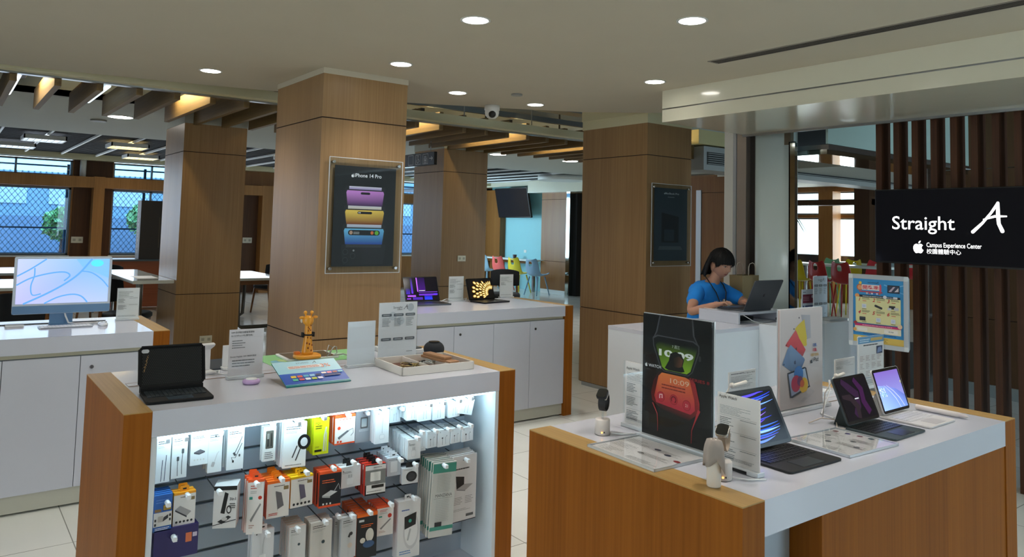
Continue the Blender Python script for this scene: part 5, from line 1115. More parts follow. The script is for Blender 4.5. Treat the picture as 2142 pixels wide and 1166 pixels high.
def A_orwhite(a, w, h, s):
    a.rect(-w*.5, w*.5, 0, h, '#eeeae6'); a.rect(-w*.5, w*.5, h*.95, h, '#f0602c'); a.disc(w*.28, h*.66, w*.12, '#c8321c', 14); g_lines(a, w*.8, h*.97, s, '#c8402a'); a.poly([(-w*.3, h*.26), (-w*.14, h*.3), (w*.34, h*.56), (w*.24, h*.5), (-w*.2, h*.22)], '#b5b3b0'); a.poly([(-w*.3, h*.26), (w*.3, h*.56), (w*.36, h*.53), (-w*.22, h*.22)], '#8d8b8a'); a.lines(-w*.35, w*.1, h*.1, h*.18, 2, '#b08070', .4, s); a.rr(-w*.28, h*.66, w*.2, h*.05, .001, '#3a9a8a')
def A_dark(a, w, h, s): a.rect(-w*.5, w*.5, 0, h, '#1d2027'); a.rect(-w*.5, w*.5, h*.93, h, '#f0602c'); a.rect(-w*.5, w*.5, 0, h*.06, '#e8552a'); a.lines(-w*.38, w*.3, h*.66, h*.78, 2, '#e86a3c', .5, s, .3); a.poly([(-w*.36, h*.34), (w*.02, h*.46), (w*.34, h*.40), (w*.0, h*.3)], '#d9dadb'); a.poly([(-w*.36, h*.34), (w*.0, h*.3), (w*.0, h*.25), (-w*.36, h*.29)], '#aeb0b2'); a.band([(w*.2, h*.44), (w*.38, h*.62), (w*.46, h*.45)], w*.03, '#c9cacc'); [a.rr(-w*.3+k*w*.16, h*.1, w*.07, h*.05, .001, '#e8e8e8') for k in range(3)]
def A_mfi(a, w, h, s): a.rect(-w*.5, w*.5, 0, h, '#161719'); a.rect(-w*.5, w*.5, h*.82, h*.97, '#e4e4e2'); a.rect(-w*.5, w*.5, h*.34, h*.82, '#7e807f'); a.rr(0, h*.6, w*.5, h*.3, .002, '#eceae6'); a.rect(-w*.44, w*.5, h*.05, h*.34, '#e9e7e3'); a.rr(w*.12, h*.27, w*.6, h*.10, .001, '#201c18'); a.lines(-w*.4, w*.4, h*.09, h*.15, 1, '#8a8885', .5, s); a.lines(-w*.1, w*.35, h*.88, h*.92, 1, '#444444', .5, s)
def A_dongle(a, w, h, s): a.rect(-w*.5, w*.5, 0, h, '#c4cbd2'); a.rr(0, h*.5, w*.5, h*.6, .003, '#e9edf1'); a.lines(-w*.4, w*.4, h*.85, h*.92, 1, '#7c8288', .5, s)
def A_disc(a, w, h, s): a.rect(-w*.5, w*.5, 0, h, '#d9dbdd'); a.disc(w*.08, h*.46, w*.34, '#2a2b2e', 24, h*.34); a.disc(w*.08, h*.46, w*.22, '#3d3e42', 24, h*.22); a.lines(-w*.4, w*.2, h*.86, h*.92, 1, '#777777', .5, s)
def A_manzana(a, w, h, s):
    a.rect(-w*.5, w*.5, 0, h, '#c9cdca'); a.rect(-w*.5, w*.5, h*.86, h*.985, '#3f8f80'); a.rect(-w*.5, w*.5, h*.09, h*.14, '#3f8f80')
    a.text('MANZANA', w*.02, h*.535, .018, '#3c3f40', 'c', 0, fitw=w*.72); a.rect(-w*.4, w*.4, h*.515, h*.518, '#55585a'); a.lines(-w*.3, w*.3, h*.60, h*.84, 12, '#aeb4b2', .4, s, .1); a.lines(-w*.3, w*.3, h*.2, h*.5, 13, '#b4bab8', .4, s+3, .1); a.rr(-w*.15, h*.17, w*.3, h*.06, .001, '#22262c')
def A_sheet(a, w, h, s):
    a.rect(-w*.5, w*.5, 0, h, '#dfdddd'); a.lines(-w*.36, w*.2, h*.78, h*.82, 1, '#333333', .6, s, .1); a.poly([(-w*.3, h*.5), (w*.0, h*.46), (w*.0+.0, h*.67), (-w*.34, h*.7)], '#17181a'); a.poly([(-w*.3, h*.5), (w*.02, h*.56-.0), (w*.36, h*.54), (w*.05, h*.46)], '#a9a6a6'); a.poly([(-w*.3, h*.5), (w*.05, h*.46), (w*.05, h*.45), (-w*.3, h*.485)], '#77757a')
    a.lines(-w*.4, -w*.05, h*.26, h*.38, 5, '#8e8c8c', .4, s+2, .3); a.lines(w*.05, w*.4, h*.26, h*.38, 5, '#8e8c8c', .4, s+5, .3); a.lines(-w*.4, w*.3, h*.16, h*.2, 2, '#9a9898', .4, s+9, .3); a.rect(w*.1, w*.4, h*.06, h*.1, '#55575a'); a.rect(-w*.5, w*.5, 0, h*.012, '#1c2030')
def A_earbuds(a, w, h, s): a.rect(-w*.5, w*.5, 0, h, '#cfcfcf'); a.band([(0, h*.5), (w*.12, h*.6)], w*.14, '#2a2b2e'); a.disc(w*.16, h*.58, w*.11, '#2a2b2e', 12); a.disc(w*.1, h*.3, w*.16, '#d9c9bc', 16); g_lines(a, w, h, s)
def A_duo(a, w, h, s): a.rect(-w*.5, w*.5, 0, h, '#17191c'); a.rect(-w*.5, w*.5, h*.92, h, '#f0701c'); a.disc(w*.14, h*.5, w*.2, '#ddd8cc', 22, h*.15); a.disc(-w*.2, h*.4, w*.13, '#ddd8cc', 18, h*.06); a.disc(w*.1, h*.3, w*.28, '#3d5a80', 22, h*.08); a.lines(-w*.3, w*.3, h*.68, h*.76, 2, '#e06a2c', .5, s, .2); a.rr(-w*.28, h*.84, w*.25, h*.05, .001, '#d8d8d8')
def A_phonepad(a, w, h, s): a.rect(-w*.5, w*.5, 0, h, '#e2e2e2'); a.disc(w*.1, h*.46, w*.36, '#cfcfd0', 28, h*.32); a.disc(w*.1, h*.46, w*.29, '#e8e8e8', 28, h*.26); a.poly([(-w*.2, h*.5), (w*.3, h*.56), (w*.32, h*.78), (-w*.22, h*.72)], '#1a1c1e'); a.disc(w*.04, h*.64, w*.07, '#3aa890', 14); a.band([(w*.06, h*.5), (-w*.05, h*.3)], w*.08, '#b4b6b8'); a.lines(-w*.35, 0, h*.82, h*.86, 1, '#4a6ab0', .6, s, .1); a.lines(-w*.4, w*.1, h*.06, h*.14, 2, '#5a8ac0', .5, s, .2)
def A_plain(a, w, h, s): g_lines(a, w, h, s); a.disc(w*.1, h*.5, w*.08, '#3a4a50', 10)
def A_purple(a, w, h, s): a.rr(w*.28, h*.6, w*.14, h*.3, .001, '#e07a50'); a.rr(w*.42, h*.66, w*.1, h*.14, .001, '#d8d0e8'); a.disc(0, h*.7, w*.03, '#9a9ab8', 10)

def pack(name, lab, cat, box, x, depth, art, body='#eceded', n=1, gap=.004, rot=0., tab=None, hookxy=None, seed=1, roll=0., grp=None, slope=0., edge=None):
    px0, px1, py0, py1 = box; cx, cy = (px0+px1)/2, (py0+py1)/2
    ya, yb = onX(px0, cy, x).y, onX(px1, cy, x).y; zt_, zb_ = onX(cx, py0, x).z, onX(cx, py1, x).z
    w, h = (yb-ya)*.97, (zt_-zb_)*.97; grp = grp or cat+' packs hanging in the niche'
    t = bpy.data.objects.new(name, None)
    a = Art(eps=.00012, y0=0); a.M = Matrix.Translation((0, 0, -h)); a.col = srgb(edge or body); a.box(-w/2, w/2, 0, depth, 0, h); a.rect(-w*.5, w*.5, 0, h, body); art(a, w, h, seed)
    o = a.build(name, printed('carton_print', .4)); bpy.data.objects.remove(t)
    tag(o, lab+(', front one' if n > 1 else ''), cat, grp)
    if tab:
        tb = Art(); tb.col = srgb(tab); W2 = min(w*.5, .03); tb.prism(rrect(W2, .024, .004), depth*.4, depth*.4+.0012, 'y'); tb.M = Matrix(); tb.v = [(p[0], p[1], p[2]+.008) for p in tb.v]; tb.col = srgb('#1a1a1a'); tb.box(-.006, .006, depth*.4-.0004, depth*.4, .007, .012); tb.build('hang_tab', printed('carton_print', .4), o)
    y = (ya+yb)/2; o.location = (x, y, zt_); o.rotation_euler = (0, R(slope), FX+R(rot)); o.rotation_euler[1] = R(roll)
    rnd = random.Random(seed*7+3)
    for k in range(1, n):
        c = o.copy(); COL.objects.link(c)
        for ch in o.children: d = ch.copy(); COL.objects.link(d); d.parent = c
        c.location = (x-k*(depth+gap)*math.cos(R(slope)), y+rnd.uniform(-.003, .003)-(k*(depth+gap)*math.sin(R(rot))*.0), zt_+k*.0016)
        c.rotation_euler = (0, R(roll+rnd.uniform(-1.5, 1.5)), FX+R(rot*.6+rnd.uniform(-2, 2))); c['label'] = lab+', back one'
    hp = hookxy or (cx+.6, py0+6)
    hook(hp[0], hp[1], x+.022)
    return o
P_ = pack; W1 = '#e6e9ea'
# top row, left to right
P_('cable_box', 'tall white box with two blue pens pictured, far left, top row', 'cable box', (326, 357, 916, 1013), -2.83, .010, A_pens, W1, 3, rot=4, seed=1, hookxy=(348, 921))
P_('cable_box', 'tall white box with a grey cable pictured, second in the top row', 'cable box', (359, 392, 911, 1003), -2.83, .010, A_cable, W1, 3, seed=2, hookxy=(387, 917))
P_('adapter_box', 'white box with a grey square adapter pictured', 'adapter box', (398, 436, 908, 975), -2.84, .014, A_puck, W1, 4, seed=3, hookxy=(430, 909))
P_('adapter_box', 'narrow white box with a pale cable adapter pictured', 'adapter box', (435, 465, 903, 991), -2.84, .010, A_adapter, W1, 4, seed=4, hookxy=(460, 905))
P_('cable_box', 'white box with black multi-plug cables pictured', 'cable box', (475, 510, 896, 985), -2.84, .014, A_multi, '#eceeee', 5, rot=-5, seed=5, hookxy=(503, 897))
P_('cable_box', 'white box with a window showing black cables, alone before the bare slat panel', 'cable box', (550, 577, 893, 967), -2.84, .012, A_window, '#dfe0dd', 2, seed=6, hookxy=(569, 889))
P_('accessory_card', 'white card with a bright green edge at the back of its hook', 'accessory card', (574, 610, 878, 946), -2.95, .006, A_plain, '#e9f0ee', 1, seed=7, hookxy=(584, 877), edge='#3fd040')
P_('cable_box', 'large white box with a black coiled cable pictured, on a thick stack', 'cable box', (593, 640, 885, 981), -2.83, .016, A_tether, '#eef0f0', 5, rot=-8, seed=8, hookxy=(622, 885))
P_('cable_box', 'bright yellow cable box, frontmost of the yellow stack', 'cable box', (656, 688, 876, 953), -2.83, .013, A_yellow, '#d6dc18', 7, rot=-2, seed=9, hookxy=(676, 874), edge='#dbe01e')
P_('hub_box', 'white and orange box with a grey multiport hub pictured, in the top row', 'hub box', (700, 743, 868, 931), -2.84, .018, A_orhub, '#f3efec', 3, seed=10, hookxy=(727, 869), edge='#f0602c')
P_('adapter_box', 'flat grey box with a clear window, in the top row', 'adapter box', (743, 781, 860, 927), -2.92, .016, A_greyclear, '#b7bcc2', 1, seed=11, hookxy=(766, 864))
P_('adapter_box', 'tall white box with a pale adapter cable pictured', 'adapter box', (785, 814, 859, 930), -2.84, .014, A_white, '#eef1f3', 3, seed=12, hookxy=(803, 859))
P_('cable_box', 'small white cable box, first of the small ones in the top row', 'cable box', (815, 838, 852, 885), -2.90, .012, A_cord, '#edf2f5', 3, seed=13, hookxy=(838, 855))
P_('cable_box', 'small white cable box, second of the small ones in the top row', 'cable box', (851, 878, 847, 880), -2.84, .012, A_cord, '#edf2f5', 5, seed=14, hookxy=(869, 850))
P_('cable_box', 'small white cable box, third of the small ones in the top row', 'cable box', (875, 903, 845, 882), -2.83, .012, A_cord, '#edf2f5', 4, rot=3, seed=15, hookxy=(896, 847))
P_('cable_box', 'small white cable box, fourth of the small ones in the top row', 'cable box', (905, 932, 842, 879), -2.83, .012, A_cord, '#edf2f5', 4, rot=6, seed=16, hookxy=(925, 843))
P_('cable_box', 'small white cable box, fifth of the small ones in the top row', 'cable box', (938, 963, 839, 874), -2.83, .012, A_cord, '#edf2f5', 4, rot=6, seed=17, hookxy=(958, 838))
P_('cable_box', 'small white cable box hanging askew at the right end of the top row', 'cable box', (964, 995, 834, 868), -2.83, .012, A_cord, '#edf2f5', 4, rot=8, roll=14, seed=18, hookxy=(983, 833))
# second row of white boxes
P_('charger_box', 'white charger box at the front of the long stack of white boxes', 'charger box', (853, 879, 920, 962), -2.80, .011, A_charger, '#eceff1', 12, rot=-6, seed=21, hookxy=(871, 917))
P_('earphone_box', 'small white box with a round emblem, right of the long stack', 'charger box', (876, 891, 908, 945), -2.84, .014, A_white, '#eef1f3', 5, seed=22, hookxy=(881, 905))
P_('earphone_box', 'small white earphone box, first right of the long stack', 'earphone box', (893, 914, 902, 938), -2.83, .014, A_ear, '#eef1f3', 5, rot=4, seed=23, hookxy=(909, 902))
P_('earphone_box', 'small white earphone box, second right of the long stack', 'earphone box', (916, 942, 899, 935), -2.83, .014, A_ear, '#eef1f3', 5, rot=5, seed=24, hookxy=(936, 899))
P_('earphone_box', 'small white earphone box, third right of the long stack', 'earphone box', (943, 964, 896, 928), -2.83, .014, A_ear, '#eef1f3', 5, rot=5, seed=25, hookxy=(960, 894))
P_('earphone_box', 'small white earphone box at the right end of the second row', 'earphone box', (965, 991, 894, 924), -2.83, .014, A_ear, '#eef1f3', 5, rot=6, seed=26, hookxy=(982, 890))
# middle row
P_('drive_pack', 'blue pack marked 128 at the left edge of the niche', 'storage pack', (321, 360, 1036, 1114), -2.80, .010, A_blue, '#2f66b5', 5, seed=31, hookxy=(350, 1054), edge='#3a78c8')
P_('hub_box', 'white and amber box with a silver hub pictured, left part of the niche', 'hub box', (362, 409, 1030, 1100), -2.81, .020, A_hub1, '#eeebe6', 2, seed=32, tab='#f0a020', hookxy=(392, 1038), edge='#f0a020')
P_('charger_box', 'large black and white box of a three-in-one charging stand', 'charger box', (446, 494, 1018, 1108), -2.80, .075, A_3in1, '#dedcda', 1, rot=-26, seed=33, hookxy=(458, 1030), edge='#c9c7c6')
P_('hub_box', 'orange-edged tall white box with a red dot, left of the silver hubs', 'hub box', (517, 550, 1004, 1121), -2.80, .016, A_orwhite, '#eeeae6', 3, rot=-20, seed=34, tab='#f0602c', hookxy=(536, 1013), edge='#ee5a26')
P_('hub_box', 'white box with an orange top and a dark grey hub pictured', 'hub box', (558, 605, 1006, 1085), -2.80, .016, A_hub2, '#eeebe6', 5, rot=-4, seed=35, tab='#f0861c', hookxy=(588, 1003), edge='#f0701c')
P_('hub_box', 'white box with a yellow top and a violet-grey hub pictured', 'hub box', (607, 655, 996, 1062), -2.80, .018, A_hub3, '#eeebe6', 4, rot=2, seed=36, tab='#f2b81c', hookxy=(640, 989), edge='#f2c21c')
P_('hub_box', 'dark box with orange edges and a white hub pictured', 'hub box', (668, 713, 986, 1063), -2.81, .020, A_dark, '#1d2027', 3, rot=-5, seed=37, hookxy=(696, 980), edge='#e8552a')
P_('charger_box', 'white wall charger box in the middle row', 'charger box', (711, 755, 976, 1021), -2.82, .024, A_charger, '#dedfe0', 2, rot=2, seed=38, tab='#1c1c1e', hookxy=(738, 968))
P_('charger_box', 'black and white box with a grey window and a pictured white square', 'charger box', (764, 806, 972, 1037), -2.80, .022, A_mfi, '#161719', 4, rot=-5, seed=39, tab='#1c1c1e', hookxy=(791, 965), edge='#c2301c')
P_('adapter_pack', 'clear hanging pack with a white adapter inside', 'adapter pack', (810, 838, 958, 997), -2.82, .016, A_dongle, '#c4cbd2', 5, rot=-4, seed=40, tab='#e9eef4', hookxy=(836, 962))
P_('charger_box', 'small silver box with a black disc pictured', 'charger box', (842, 874, 980, 1013), -2.80, .030, A_disc, '#d9dbdd', 1, rot=-8, seed=41, tab='#26272a', hookxy=(867, 972))
P_('booklet_pack', 'tall grey hanging pack with two green bands', 'case pack', (905, 953, 968, 1126), -2.77, .006, A_manzana, '#c9cdca', 7, gap=.012, rot=-3, roll=2.5, seed=42, hookxy=(929, 975), edge='#d8cfc4')
P_('screen_film_pack', 'tall white hanging pack with an open laptop pictured', 'film pack', (943, 997, 953, 1094), -2.81, .006, A_sheet, '#dfdddd', 5, gap=.010, rot=2, seed=43, hookxy=(975, 963))
# bottom row, cut by the lower edge
P_('drive_pack', 'dark purple box at the lower left of the niche', 'storage pack', (320, 415, 1104, 1170), -2.80, .05, A_purple, '#2b2360', 1, seed=51, hookxy=(363, 1126))
P_('cable_box', 'white box with a keyring cable, bottom row, below the orange-edged box', 'cable box', (526, 573, 1110, 1180), -2.80, .016, A_white, '#dfe2e6', 2, seed=52, tab='#e8e8ea', hookxy=(558, 1117))
P_('cable_box', 'white box with a dark dot and a loose white tag, bottom row', 'cable box', (604, 639, 1102, 1180), -2.80, .016, A_plain, '#dfe0df', 5, rot=-3, seed=53, hookxy=(621, 1107), edge='#d8c8c0')
P_('cable_box', 'pale box under a clear sleeve, bottom row, middle', 'cable box', (648, 694, 1092, 1180), -2.80, .014, A_plain, '#d6d2cb', 4, seed=54, hookxy=(679, 1092))
P_('phone_case_pack', 'grey pack with a dark phone pictured, bottom row', 'case pack', (698, 716, 1085, 1170), -2.84, .012, A_earbuds, '#cfcfcf', 2, seed=55, hookxy=(706, 1080))
P_('earbud_pack', 'grey box with black earbuds pictured, bottom row', 'earphone box', (713, 745, 1082, 1170), -2.80, .018, A_earbuds, '#cfcfcf', 2, seed=56, hookxy=(735, 1080))
P_('charger_box', 'dark box with an orange top and cream charging discs pictured', 'charger box', (746, 788, 1074, 1170), -2.80, .018, A_duo, '#17191c', 7, rot=-4, seed=57, hookxy=(772, 1072), edge='#c8501c')
P_('hub_box', 'orange and white box with a slim grey hub pictured, bottom row', 'hub box', (788, 822, 1060, 1122), -2.81, .014, A_orwhite, '#eeeae6', 5, rot=-6, seed=58, hookxy=(816, 1055), edge='#e8552a')
P_('charger_box', 'large white box with a phone on a round charging stand pictured', 'charger box', (832, 878, 1048, 1170), -2.80, .045, A_phonepad, '#e2e2e2', 1, rot=-4, seed=59, tab='#e8e8e8', hookxy=(864, 1042))
# ---------------------------------------------------------------- right-hand display table
TZ = .9105
# tall black watch poster, faces -y
def watch_art(a, w, h):
    a.rect(-w/2, w/2, 0, h, '#060606')
    X = lambda u: -w/2+u*w; Z = lambda v: v*h
    # upper watch: grey band, case, screen
    a.poly([(X(.25), Z(1)), (X(.2), Z(.86)), (X(.15), Z(.80)), (X(.18), Z(.70)), (X(.78), Z(.70)), (X(.82), Z(.80)), (X(.76), Z(.87)), (X(.74), Z(1))], '#47474a')
    a.poly([(X(.27), Z(1)), (X(.22), Z(.86)), (X(.17), Z(.80)), (X(.80), Z(.80)), (X(.74), Z(.87)), (X(.72), Z(1))], '#19191b')
    a.poly([(X(.15), Z(.81)), (X(.16), Z(.74)), (X(.27), Z(.57)), (X(.33), Z(.545)), (X(.68), Z(.545)), (X(.74), Z(.58)), (X(.83), Z(.74)), (X(.83), Z(.80)), (X(.75), Z(.83)), (X(.22), Z(.835))], '#4a4a4e')
    a.poly([(X(.165), Z(.80)), (X(.175), Z(.745)), (X(.28), Z(.575)), (X(.335), Z(.552)), (X(.675), Z(.552)), (X(.73), Z(.585)), (X(.815), Z(.745)), (X(.815), Z(.795)), (X(.74), Z(.82)), (X(.23), Z(.825))], '#0c0c0e')
    a.poly([(X(.20), Z(.75)), (X(.30), Z(.58)), (X(.35), Z(.560)), (X(.66), Z(.560)), (X(.71), Z(.585)), (X(.80), Z(.76)), (X(.77), Z(.785)), (X(.24), Z(.785))], '#161c16', ['#2c4414', '#7aa61c', '#8fbe1e', '#8fbe1e', '#7aa61c', '#1d2c18', '#0b0d0c', '#0b0d0c'])
    a.text('7 週三', X(.50), Z(.748), h*.03, '#c9d2c4', 'c'); a.text('10:09', X(.5), Z(.672), h*.072, '#eef0ea', 'c', .035, fitw=w*.50)
    a.poly([(X(.34), Z(.575)), (X(.4), Z(.64)), (X(.42), Z(.70)), (X(.5), Z(.722)), (X(.58), Z(.705)), (X(.62), Z(.665)), (X(.60), Z(.615)), (X(.63), Z(.575)), (X(.58), Z(.563)), (X(.40), Z(.563))], '#0b0807')
    a.poly([(X(.48), Z(.60)), (X(.47), Z(.67)), (X(.55), Z(.69)), (X(.605), Z(.665)), (X(.59), Z(.61)), (X(.54), Z(.595))], '#4a2c1c', ['#24140c', '#24140c', '#4a2c1c', '#6b432c', '#6b432c', '#3a2216'])
    a.rr(X(.84), Z(.70), w*.03, h*.045, .004, '#3a3a3a')
    # lower watch, red
    a.poly([(X(.14), Z(.35)), (X(.18), Z(.46)), (X(.25), Z(.535)), (X(.72), Z(.535)), (X(.78), Z(.50)), (X(.84), Z(.35)), (X(.84), Z(.28)), (X(.70), Z(.20)), (X(.3), Z(.235)), (X(.16), Z(.29))], '#7c1418', ['#5c0e10', '#5c0e10', '#2a0a0a', '#2a0a0a', '#b0242a', '#c02a30', '#8a1a1e', '#28090a', '#28090a', '#7c1418'])
    a.poly([(X(.19), Z(.33)), (X(.22), Z(.28)), (X(.72), Z(.25)), (X(.78), Z(.29)), (X(.77), Z(.37)), (X(.70), Z(.52)), (X(.64), Z(.532)), (X(.3), Z(.532)), (X(.25), Z(.50))], '#e0502c', ['#c02a34', '#c4283c', '#c4283c', '#c83040', '#d84038', '#e8743c', '#ee8440', '#ee8440', '#e8703a'])
    a.text('10:09', X(.56), Z(.462), h*.058, '#f0c8a8', 'c', .0, fitw=w*.27); a.lines(X(.3), X(.66), Z(.40), Z(.45), 2, '#8a2c20', .5, 4, .2)
    for u, v in ((.29, .335), (.48, .335), (.665, .315)): a.disc(X(u), Z(v), h*.042, '#a01c28', 22); a.disc(X(u), Z(v), h*.037, '#c62c3c', 22)
    a.band([(X(.275), Z(.32)), (X(.275), Z(.352)), (X(.31), Z(.355)), (X(.31), Z(.325))], .004, '#f4d0d0'); a.band(arc(X(.48), Z(.335), h*.024, h*.024, -60, 220), .004, '#7c1020'); a.text('21', X(.665), Z(.302), h*.034, '#f4c8c0', 'c')
    a.band([(X(.17), Z(.27)), (X(.24), Z(.19)), (X(.25), Z(.12)), (X(.25), Z(.05))], [.004, .003, .002, .0015], '#c23a40'); a.band([(X(.84), Z(.30)), (X(.78), Z(.20)), (X(.74), Z(.13)), (X(.735), Z(.03))], [.010, .004, .002, .0015], '#c23038')
    a.apple(X(.065), Z(.575), h*.032, '#e8e8e8'); a.text('WATCH', X(.195), Z(.562), h*.034, '#eeeeee', 'c', .01, fitw=w*.19)
    a.text('SERIES 8', X(.975), Z(.515), h*.034, '#b02028', 'r', .0, fitw=w*.27)
po = thing('watch_poster', 'tall black acrylic poster picturing two smart watches, standing on the right table', 'poster', (-1.538, 1.80, TZ))
a = Art(eps=.00009, y0=-.004); a.M = Matrix.Translation((0, 0, .012)); a.col = srgb('#0a0a0a'); a.box(-.134, .134, -.004, .003, 0, .37); watch_art(a, .268, .37); a.build('print', printed('poster_print', .4, 0, .15), po)
m = MB(); m.box(-.137, .137, -.0105, -.0085, .012, .384); m.build('acrylic_front', acrylic, po)
m = MB(); m.box(-.138, .138, .003, .006, .012, .384); m.build('acrylic_back', acr_edge, po)
m = MB(); m.box(-.14, .14, -.022, .022, 0, .012); m.build('acrylic_base', acr_edge, po, bevel=.001)
s1 = card_stand('price_sign', 'pale price sign for watches behind the left watch stand', 'sign', (-1.722, 1.842, TZ), 0, .136, .198, price_art(31, '', '', 3, top=.83), '#f6ece6', 'watch price signs')
s2 = card_stand('price_sign', 'pale price sign for watches in front of the large open tablet', 'sign', (-1.290, 1.765, TZ), 0, .136, .186, price_art(31, '', '', 3, top=.83), '#f6ece6', 'watch price signs', blk=True)
for s in (s1, s2): a = Art(eps=.0001, y0=-.0035); a.M = Matrix.Translation((0, 0, .012)); a.text('Apple Watch', -.062, .174, .011, '#4a4744', 'l', .004); a.build('heading', PR, s)
def flat_holder(lab, c, w, d, rz, seed, dots):
    t = thing('acrylic_sheet', lab, 'information sheet', (c[0], c[1], TZ), rz, 'flat acrylic information sheets')
    a = Art(eps=.0001); a.M = Matrix.Rotation(R(-90), 4, 'X'); a.y0 = -.004; a.col = srgb('#f8f1ee')
    a.box(-w/2+.006, w/2-.006, -.004, -.001, -d/2+.006, d/2-.006)
    for b in range(3): a.lines(-w*.44, -w*.1, -d*.4+b*d*.27, -d*.22+b*d*.27, 5, '#8f8a88', .4, seed+b)
    for b in range(3): a.lines(0, w*.44, -d*.42+b*d*.27, -d*.3+b*d*.27, 4, '#9a9592', .4, seed+b+7)
    for i, (u, v, cc) in enumerate(dots): a.disc(u*w, v*d, w*.045, cc, 16, d*.035)
    o = a.build('sheet', PR, t)
    m = MB(); m.box(-w/2, w/2, -d/2, d/2, .0055, .0075); m.build('acrylic_front', acrylic, t); m = MB()
    for q in ((-w/2, w/2, -d/2, -d/2+.003), (-w/2, w/2, d/2-.003, d/2), (-w/2, -w/2+.003, -d/2, d/2), (w/2-.003, w/2, -d/2, d/2)): m.box(*q, 0, .0075)
    m.build('acrylic_rim', acr_edge, t); return t
flat_holder('flat clear sheet of watch models lying in front of the watch poster', (-1.535, 1.668), .272, .212, R(-2), 3, ((.02, .2, '#2c3048'), (.22, .12, '#30344a'), (.42, .02, '#b03a40'), (.0, -.1, '#77706c')))
flat_holder('flat clear sheet of tablet models lying between the two large black keyboards', (-1.282, 2.276), .215, .262, R(-3), 13, ((-.38, .36, '#9a5a58'), (-.2, .38, '#5a4a8a'), (-.02, .40, '#8a3a58'), (.15, .41, '#3a5a6a'), (-.3, .1, '#8a8a8c'), (.1, .1, '#8a8a8c'), (.3, -.1, '#8a8a8c'), (-.1, -.15, '#8a8a8c')))
# watch stands
def watch_stand(lab, loc, rz, strap, case, basecol='#e6ddd6'):
    t = thing('watch_stand', lab, 'watch', loc, rz); bw = mat('stand_white', basecol, .4)
    m = MB(); m.lathe([(.021, 0), (.0235, .002), (.0235, .045), (.022, .048), (.001, .048)], 32); b = m.build('base', bw, t)
    m = MB(); m.cbox((.006, -.0236, .010), (.003, .001, .003)); m.build('indicator_light', mat('led_amber', '#ffb040', .4, emit=6), b); m = MB(); m.cbox((.013, -.021, .011), (.003, .002, .004)); m.build('port', blackp, b)
    m = MB(); m.box(-.003, .003, -.002, .002, .048, .112); m.build('post', glassy('smoked_acrylic', (.85, .87, .88), .05), t)
    m = MB(); m.M = Matrix.Translation((0, .002, .113)) @ Matrix.Rotation(R(32), 4, 'X'); m.box(-.012, .012, -.006, .02, -.006, .006); m.build('cradle', bw, t, bevel=.002)
    M_ = Matrix.Translation((0, -.004, .121)) @ Matrix.Rotation(R(32), 4, 'X')
    m = MB(); m.M = M_; m.prism(rrect(.034, .040, .010), 0, .009, 'z', True); w_c = m.build('watch_case', case, t, bevel=.001)
    m = MB(); m.M = M_; m.prism(rrect(.031, .037, .009), .009, .0102, 'z'); m.build('watch_screen', mat('watch_glass', '#06070c', .05, coat=1), w_c)
    m = MB(); rs = []
    for i in range(15):
        an = R(32+i*(296/14)); cy_, cz_ = .010+.027*math.sin(an-R(32)), .098+.027*math.cos(an-R(32))
        if i == 0: pass
        rs.append([(-.0105, cy_-.001*math.sin(an-R(32)), cz_-.001*math.cos(an-R(32))), (.0105, cy_-.001*math.sin(an-R(32)), cz_-.001*math.cos(an-R(32))), (.0105, cy_+.001*math.sin(an-R(32)), cz_+.001*math.cos(an-R(32))), (-.0105, cy_+.001*math.sin(an-R(32)), cz_+.001*math.cos(an-R(32)))])
    m.rings(rs, smooth=True); m.build('strap', strap, t, bevel=.0005)
    m = MB(); m.tube([(.02, .01, .004), (.06, .02, .003), (.10, .05, .003)], .0025, 6); m.build('cable', wp, t); return t
p = onZ(1260, 909); watch_stand('black smart watch on a white cylinder stand at the left of the right table', (p.x, p.y, TZ), R(28), mat('strap_black', '#15171b', .6), mat('case_dark', '#23262c', .3, metal=.6))
p = onZ(1512, 1003); watch_stand('pale smart watch on a white stand, half hidden by a grey cloth', (p.x, p.y, TZ), R(24), mat('strap_beige', '#b3a08e', .6), mat('case_silver', '#b9b4ac', .25, metal=.8))
p = onZ(1493, 1018); t = thing('bottle', 'white cylindrical spray bottle at the corner of the right table', 'bottle', (p.x, p.y, TZ))
m = MB(); m.lathe([(.001, 0), (.0165, 0), (.018, .003), (.018, .085), (.016, .096), (.010, .104), (.009, .118), (.001, .118)], 32); m.build('body', mat('bottle_white', '#e9e2d8', .35), t)
m = MB(); rs = []
for zz_, r_, tw in ((.118, .005, 0), (.114, .016, .3), (.10, .021, .5), (.08, .024, .8), (.06, .026, 1.0)):
    rs.append([((r_+.0035*math.sin(4*R(15*i)+tw))*math.cos(R(15*i)), (r_+.0035*math.sin(4*R(15*i)+tw))*math.sin(R(15*i)), zz_-(.020*max(0, math.sin(2*R(15*i)+1)) if zz_ < .07 else 0)-(.008*math.sin(3*R(15*i)) if zz_ < .09 else 0)) for i in range(24)])
m.rings(rs, cap=False); o = m.build('cleaning_cloth', mat('cloth_greige', '#a39890', .85), loc=(p.x, p.y, TZ)); s_ = o.modifiers.new('s', 'SOLIDIFY'); s_.thickness = .0012; tag(o, 'greyish beige cleaning cloth draped over the white spray bottle', 'cloth')

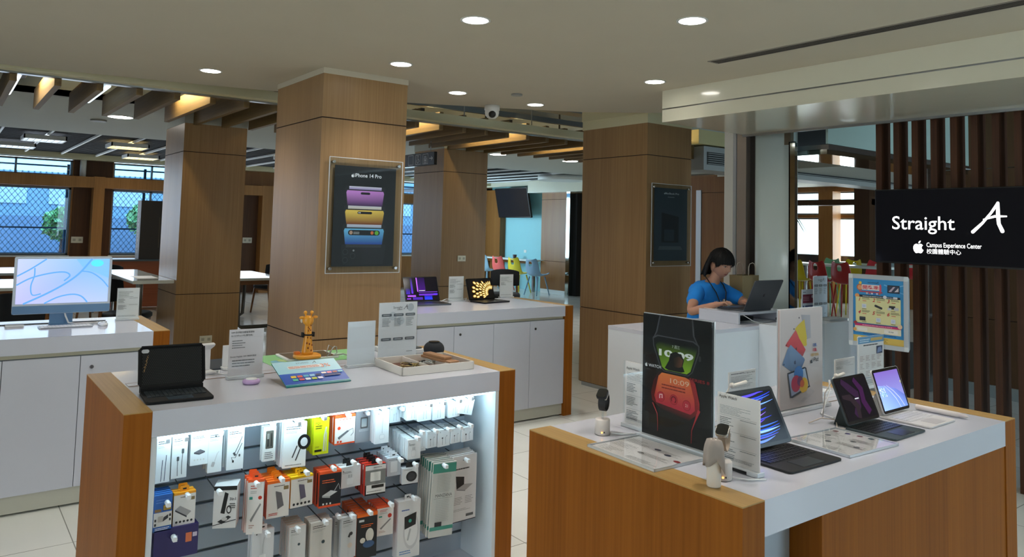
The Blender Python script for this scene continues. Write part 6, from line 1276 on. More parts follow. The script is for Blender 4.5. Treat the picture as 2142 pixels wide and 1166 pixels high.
# three tablets with keyboards
def scr_blue(a, w, h, z):
    a.rect(-w/2, w/2, z, z+h, '#020308'); X = lambda u: -w/2+u*w; Z = lambda v: z+v*h
    rnd = random.Random(5)
    for k, (v, L, c) in enumerate(((.95, .8, '#4a3aff'), (.90, .95, '#2040ff'), (.84, .9, '#3a6aff'), (.78, .7, '#1c30d0'), (.74, .95, '#6ea0ff'), (.66, .6, '#7a50ff'), (.60, .8, '#2a3ae0'), (.52, .7, '#8a60ff'), (.47, .75, '#3040e0'), (.42, .6, '#5a3ad0'), (.34, .85, '#3a70ff'), (.29, .95, '#1c50ff'), (.24, .9, '#80b0ff'), (.19, .9, '#2a60ff'), (.13, .8, '#4050ff'), (.08, .7, '#5a80ff'))):
        x0 = .05+rnd.random()*.1; pts = []
        for i in range(13):
            q = i/12; pts.append((X(min(.97, x0+q*L*.9)), Z(max(.01, min(.98, v-.05*math.sin(q*3.1)*(1 if k % 2 else .6)+.06*q*q*(1 if k < 8 else .4))))))
        a.band(pts, [.0006+.0035*math.sin(min(math.pi, (i/12)*math.pi))*(1 if k % 3 else 1.7) for i in range(13)], c)
def scr_dark(a, w, h, z):
    a.rect(-w/2, w/2, z, z+h, '#07050b'); X = lambda u: -w/2+u*w; Z = lambda v: z+v*h
    a.band([(X(.18), Z(.98)), (X(.35), Z(.8)), (X(.55), Z(.6)), (X(.5), Z(.35)), (X(.3), Z(.1))], [.02, .03, .035, .03, .02], '#2a1430'); a.band([(X(.6), Z(.98)), (X(.75), Z(.7)), (X(.7), Z(.4)), (X(.8), Z(.1))], [.02, .03, .03, .03], '#34103a')
    a.band([(X(.05), Z(.6)), (X(.3), Z(.55)), (X(.45), Z(.3)), (X(.4), Z(.02))], [.01, .025, .03, .02], '#241a20'); a.lines(X(.44), X(.58), Z(.48), Z(.52), 1, '#d8dce0', .8, 2, .05)
def scr_violet(a, w, h, z):
    a.rect(-w/2, w/2, z, z+h, '#8f9fe0', '#7a62b8'); X = lambda u: -w/2+u*w; Z = lambda v: z+v*h
    a.poly([(X(0), Z(0)), (X(1), Z(0)), (X(1), Z(.3)), (X(.7), Z(.5)), (X(.3), Z(.62)), (X(0), Z(.66))], '#7fb0f4', ['#9fc4fa', '#6f90d8', '#5f70c0', '#6c7cd0', '#8a9ae8', '#8fa8ee'])
    a.band([(X(.25), Z(.64)), (X(.45), Z(.45)), (X(.6), Z(.25)), (X(.7), Z(.0))], [.001, .004, .005, .003], '#b8c8ff'); a.band([(X(.35), Z(.64)), (X(.58), Z(.45)), (X(.75), Z(.25)), (X(.86), Z(.02))], [.001, .003, .004, .003], '#c8d0ff')
    rnd = random.Random(2)
    for i in range(40): a.disc(X(.02+.2*rnd.random()), Z(.36+.22*rnd.random()), .0012+.002*rnd.random(), ['#a8e0d0', '#d8f0e0', '#7ac0b0', '#f0f4e8'][i % 4], 7)
tb_blk = mat('folio_black', '#141618', .6)
def tab(lab, hinge, front, w, hl, ang, scr, em, body=tb_blk, yaw=90, key='#101214', bed=None, lift=.018, bez='#050506', offs=0):
    c = Vector((hinge[0], hinge[1], TZ)); d = abs(front-hinge[0]); t = laptop('tablet_computer', lab, c, R(yaw), w, d, ang, body, scr, em, hl, None, key, .006, True, bed, bez); return t
ip1 = tab('large open tablet with glowing blue swirls and a black keyboard', (-1.37, 1.985), -1.185, .247, .172, 27, scr_blue, 1.3, yaw=88)
ip2 = tab('open tablet with a nearly black screen and a black keyboard', (-1.372, 2.545), -1.198, .215, .155, 22, scr_dark, 1.0, mat('folio_grey', '#3a474b', .5), key='#16181a', yaw=91, bed=mat('bed_black', '#15181a', .6))
ip3 = tab('open tablet with a violet and blue screen and a white keyboard', (-1.385, 2.80), -1.208, .198, .155, 18, scr_violet, 1.0, mat('folio_white', '#dcd9d8', .5), key='#e4e2e2', yaw=91, bed=mat('bed_white', '#d3d0d0', .6))
# covers behind the tablets and tethers
for o_, c_ in ((ip1, '#1a1b1d'), (ip2, '#1c2a2c'), (ip3, '#d8d6d4')):
    m = MB(); hh_ = .075; m.add([(-.07, .002, .0), (.07, .002, .0), (.07, .052, .0), (-.07, .052, 0), (-.07, .028, hh_), (.07, .028, hh_)], [(0, 1, 5, 4), (1, 2, 5), (2, 3, 4, 5), (3, 0, 4), (0, 3, 2, 1)]); m.build('stand_cover', mat('cover_'+c_, c_, .6), o_)
def tether(lab, px, py, x, parent=None, ln=.07):
    p = onX(px, py, x); t = thing('security_tether', lab, 'tether', (p.x, p.y, p.z), FX, 'white security tethers on the tablets')
    m = MB(); m.tube([(-ln/2, 0, 0), (ln/2, .0, .006)], .0055, 10); m.build('clamp', mat('tether_white', '#eee6dc', .4), t, bevel=.0)
    m = MB(); m.ball((-ln/2, 0, .003), .008, 12, 8); m.build('alarm_head', mat('tether_white', '#eee6dc', .4), t); m = MB(); m.tube([(-ln/2, .006, 0), (-ln/2-.02, .03, -.06), (-ln/2, .05, p.z*-1+TZ+.003)], .0022, 6); m.build('cable', mat('tether_white', '#eee6dc', .4), t)
    return t
tether('white tether clamp on the top edge of the large blue-swirl tablet', 1546, 806, -1.455)
tether('white tether clamp on the top edge of the dark-screen tablet', 1757, 787, -1.435, ln=.05)
t = thing('security_tether', 'white tether hanging at the right edge of the violet-screen tablet', 'tether', tuple(onX(1881, 800, -1.40)), FX, 'white security tethers on the tablets')
m = MB(); m.tube([(-.004, 0, .008), (.006, 0, -.018)], .006, 10); m.build('clamp', mat('tether_white', '#eee6dc', .4), t); m = MB(); m.tube([(.006, 0, -.018), (.016, .0, -.05), (.02, .0, -.095)], .0022, 6); m.build('cable', mat('tether_white', '#eee6dc', .4), t)
# giant pencil
pa, pb = onZ(1916, 857), onZ(2026, 879); mid = (pa+pb)/2
t = thing('stylus', 'large white stylus lying at the right end of the table', 'stylus', (mid.x, mid.y, TZ+.010), math.atan2(pb.y-pa.y, pb.x-pa.x)); L2 = (pb-pa).length/2
m = MB(); m.tube([(-L2, 0, 0), (-L2+.004, 0, 0), (L2-.03, 0, 0)], [.008, .0095, .0095], 16); m.build('barrel', mat('stylus_white', '#f0e6e0', .3), t); m = MB(); m.tube([(L2-.03, 0, 0), (L2-.008, 0, 0), (L2, 0, 0)], [.0095, .0055, .002], 16); m.build('tip', mat('stylus_tip', '#d9cfca', .3), t)
# pale tablet poster
def ipad_art(a, w, h):
    a.rect(-w/2, w/2, 0, h, '#d6c6c1'); X = lambda u: -w/2+u*w; Z = lambda v: v*h
    def tb(pts, c, c2, cam): a.poly([(X(p[0]), Z(p[1])) for p in pts], c, [c, c2, c2, c][:len(pts)] if len(pts) == 4 else None); a.disc(X(cam[0]), Z(cam[1]), .0035, '#3a3a44', 10)
    tb([(.60, .68), (.72, .69), (.70, .93), (.48, .94)], '#a9a3a8', '#b9b2b6', (.44, .91)); 
    tb([(.46, .78), (.60, .60), (.62, .70), (.56, .89)], '#c8a81c', '#e6c62c', (.32, .80)); a.poly([(X(.34), Z(.8)), (X(.46), Z(.60)), (X(.62), Z(.62)), (X(.56), Z(.89)), (X(.42), Z(.84))], '#dcbc28')
    a.poly([(X(.12), Z(.64)), (X(.24), Z(.61)), (X(.52), Z(.51)), (X(.59), Z(.575)), (X(.44), Z(.70)), (X(.36), Z(.79)), (X(.16), Z(.67))], '#c8323c', ['#c8323c', '#c8323c', '#a02430', '#d84048', '#d84048', '#e05058', '#d84048']); a.disc(X(.15), Z(.645), .003, '#3a1c20', 8); a.apple(X(.37), Z(.60), .012, '#6a1820')
    a.poly([(X(.05), Z(.455)), (X(.25), Z(.375)), (X(.50), Z(.40)), (X(.57), Z(.47)), (X(.555), Z(.49)), (X(.24), Z(.645)), (X(.17), Z(.60))], '#5f7ba0', ['#6a86ac', '#54708f', '#4f6a90', '#6480a8', '#6a86ac', '#7f9cc0', '#6a86ac']); a.disc(X(.09), Z(.455), .0035, '#22304a', 10); a.apple(X(.34), Z(.465), .016, '#2a3c5a')
    a.poly([(X(.23), Z(.11)), (X(.28), Z(.105)), (X(.70), Z(.19)), (X(.68), Z(.20)), (X(.60), Z(.39)), (X(.56), Z(.40)), (X(.17), Z(.365)), (X(.17), Z(.34))], '#1d2a3c')
    a.poly([(X(.26), Z(.125)), (X(.66), Z(.20)), (X(.57), Z(.385)), (X(.19), Z(.35))], '#b9c6dc', ['#a9b0d0', '#c9d0e0', '#b9d0ec', '#a9b8d8'])
    a.disc(X(.42), Z(.335), .030, '#3a80c8', 20); a.disc(X(.54), Z(.215), .028, '#f0c030', 20); a.disc(X(.36), Z(.245), .030, '#c82a58', 20); a.disc(X(.45), Z(.265), .018, '#7a3a70', 16); a.disc(X(.50), Z(.235), .014, '#e06a3c', 16)
    a.poly([(X(.25), Z(.09)), (X(.50), Z(.03)), (X(.80), Z(.13)), (X(.70), Z(.17)), (X(.3), Z(.10))], '#cdbfbc'); a.poly([(X(.45), Z(.06)), (X(.52), Z(.045)), (X(.62), Z(.08)), (X(.55), Z(.095))], '#c0b2b0')
    a.text('可愛。', X(.80), Z(.60), .013, '#2f6ab0', 'c', .02); a.text('可畫。', X(.80), Z(.55), .013, '#c82a48', 'c', .02); a.text('可愛的盡情。', X(.80), Z(.50), .012, '#d0a040', 'c', .01, fitw=w*.2); a.apple(X(.72), Z(.452), .016, '#1c1c1e'); a.text('iPad', X(.82), Z(.443), .022, '#1c1c1e', 'c', .01)
po = thing('tablet_poster', 'tall pale pink acrylic poster picturing colourful tablets', 'poster', (-1.60, 2.5585, TZ), FX)
a = Art(eps=.00012, y0=-.004); a.M = Matrix.Translation((0, 0, .014)); a.col = srgb('#cdbdb8'); a.box(-.139, .139, -.004, .003, 0, .355); ipad_art(a, .278, .355); a.build('print', printed('poster_print', .4, 0, .15), po)
m = MB(); m.box(-.142, .142, -.0115, -.0095, .012, .372); m.build('acrylic_front', acrylic, po); m = MB(); m.box(-.142, .142, .003, .006, .012, .372); m.build('acrylic_back', acr_edge, po); m = MB(); m.box(-.15, .17, -.022, .022, 0, .012); m.build('acrylic_base', acr_edge, po, bevel=.001)
m = MB(); m.tube([(-1.57, 2.70, 1.01), (-1.545, 2.66, .98), (-1.53, 2.60, .935), (-1.52, 2.56, .914), (-1.46, 2.54, .914)], .0028, 6); tag(m.build('charging_cable', wp), 'white cable running down in front of the pale tablet poster', 'cable')
m = MB(); m.tube([(-1.47, 2.40, .914), (-1.46, 2.46, .925), (-1.43, 2.50, .92), (-1.40, 2.455, .914), (-1.38, 2.42, .914), (-1.36, 2.44, .914)], .002, 6); tag(m.build('charging_cable', mat('cable_beige', '#d8ccc0', .4)), 'thin beige cable looped beside the dark-screen tablet', 'cable')
# back row of signs, seen over the tablets
def nt_art(a, w, h): a.lines(-w*.42, w*.05, h*.86, h*.93, 1, '#555555', .7, 3, .1); a.text('NT$34,900', w*.46, h*.84, h*.115, '#4a4a4a', 'r', 0, fitw=w*.42); a.lines(-w*.42, w*.4, h*.2, h*.78, 9, '#8a8a8a', .4, 21, .3)
card_stand('price_sign', 'small price sign seen above the blue-swirl tablet', 'sign', (-1.88, 2.594, TZ), FX, .175, .082, nt_art, '#e1dfdc')
card_stand('price_sign', 'white price sign seen above the dark-screen tablet', 'sign', (-1.80, 3.22, TZ), FX, .165, .092, price_art(41, '', '', 1), '#e8e6e4')
def fly_art(a, w, h):
    a.rect(-w/2, w/2, 0, h, '#e3dcd8'); a.rect(-w/2, w/2, h*.86, h, '#5f94b8'); a.rect(-w*.02, w*.45, h*.9, h*.96, '#c9a860'); a.lines(-w*.44, -w*.05, h*.88, h*.96, 2, '#d8e8f0', .5, 3, .1); a.lines(-w*.3, w*.3, h*.80, h*.84, 1, '#555555', .7, 5, .1); a.rect(w*.2, w*.44, h*.62, h*.78, '#2b3a58'); a.poly([(w*.22, h*.63), (w*.42, h*.66), (w*.38, h*.76), (w*.26, h*.74)], '#7a8ab0')
    for r in range(3):
        for c in range(4): a.lines(-w*.44+c*w*.22, -w*.27+c*w*.22, h*.18+r*h*.16, h*.3+r*h*.16, 4, '#a8908c', .4, r*5+c)
    a.rect(-w*.48, w*.48, h*.15, h*.158, '#3a5a8a'); a.lines(-w*.2, w*.44, h*.03, h*.12, 3, '#8a8488', .4, 17)
card_stand('flyer_stand', 'portrait flyer with a blue header in a clear stand behind the violet-screen tablet', 'sign', (-1.68, 3.005+.21, TZ), FX, .215, .205, fly_art, '#d8dde2')
m = MB(); m.box(-1.78, -1.70, 2.80, 2.95, TZ, TZ+.012); m.mi = 1; m.box(-1.76, -1.72, 2.83, 2.86, TZ+.012, TZ+.03); tag(m.build('phone_stand', [wp, mat('teal_plug', '#8fc4c0', .4)]), 'low white charging dock behind the pale tablet poster', 'dock')
t = thing('cable_cover', 'long narrow white cable cover strip across the right table', 'cover', (0, 0, 0)); m = MB(); m.box(-1.66, -1.62, 1.87, 3.05, TZ-.0003, TZ+.001); m.build('strip', white_lam, t); m = MB(); m.box(-1.662, -1.66, 1.87, 3.05, TZ-.0003, TZ+.0015); m.box(-1.62, -1.618, 1.87, 3.05, TZ-.0003, TZ+.0015); m.build('edge_gap', mat('gap_tan', '#a08a78', .6), t)

# ---------------------------------------------------------------- blue poster in a snap frame on a floor stand
yb_ = 4.95; c0, c1 = onY(1778, 572, yb_), onY(1901, 738, yb_); pw, ph = c1.x-c0.x, c0.z-c1.z
ps = thing('poster_stand', 'blue promotional poster in a silver snap frame on a floor stand', 'poster stand', ((c0.x+c1.x)/2, yb_, 0), R(3))
def promo(a, w, h):
    a.rect(-w/2, w/2, 0, h, '#2f8fd0', '#3a9ad8'); X = lambda u: -w/2+u*w; Z = lambda v: v*h
    a.rect(X(0), X(1), 0, Z(.105), '#e0c060'); a.disc(X(.13), Z(.05), w*.05, '#f4ecd8', 16); a.lines(X(.26), X(.7), Z(.02), Z(.09), 3, '#9a7a30', .5, 3, .1); a.lines(X(.2), X(.9), Z(.12), Z(.17), 2, '#1c5a98', .5, 6, .1)
    a.band([(X(.62), Z(.92)), (X(.8), Z(.88)), (X(1), Z(.93))], w*.02, '#7fc4f0'); a.band([(X(.7), Z(.80)), (X(.85), Z(.83)), (X(1), Z(.80))], w*.02, '#6ab8ec')
    a.disc(X(.14), Z(.86), w*.065, '#d0703c', 18); a.disc(X(.15), Z(.93), w*.03, '#e8c850', 12); a.disc(X(.14), Z(.86), w*.045, '#e8a878', 16)
    a.rr(X(.36), Z(.865), w*.36, h*.085, .005, '#f0e8e4'); a.text('開學季', X(.36), Z(.838), h*.068, '#d83a4c', 'c', .02, fitw=w*.32)
    a.rr(X(.36), Z(.795), w*.46, h*.02, .002, '#c04a58'); 
    for k in range(6): a.rect(X(.27+k*.05), X(.30+k*.05), Z(.76), Z(.785), ['#e8d0c0', '#d05a6a', '#f0e8e8', '#5a6ab8', '#e8e8f8', '#d0703c'][k])
    a.poly([(X(.53), Z(.80)), (X(.57), Z(.80)), (X(.57), Z(.90)), (X(.55), Z(.93)), (X(.53), Z(.90))], '#d8607a')
    a.lines(X(.3), X(.5), Z(.93), Z(.95), 1, '#3a5a80', .7, 4, .1); a.brushA(X(.5), Z(.945), h*.03, '#1c3a5a')
    a.rect(X(.69), X(.92), Z(.80), Z(.92), '#14181e'); a.rect(X(.70), X(.91), Z(.81), Z(.91), '#3a4458'); a.poly([(X(.71), Z(.82)), (X(.8), Z(.9)), (X(.84), Z(.9)), (X(.76), Z(.82))], '#c8b8c8'); a.poly([(X(.82), Z(.82)), (X(.9), Z(.89)), (X(.9), Z(.83))], '#e0d8e0')
    a.rr(X(.5), Z(.725), w*.86, h*.035, .003, '#1c2430'); a.lines(X(.2), X(.85), Z(.715), Z(.735), 1, '#c8d0d8', .7, 8, .1); a.disc(X(.09), Z(.725), w*.045, '#e8a060', 14); a.disc(X(.64), Z(.73), w*.035, '#e8e8ec', 14); a.rr(X(.84), Z(.728), w*.08, h*.03, .002, '#e8e8ec')
    a.rr(X(.5), Z(.505), w*.88, h*.405, .004, '#e9e6ad')
    for k in range(6):
        cx, cy = .14+.285*(k % 3), (.655 if k < 3 else .455)
        a.text(str(k+1), X(cx), Z(cy-.01), h*.075, '#cf3040', 'c', .02, .3); a.lines(X(cx+.05), X(cx+.22), Z(cy+.015), Z(cy+.05), 2, '#5a5648', .5, k, .2); a.lines(X(cx+.06), X(cx+.14), Z(cy-.015), Z(cy+.005), 1, '#d85a4a', .6, k+9, .1)
        u, v = cx+.09, cy-.085
        if k in (0, 4, 5): a.rr(X(u), Z(v), w*.09, h*.065, .002, '#e4e8f0'); a.rr(X(u), Z(v-.002), w*.06, h*.04, .002, '#c8d4e8')
        elif k == 1: a.rr(X(u), Z(v), w*.16, h*.035, .006, '#34383c', rot=-.35)
        elif k == 2: a.rr(X(u-.02), Z(v+.01), w*.12, h*.05, .002, '#2a2e33'); a.rr(X(u+.06), Z(v-.01), w*.09, h*.045, .006, '#c8ccd0'); a.rr(X(u-.07), Z(v-.015), w*.07, h*.035, .002, '#dde0e4')
        else: a.rr(X(u-.03), Z(v), w*.12, h*.06, .003, '#30343a'); a.rr(X(u-.03), Z(v+.012), w*.11, h*.025, .002, '#454a52')
        a.lines(X(u-.04), X(u+.05), Z(v-.055), Z(v-.04), 1, '#55524a', .6, k+4, .1)
    a.rr(X(.5), Z(.225), w*.9, h*.13, .004, '#ede6cc'); a.rect(X(.05), X(.95), Z(.255), Z(.29), '#c22a6a'); a.lines(X(.2), X(.8), Z(.265), Z(.28), 1, '#f0c8d8', .6, 7, .1); a.rr(X(.2), Z(.205), w*.2, h*.05, .004, '#f6f2ea'); a.rr(X(.76), Z(.205), w*.26, h*.055, .003, '#f6f2ea'); a.text('49,900', X(.76), Z(.195), h*.028, '#3a4a3a', 'c', .0); a.disc(X(.93), Z(.30), w*.045, '#f0d0b0', 14); a.disc(X(.06), Z(.30), w*.035, '#a83a40', 12); a.disc(X(.05), Z(.195), w*.035, '#e8b060', 12)
m = MB(); z0_ = c1.z
M_ = [(-pw/2, -pw/2+.028), (pw/2-.028, pw/2)]
m.slab(pw, ph, .02, -.004, .008, 0, z0_); m.build('backboard', mat('snap_silver', '#c3ccd4', .35, metal=.3), ps)
m = MB()
for q in ((-pw/2+.018, pw/2-.018, z0_, z0_+.03), (-pw/2+.018, pw/2-.018, z0_+ph-.03, z0_+ph), (-pw/2, -pw/2+.03, z0_+.018, z0_+ph-.018), (pw/2-.03, pw/2, z0_+.018, z0_+ph-.018)): m.box(q[0], q[1], -.012, -.004, q[2], q[3])
m.build('frame', mat('snap_silver', '#c3ccd4', .35, metal=.3), ps, bevel=.002)
m = MB()
for su in (-1, 1):
    for sz in (0, 1): m.cbox((su*(pw/2-.015), -.008, z0_+.016+sz*(ph-.032)), (.031, .011, .033))
m.build('corner', mat('snap_corner', '#dfe6ea', .25), ps, bevel=.008)
a = Art(eps=.00012, y0=-.005); a.M = Matrix.Translation((0, 0, z0_+.028)); promo(a, pw-.056, ph-.056); a.build('print', printed('poster_print', .4, 0, .15), ps)
m = MB(); m.tube([(0, .02, .02), (0, .02, z0_+.3)], .016, 12); m.build('pole', steel, ps); m = MB(); m.cyl((0, .02), .16, .0, .018, 32); m.build('base_plate', steel, ps)

# ---------------------------------------------------------------- things on the reception desk
gl = mat('laptop_grey', '#5c6067', .35, metal=.5)
lp = laptop('laptop', 'grey laptop seen from behind, open on the white riser in front of the woman', (-3.372, 4.835, .9905), R(-90), .345, .235, 24, gl, lambda a, w, h, z: a.rect(-w/2, w/2, z, z+h, '#9fb4cc'), .8, .238, lambda a, w, h: a.apple(0, h*.5, .028, '#15171a'))
b0, b1 = onX(1554, 577, -3.86), onX(1592, 577, -3.86); bw_ = (b1.y-b0.y)*1.05; zt_ = b0.z; bx_ = -3.86
bg_ = thing('paper_bag', 'brown paper carrier bag with twisted handles behind the grey laptop', 'bag', (bx_-.065, (b0.y+b1.y)/2, .90), R(0))
kr = mat('kraft_paper', '#8f7c58', .8, var=.08); H_ = zt_-.90
m = MB(); m.add([(-.06, -bw_*.46, 0), (.06, -bw_*.46, 0), (.06, bw_*.46, 0), (-.06, bw_*.46, 0), (-.065, -bw_*.5, H_), (.065, -bw_*.5, H_), (.065, bw_*.5, H_), (-.065, bw_*.5, H_)], [(0, 3, 2, 1), (0, 1, 5, 4), (1, 2, 6, 5), (2, 3, 7, 6), (3, 0, 4, 7)]); o = m.build('bag_body', kr, bg_); s_ = o.modifiers.new('s', 'SOLIDIFY'); s_.thickness = .002
for x in (-.06, .062):
    m = MB(); m.tube([(x, -.045, H_-.01), (x, -.045, H_+.06), (x, -.03, H_+.095), (x, .01, H_+.105), (x, .035, H_+.095), (x, .05, H_+.06), (x, .05, H_-.01)], .003, 6); m.build('handle', mat('kraft_cord', '#cfc6b4', .7), bg_)
a = Art(); a.M = Matrix.Translation((.067, .03, .12)) @ Matrix.Rotation(FX, 4, 'Z'); a.lines(-.03, .04, .03, .045, 1, '#5a4c34', .8, 3, .05); a.build('print', PR, bg_)
m = MB(); m.box(-4.05, -3.80, b0.y-.03, b1.y+.03, 0, .90); tag(m.build('side_cabinet', desk_w), 'low cabinet behind the reception desk carrying the brown paper bag', 'cabinet')
m = MB(); m.M = Matrix.Translation((-3.27, 5.02, .935)) @ Matrix.Rotation(R(80), 4, 'Z'); m.ball((0, 0, 0), (.085, .035, .024), 18, 10); tag(m.build('pouch', mat('pouch_black', '#101214', .45)), 'small shiny black pouch at the right end of the desk', 'pouch')
m = MB(); m.tube([(-3.36, 4.60, .985), (-3.325, 4.62, .965), (-3.30, 4.68, .93), (-3.26, 4.74, .914)], .0025, 6); tag(m.build('charging_cable', wp), 'white cable hanging from the riser to the desktop', 'cable')
for k, (x, y, rz_, l) in enumerate(((-3.62, 4.67, 5, 'white sheet of paper on the riser under her hands'), (-3.45, 3.95+.2, -8, 'white sheet of paper on the empty left part of the desk'), (-3.42, 4.85, 12, 'white sheet of paper under the riser'))):
    m = MB(); m.box(-.1, .1, -.14, .14, 0, .001); o = m.build('paper_sheet', mat('paper', '#f1f3f5', .6), loc=(x, y, .9905 if k == 0 else .9105)); o.rotation_euler.z = R(rz_); o.scale = (.55, .55, 1) if k == 0 else (1, 1, 1); tag(o, l, 'paper')
m = MB(); m.box(-.06, .06, -.1, .1, 0, .03); tag(m.build('dark_box', blackp, loc=(-3.5, 4.78, .9115)), 'black flat device stored inside the riser', 'device')
def flags(a, w, h):
    a.rect(-w/2, w/2, 0, h, '#e9edf4'); a.lines(-w*.4, w*.0, h*.88, h*.93, 1, '#555577', .6, 2); a.rr(0, h*.68, w*.86, h*.30, .003, '#8a1f3c'); a.lines(-w*.4, w*.1, h*.6, h*.76, 3, '#d8a0b0', .5, 3, .1); a.disc(w*.32, h*.75, w*.07, '#f0e0e8', 10); a.rr(0, h*.3, w*.86, h*.30, .003, '#1d4a98'); a.lines(-w*.1, w*.4, h*.2, h*.38, 3, '#a0b8e0', .5, 5, .1); a.rr(-w*.3, h*.38, w*.1, h*.14, .002, '#e8f0fa')
q0, q1 = onX(1677, 610, -3.25), onX(1703, 610, -3.25); zt1 = onX(1690, 609, -3.25).z
card_stand('flyer_stand', 'small flyer with a dark red and a blue block at the end of the desk', 'sign', (-3.25, (q0.y+q1.y)/2, .911), FX, (q1.y-q0.y), zt1-.911, flags)
q0, q1 = onX(1701, 585, -3.18), onX(1730, 585, -3.18); zt1 = onX(1715, 581, -3.18).z; yy = (q0.y+q1.y)/2
t2 = card_stand('service_sign', 'narrow white service sign standing at the right end of the desk', 'sign', (-3.18, yy, .926), FX, q1.y-q0.y, zt1-.926, straightA, '#dfe4ec')
m = MB(); m.box(-3.21, -3.0, 5.16, 5.60, 0, .925); m.box(-3.6, -3.21, 5.162, 5.46, 0, .91); tag(m.build('side_cabinet', desk_w), 'white cabinet at the far right end of the reception desk carrying the signs', 'cabinet')
m = MB()
for k in range(5): m.box(-3.16+.001*k, -3.05+.001*k, 5.25, 5.5, .926+.003*k, .928+.003*k)
tag(m.build('leaflet_stack', mat('leaflet_grey', '#b9bcbc', .6)), 'stack of grey leaflets beside the narrow service sign', 'leaflets')
# ---------------------------------------------------------------- the woman at the reception desk
skin = mat('skin', '#b98a72', .5, var=.04); hairm = mat('hair_black', '#060506', .5, spec=.25); shirtm = mat('shirt_blue', '#1a86e0', .85, var=.05, vscale=20, bump=.2, bscale=300)
def skinned(verts, edges, radii, root=0, sub=2):
    me = bpy.data.meshes.new('tmp'); me.from_pydata([tuple(v) for v in verts], edges, []); o = bpy.data.objects.new('tmp', me); COL.objects.link(o)
    sk = o.modifiers.new('skin', 'SKIN'); sk.use_smooth_shade = True
    for i, r in enumerate(radii): me.skin_vertices[0].data[i].radius = r if isinstance(r, tuple) else (r, r); me.skin_vertices[0].data[i].use_root = (i == root)
    s = o.modifiers.new('s', 'SUBSURF'); s.levels = sub; s.render_levels = sub
    dg = bpy.context.evaluated_depsgraph_get(); m2 = bpy.data.meshes.new_from_object(o.evaluated_get(dg))
    vs = [tuple(v.co) for v in m2.vertices]; fs = [tuple(p.vertices) for p in m2.polygons]
    bpy.data.objects.remove(o); bpy.data.meshes.remove(me); bpy.data.meshes.remove(m2); return vs, fs
class Sk:
    def __init__(s): s.v = []; s.e = []; s.r = []
    def p(s, co, r, par=None): s.v.append(Vector(co)); s.r.append(r); i = len(s.v)-1; (s.e.append((par, i)) if par is not None else None); return i
HC_ = onX(1508, 553, -3.84)                                   # centre of the head
nb = Vector((-3.93, HC_.y-.005, 1.145)); rs_ = onX(1459, 607, -3.95); ls_ = Vector((-3.95, rs_.y+.335, rs_.z-.005))
re_ = onX(1444, 657, -3.80); re_.z = max(re_.z, .945); rw_ = onX(1497, 643, -3.60); rw_.z = 1.020; rp_ = onX(1512, 636, -3.54); rp_.z = 1.034
le_ = Vector((-3.72, ls_.y+.06, .965)); lw_ = onX(1553, 634, -3.60); lw_.z = 1.024; lp_ = Vector((-3.54, lw_.y+.0, 1.034)); lw_ = Vector((-3.62, lp_.y+.02, 1.024))
b = Sk(); cy_ = nb.y
pel = b.p((-4.02, cy_, .70), (.15, .12)); ab = b.p((-4.0, cy_, .85), (.13, .10), pel); ch = b.p((-3.96, cy_, 1.02), (.12, .085), ab); nk_ = b.p(nb, .05, ch)
nt_ = b.p((HC_.x-.035, HC_.y, HC_.z-.085), .047, nk_); b.p((HC_.x-.02, HC_.y, HC_.z-.02), .05, nt_)
def arm(sh, el, wr, pa, side):
    s0 = b.p(sh, .052, ch); e0 = b.p(el, .036, s0); m_ = b.p(el.lerp(wr, .5), .033, e0); w0 = b.p(wr, .023, m_); p0 = b.p(wr.lerp(pa, .6), (.026, .018), w0); k0 = b.p(pa, (.030, .015), p0)
    d = (pa-wr).normalized(); lat = Vector((-d.y, d.x, 0)).normalized()
    for i, (o_, L_) in enumerate(((-.030, .055), (-.011, .066), (.009, .062), (.027, .050))):
        q = b.p(pa+lat*o_*.85+d*.012, .0095, k0); q = b.p(pa+lat*o_*1.05+d*(.012+L_*.45)+Vector((0, 0, .006)), .0085, q); q = b.p(pa+lat*o_*1.1+d*(.012+L_*.8)+Vector((0, 0, -.008)), .0078, q); b.p(pa+lat*o_*1.1+d*(.012+L_*.95)+Vector((0, 0, -.022)), .0068, q)
    t0 = b.p(wr.lerp(pa, .45)+lat*side*.028+Vector((0, 0, -.004)), .0115, p0); t1 = b.p(wr.lerp(pa, .9)+lat*side*.042+Vector((0, 0, -.010)), .0095, t0); b.p(wr.lerp(pa, 1.2)+lat*side*.040+Vector((0, 0, -.018)), .008, t1)
arm(rs_, re_, rw_, rp_, 1); arm(ls_, le_, lw_, lp_, -1)
for s in (-1, 1):
    h = b.p((-3.97, cy_+s*.09, .68), .085, pel); k = b.p((-3.60, cy_+s*.12, .66), .058, h); c_ = b.p((-3.66, cy_+s*.12, .45), .05, k); a_ = b.p((-3.72, cy_+s*.12, .24), .036, c_); b.p((-3.60, cy_+s*.13, .20), (.035, .025), a_)
vs, fs = skinned(b.v, b.e, b.r, pel)
person = thing('person', 'woman with a black bob and blue t-shirt typing at the desk, lanyard around her neck', 'person', (-4.02, cy_, .60))
inv = Matrix.Translation((4.02, -cy_, -.60))
M = MB(); M.M = inv; M.add(vs, fs, True)
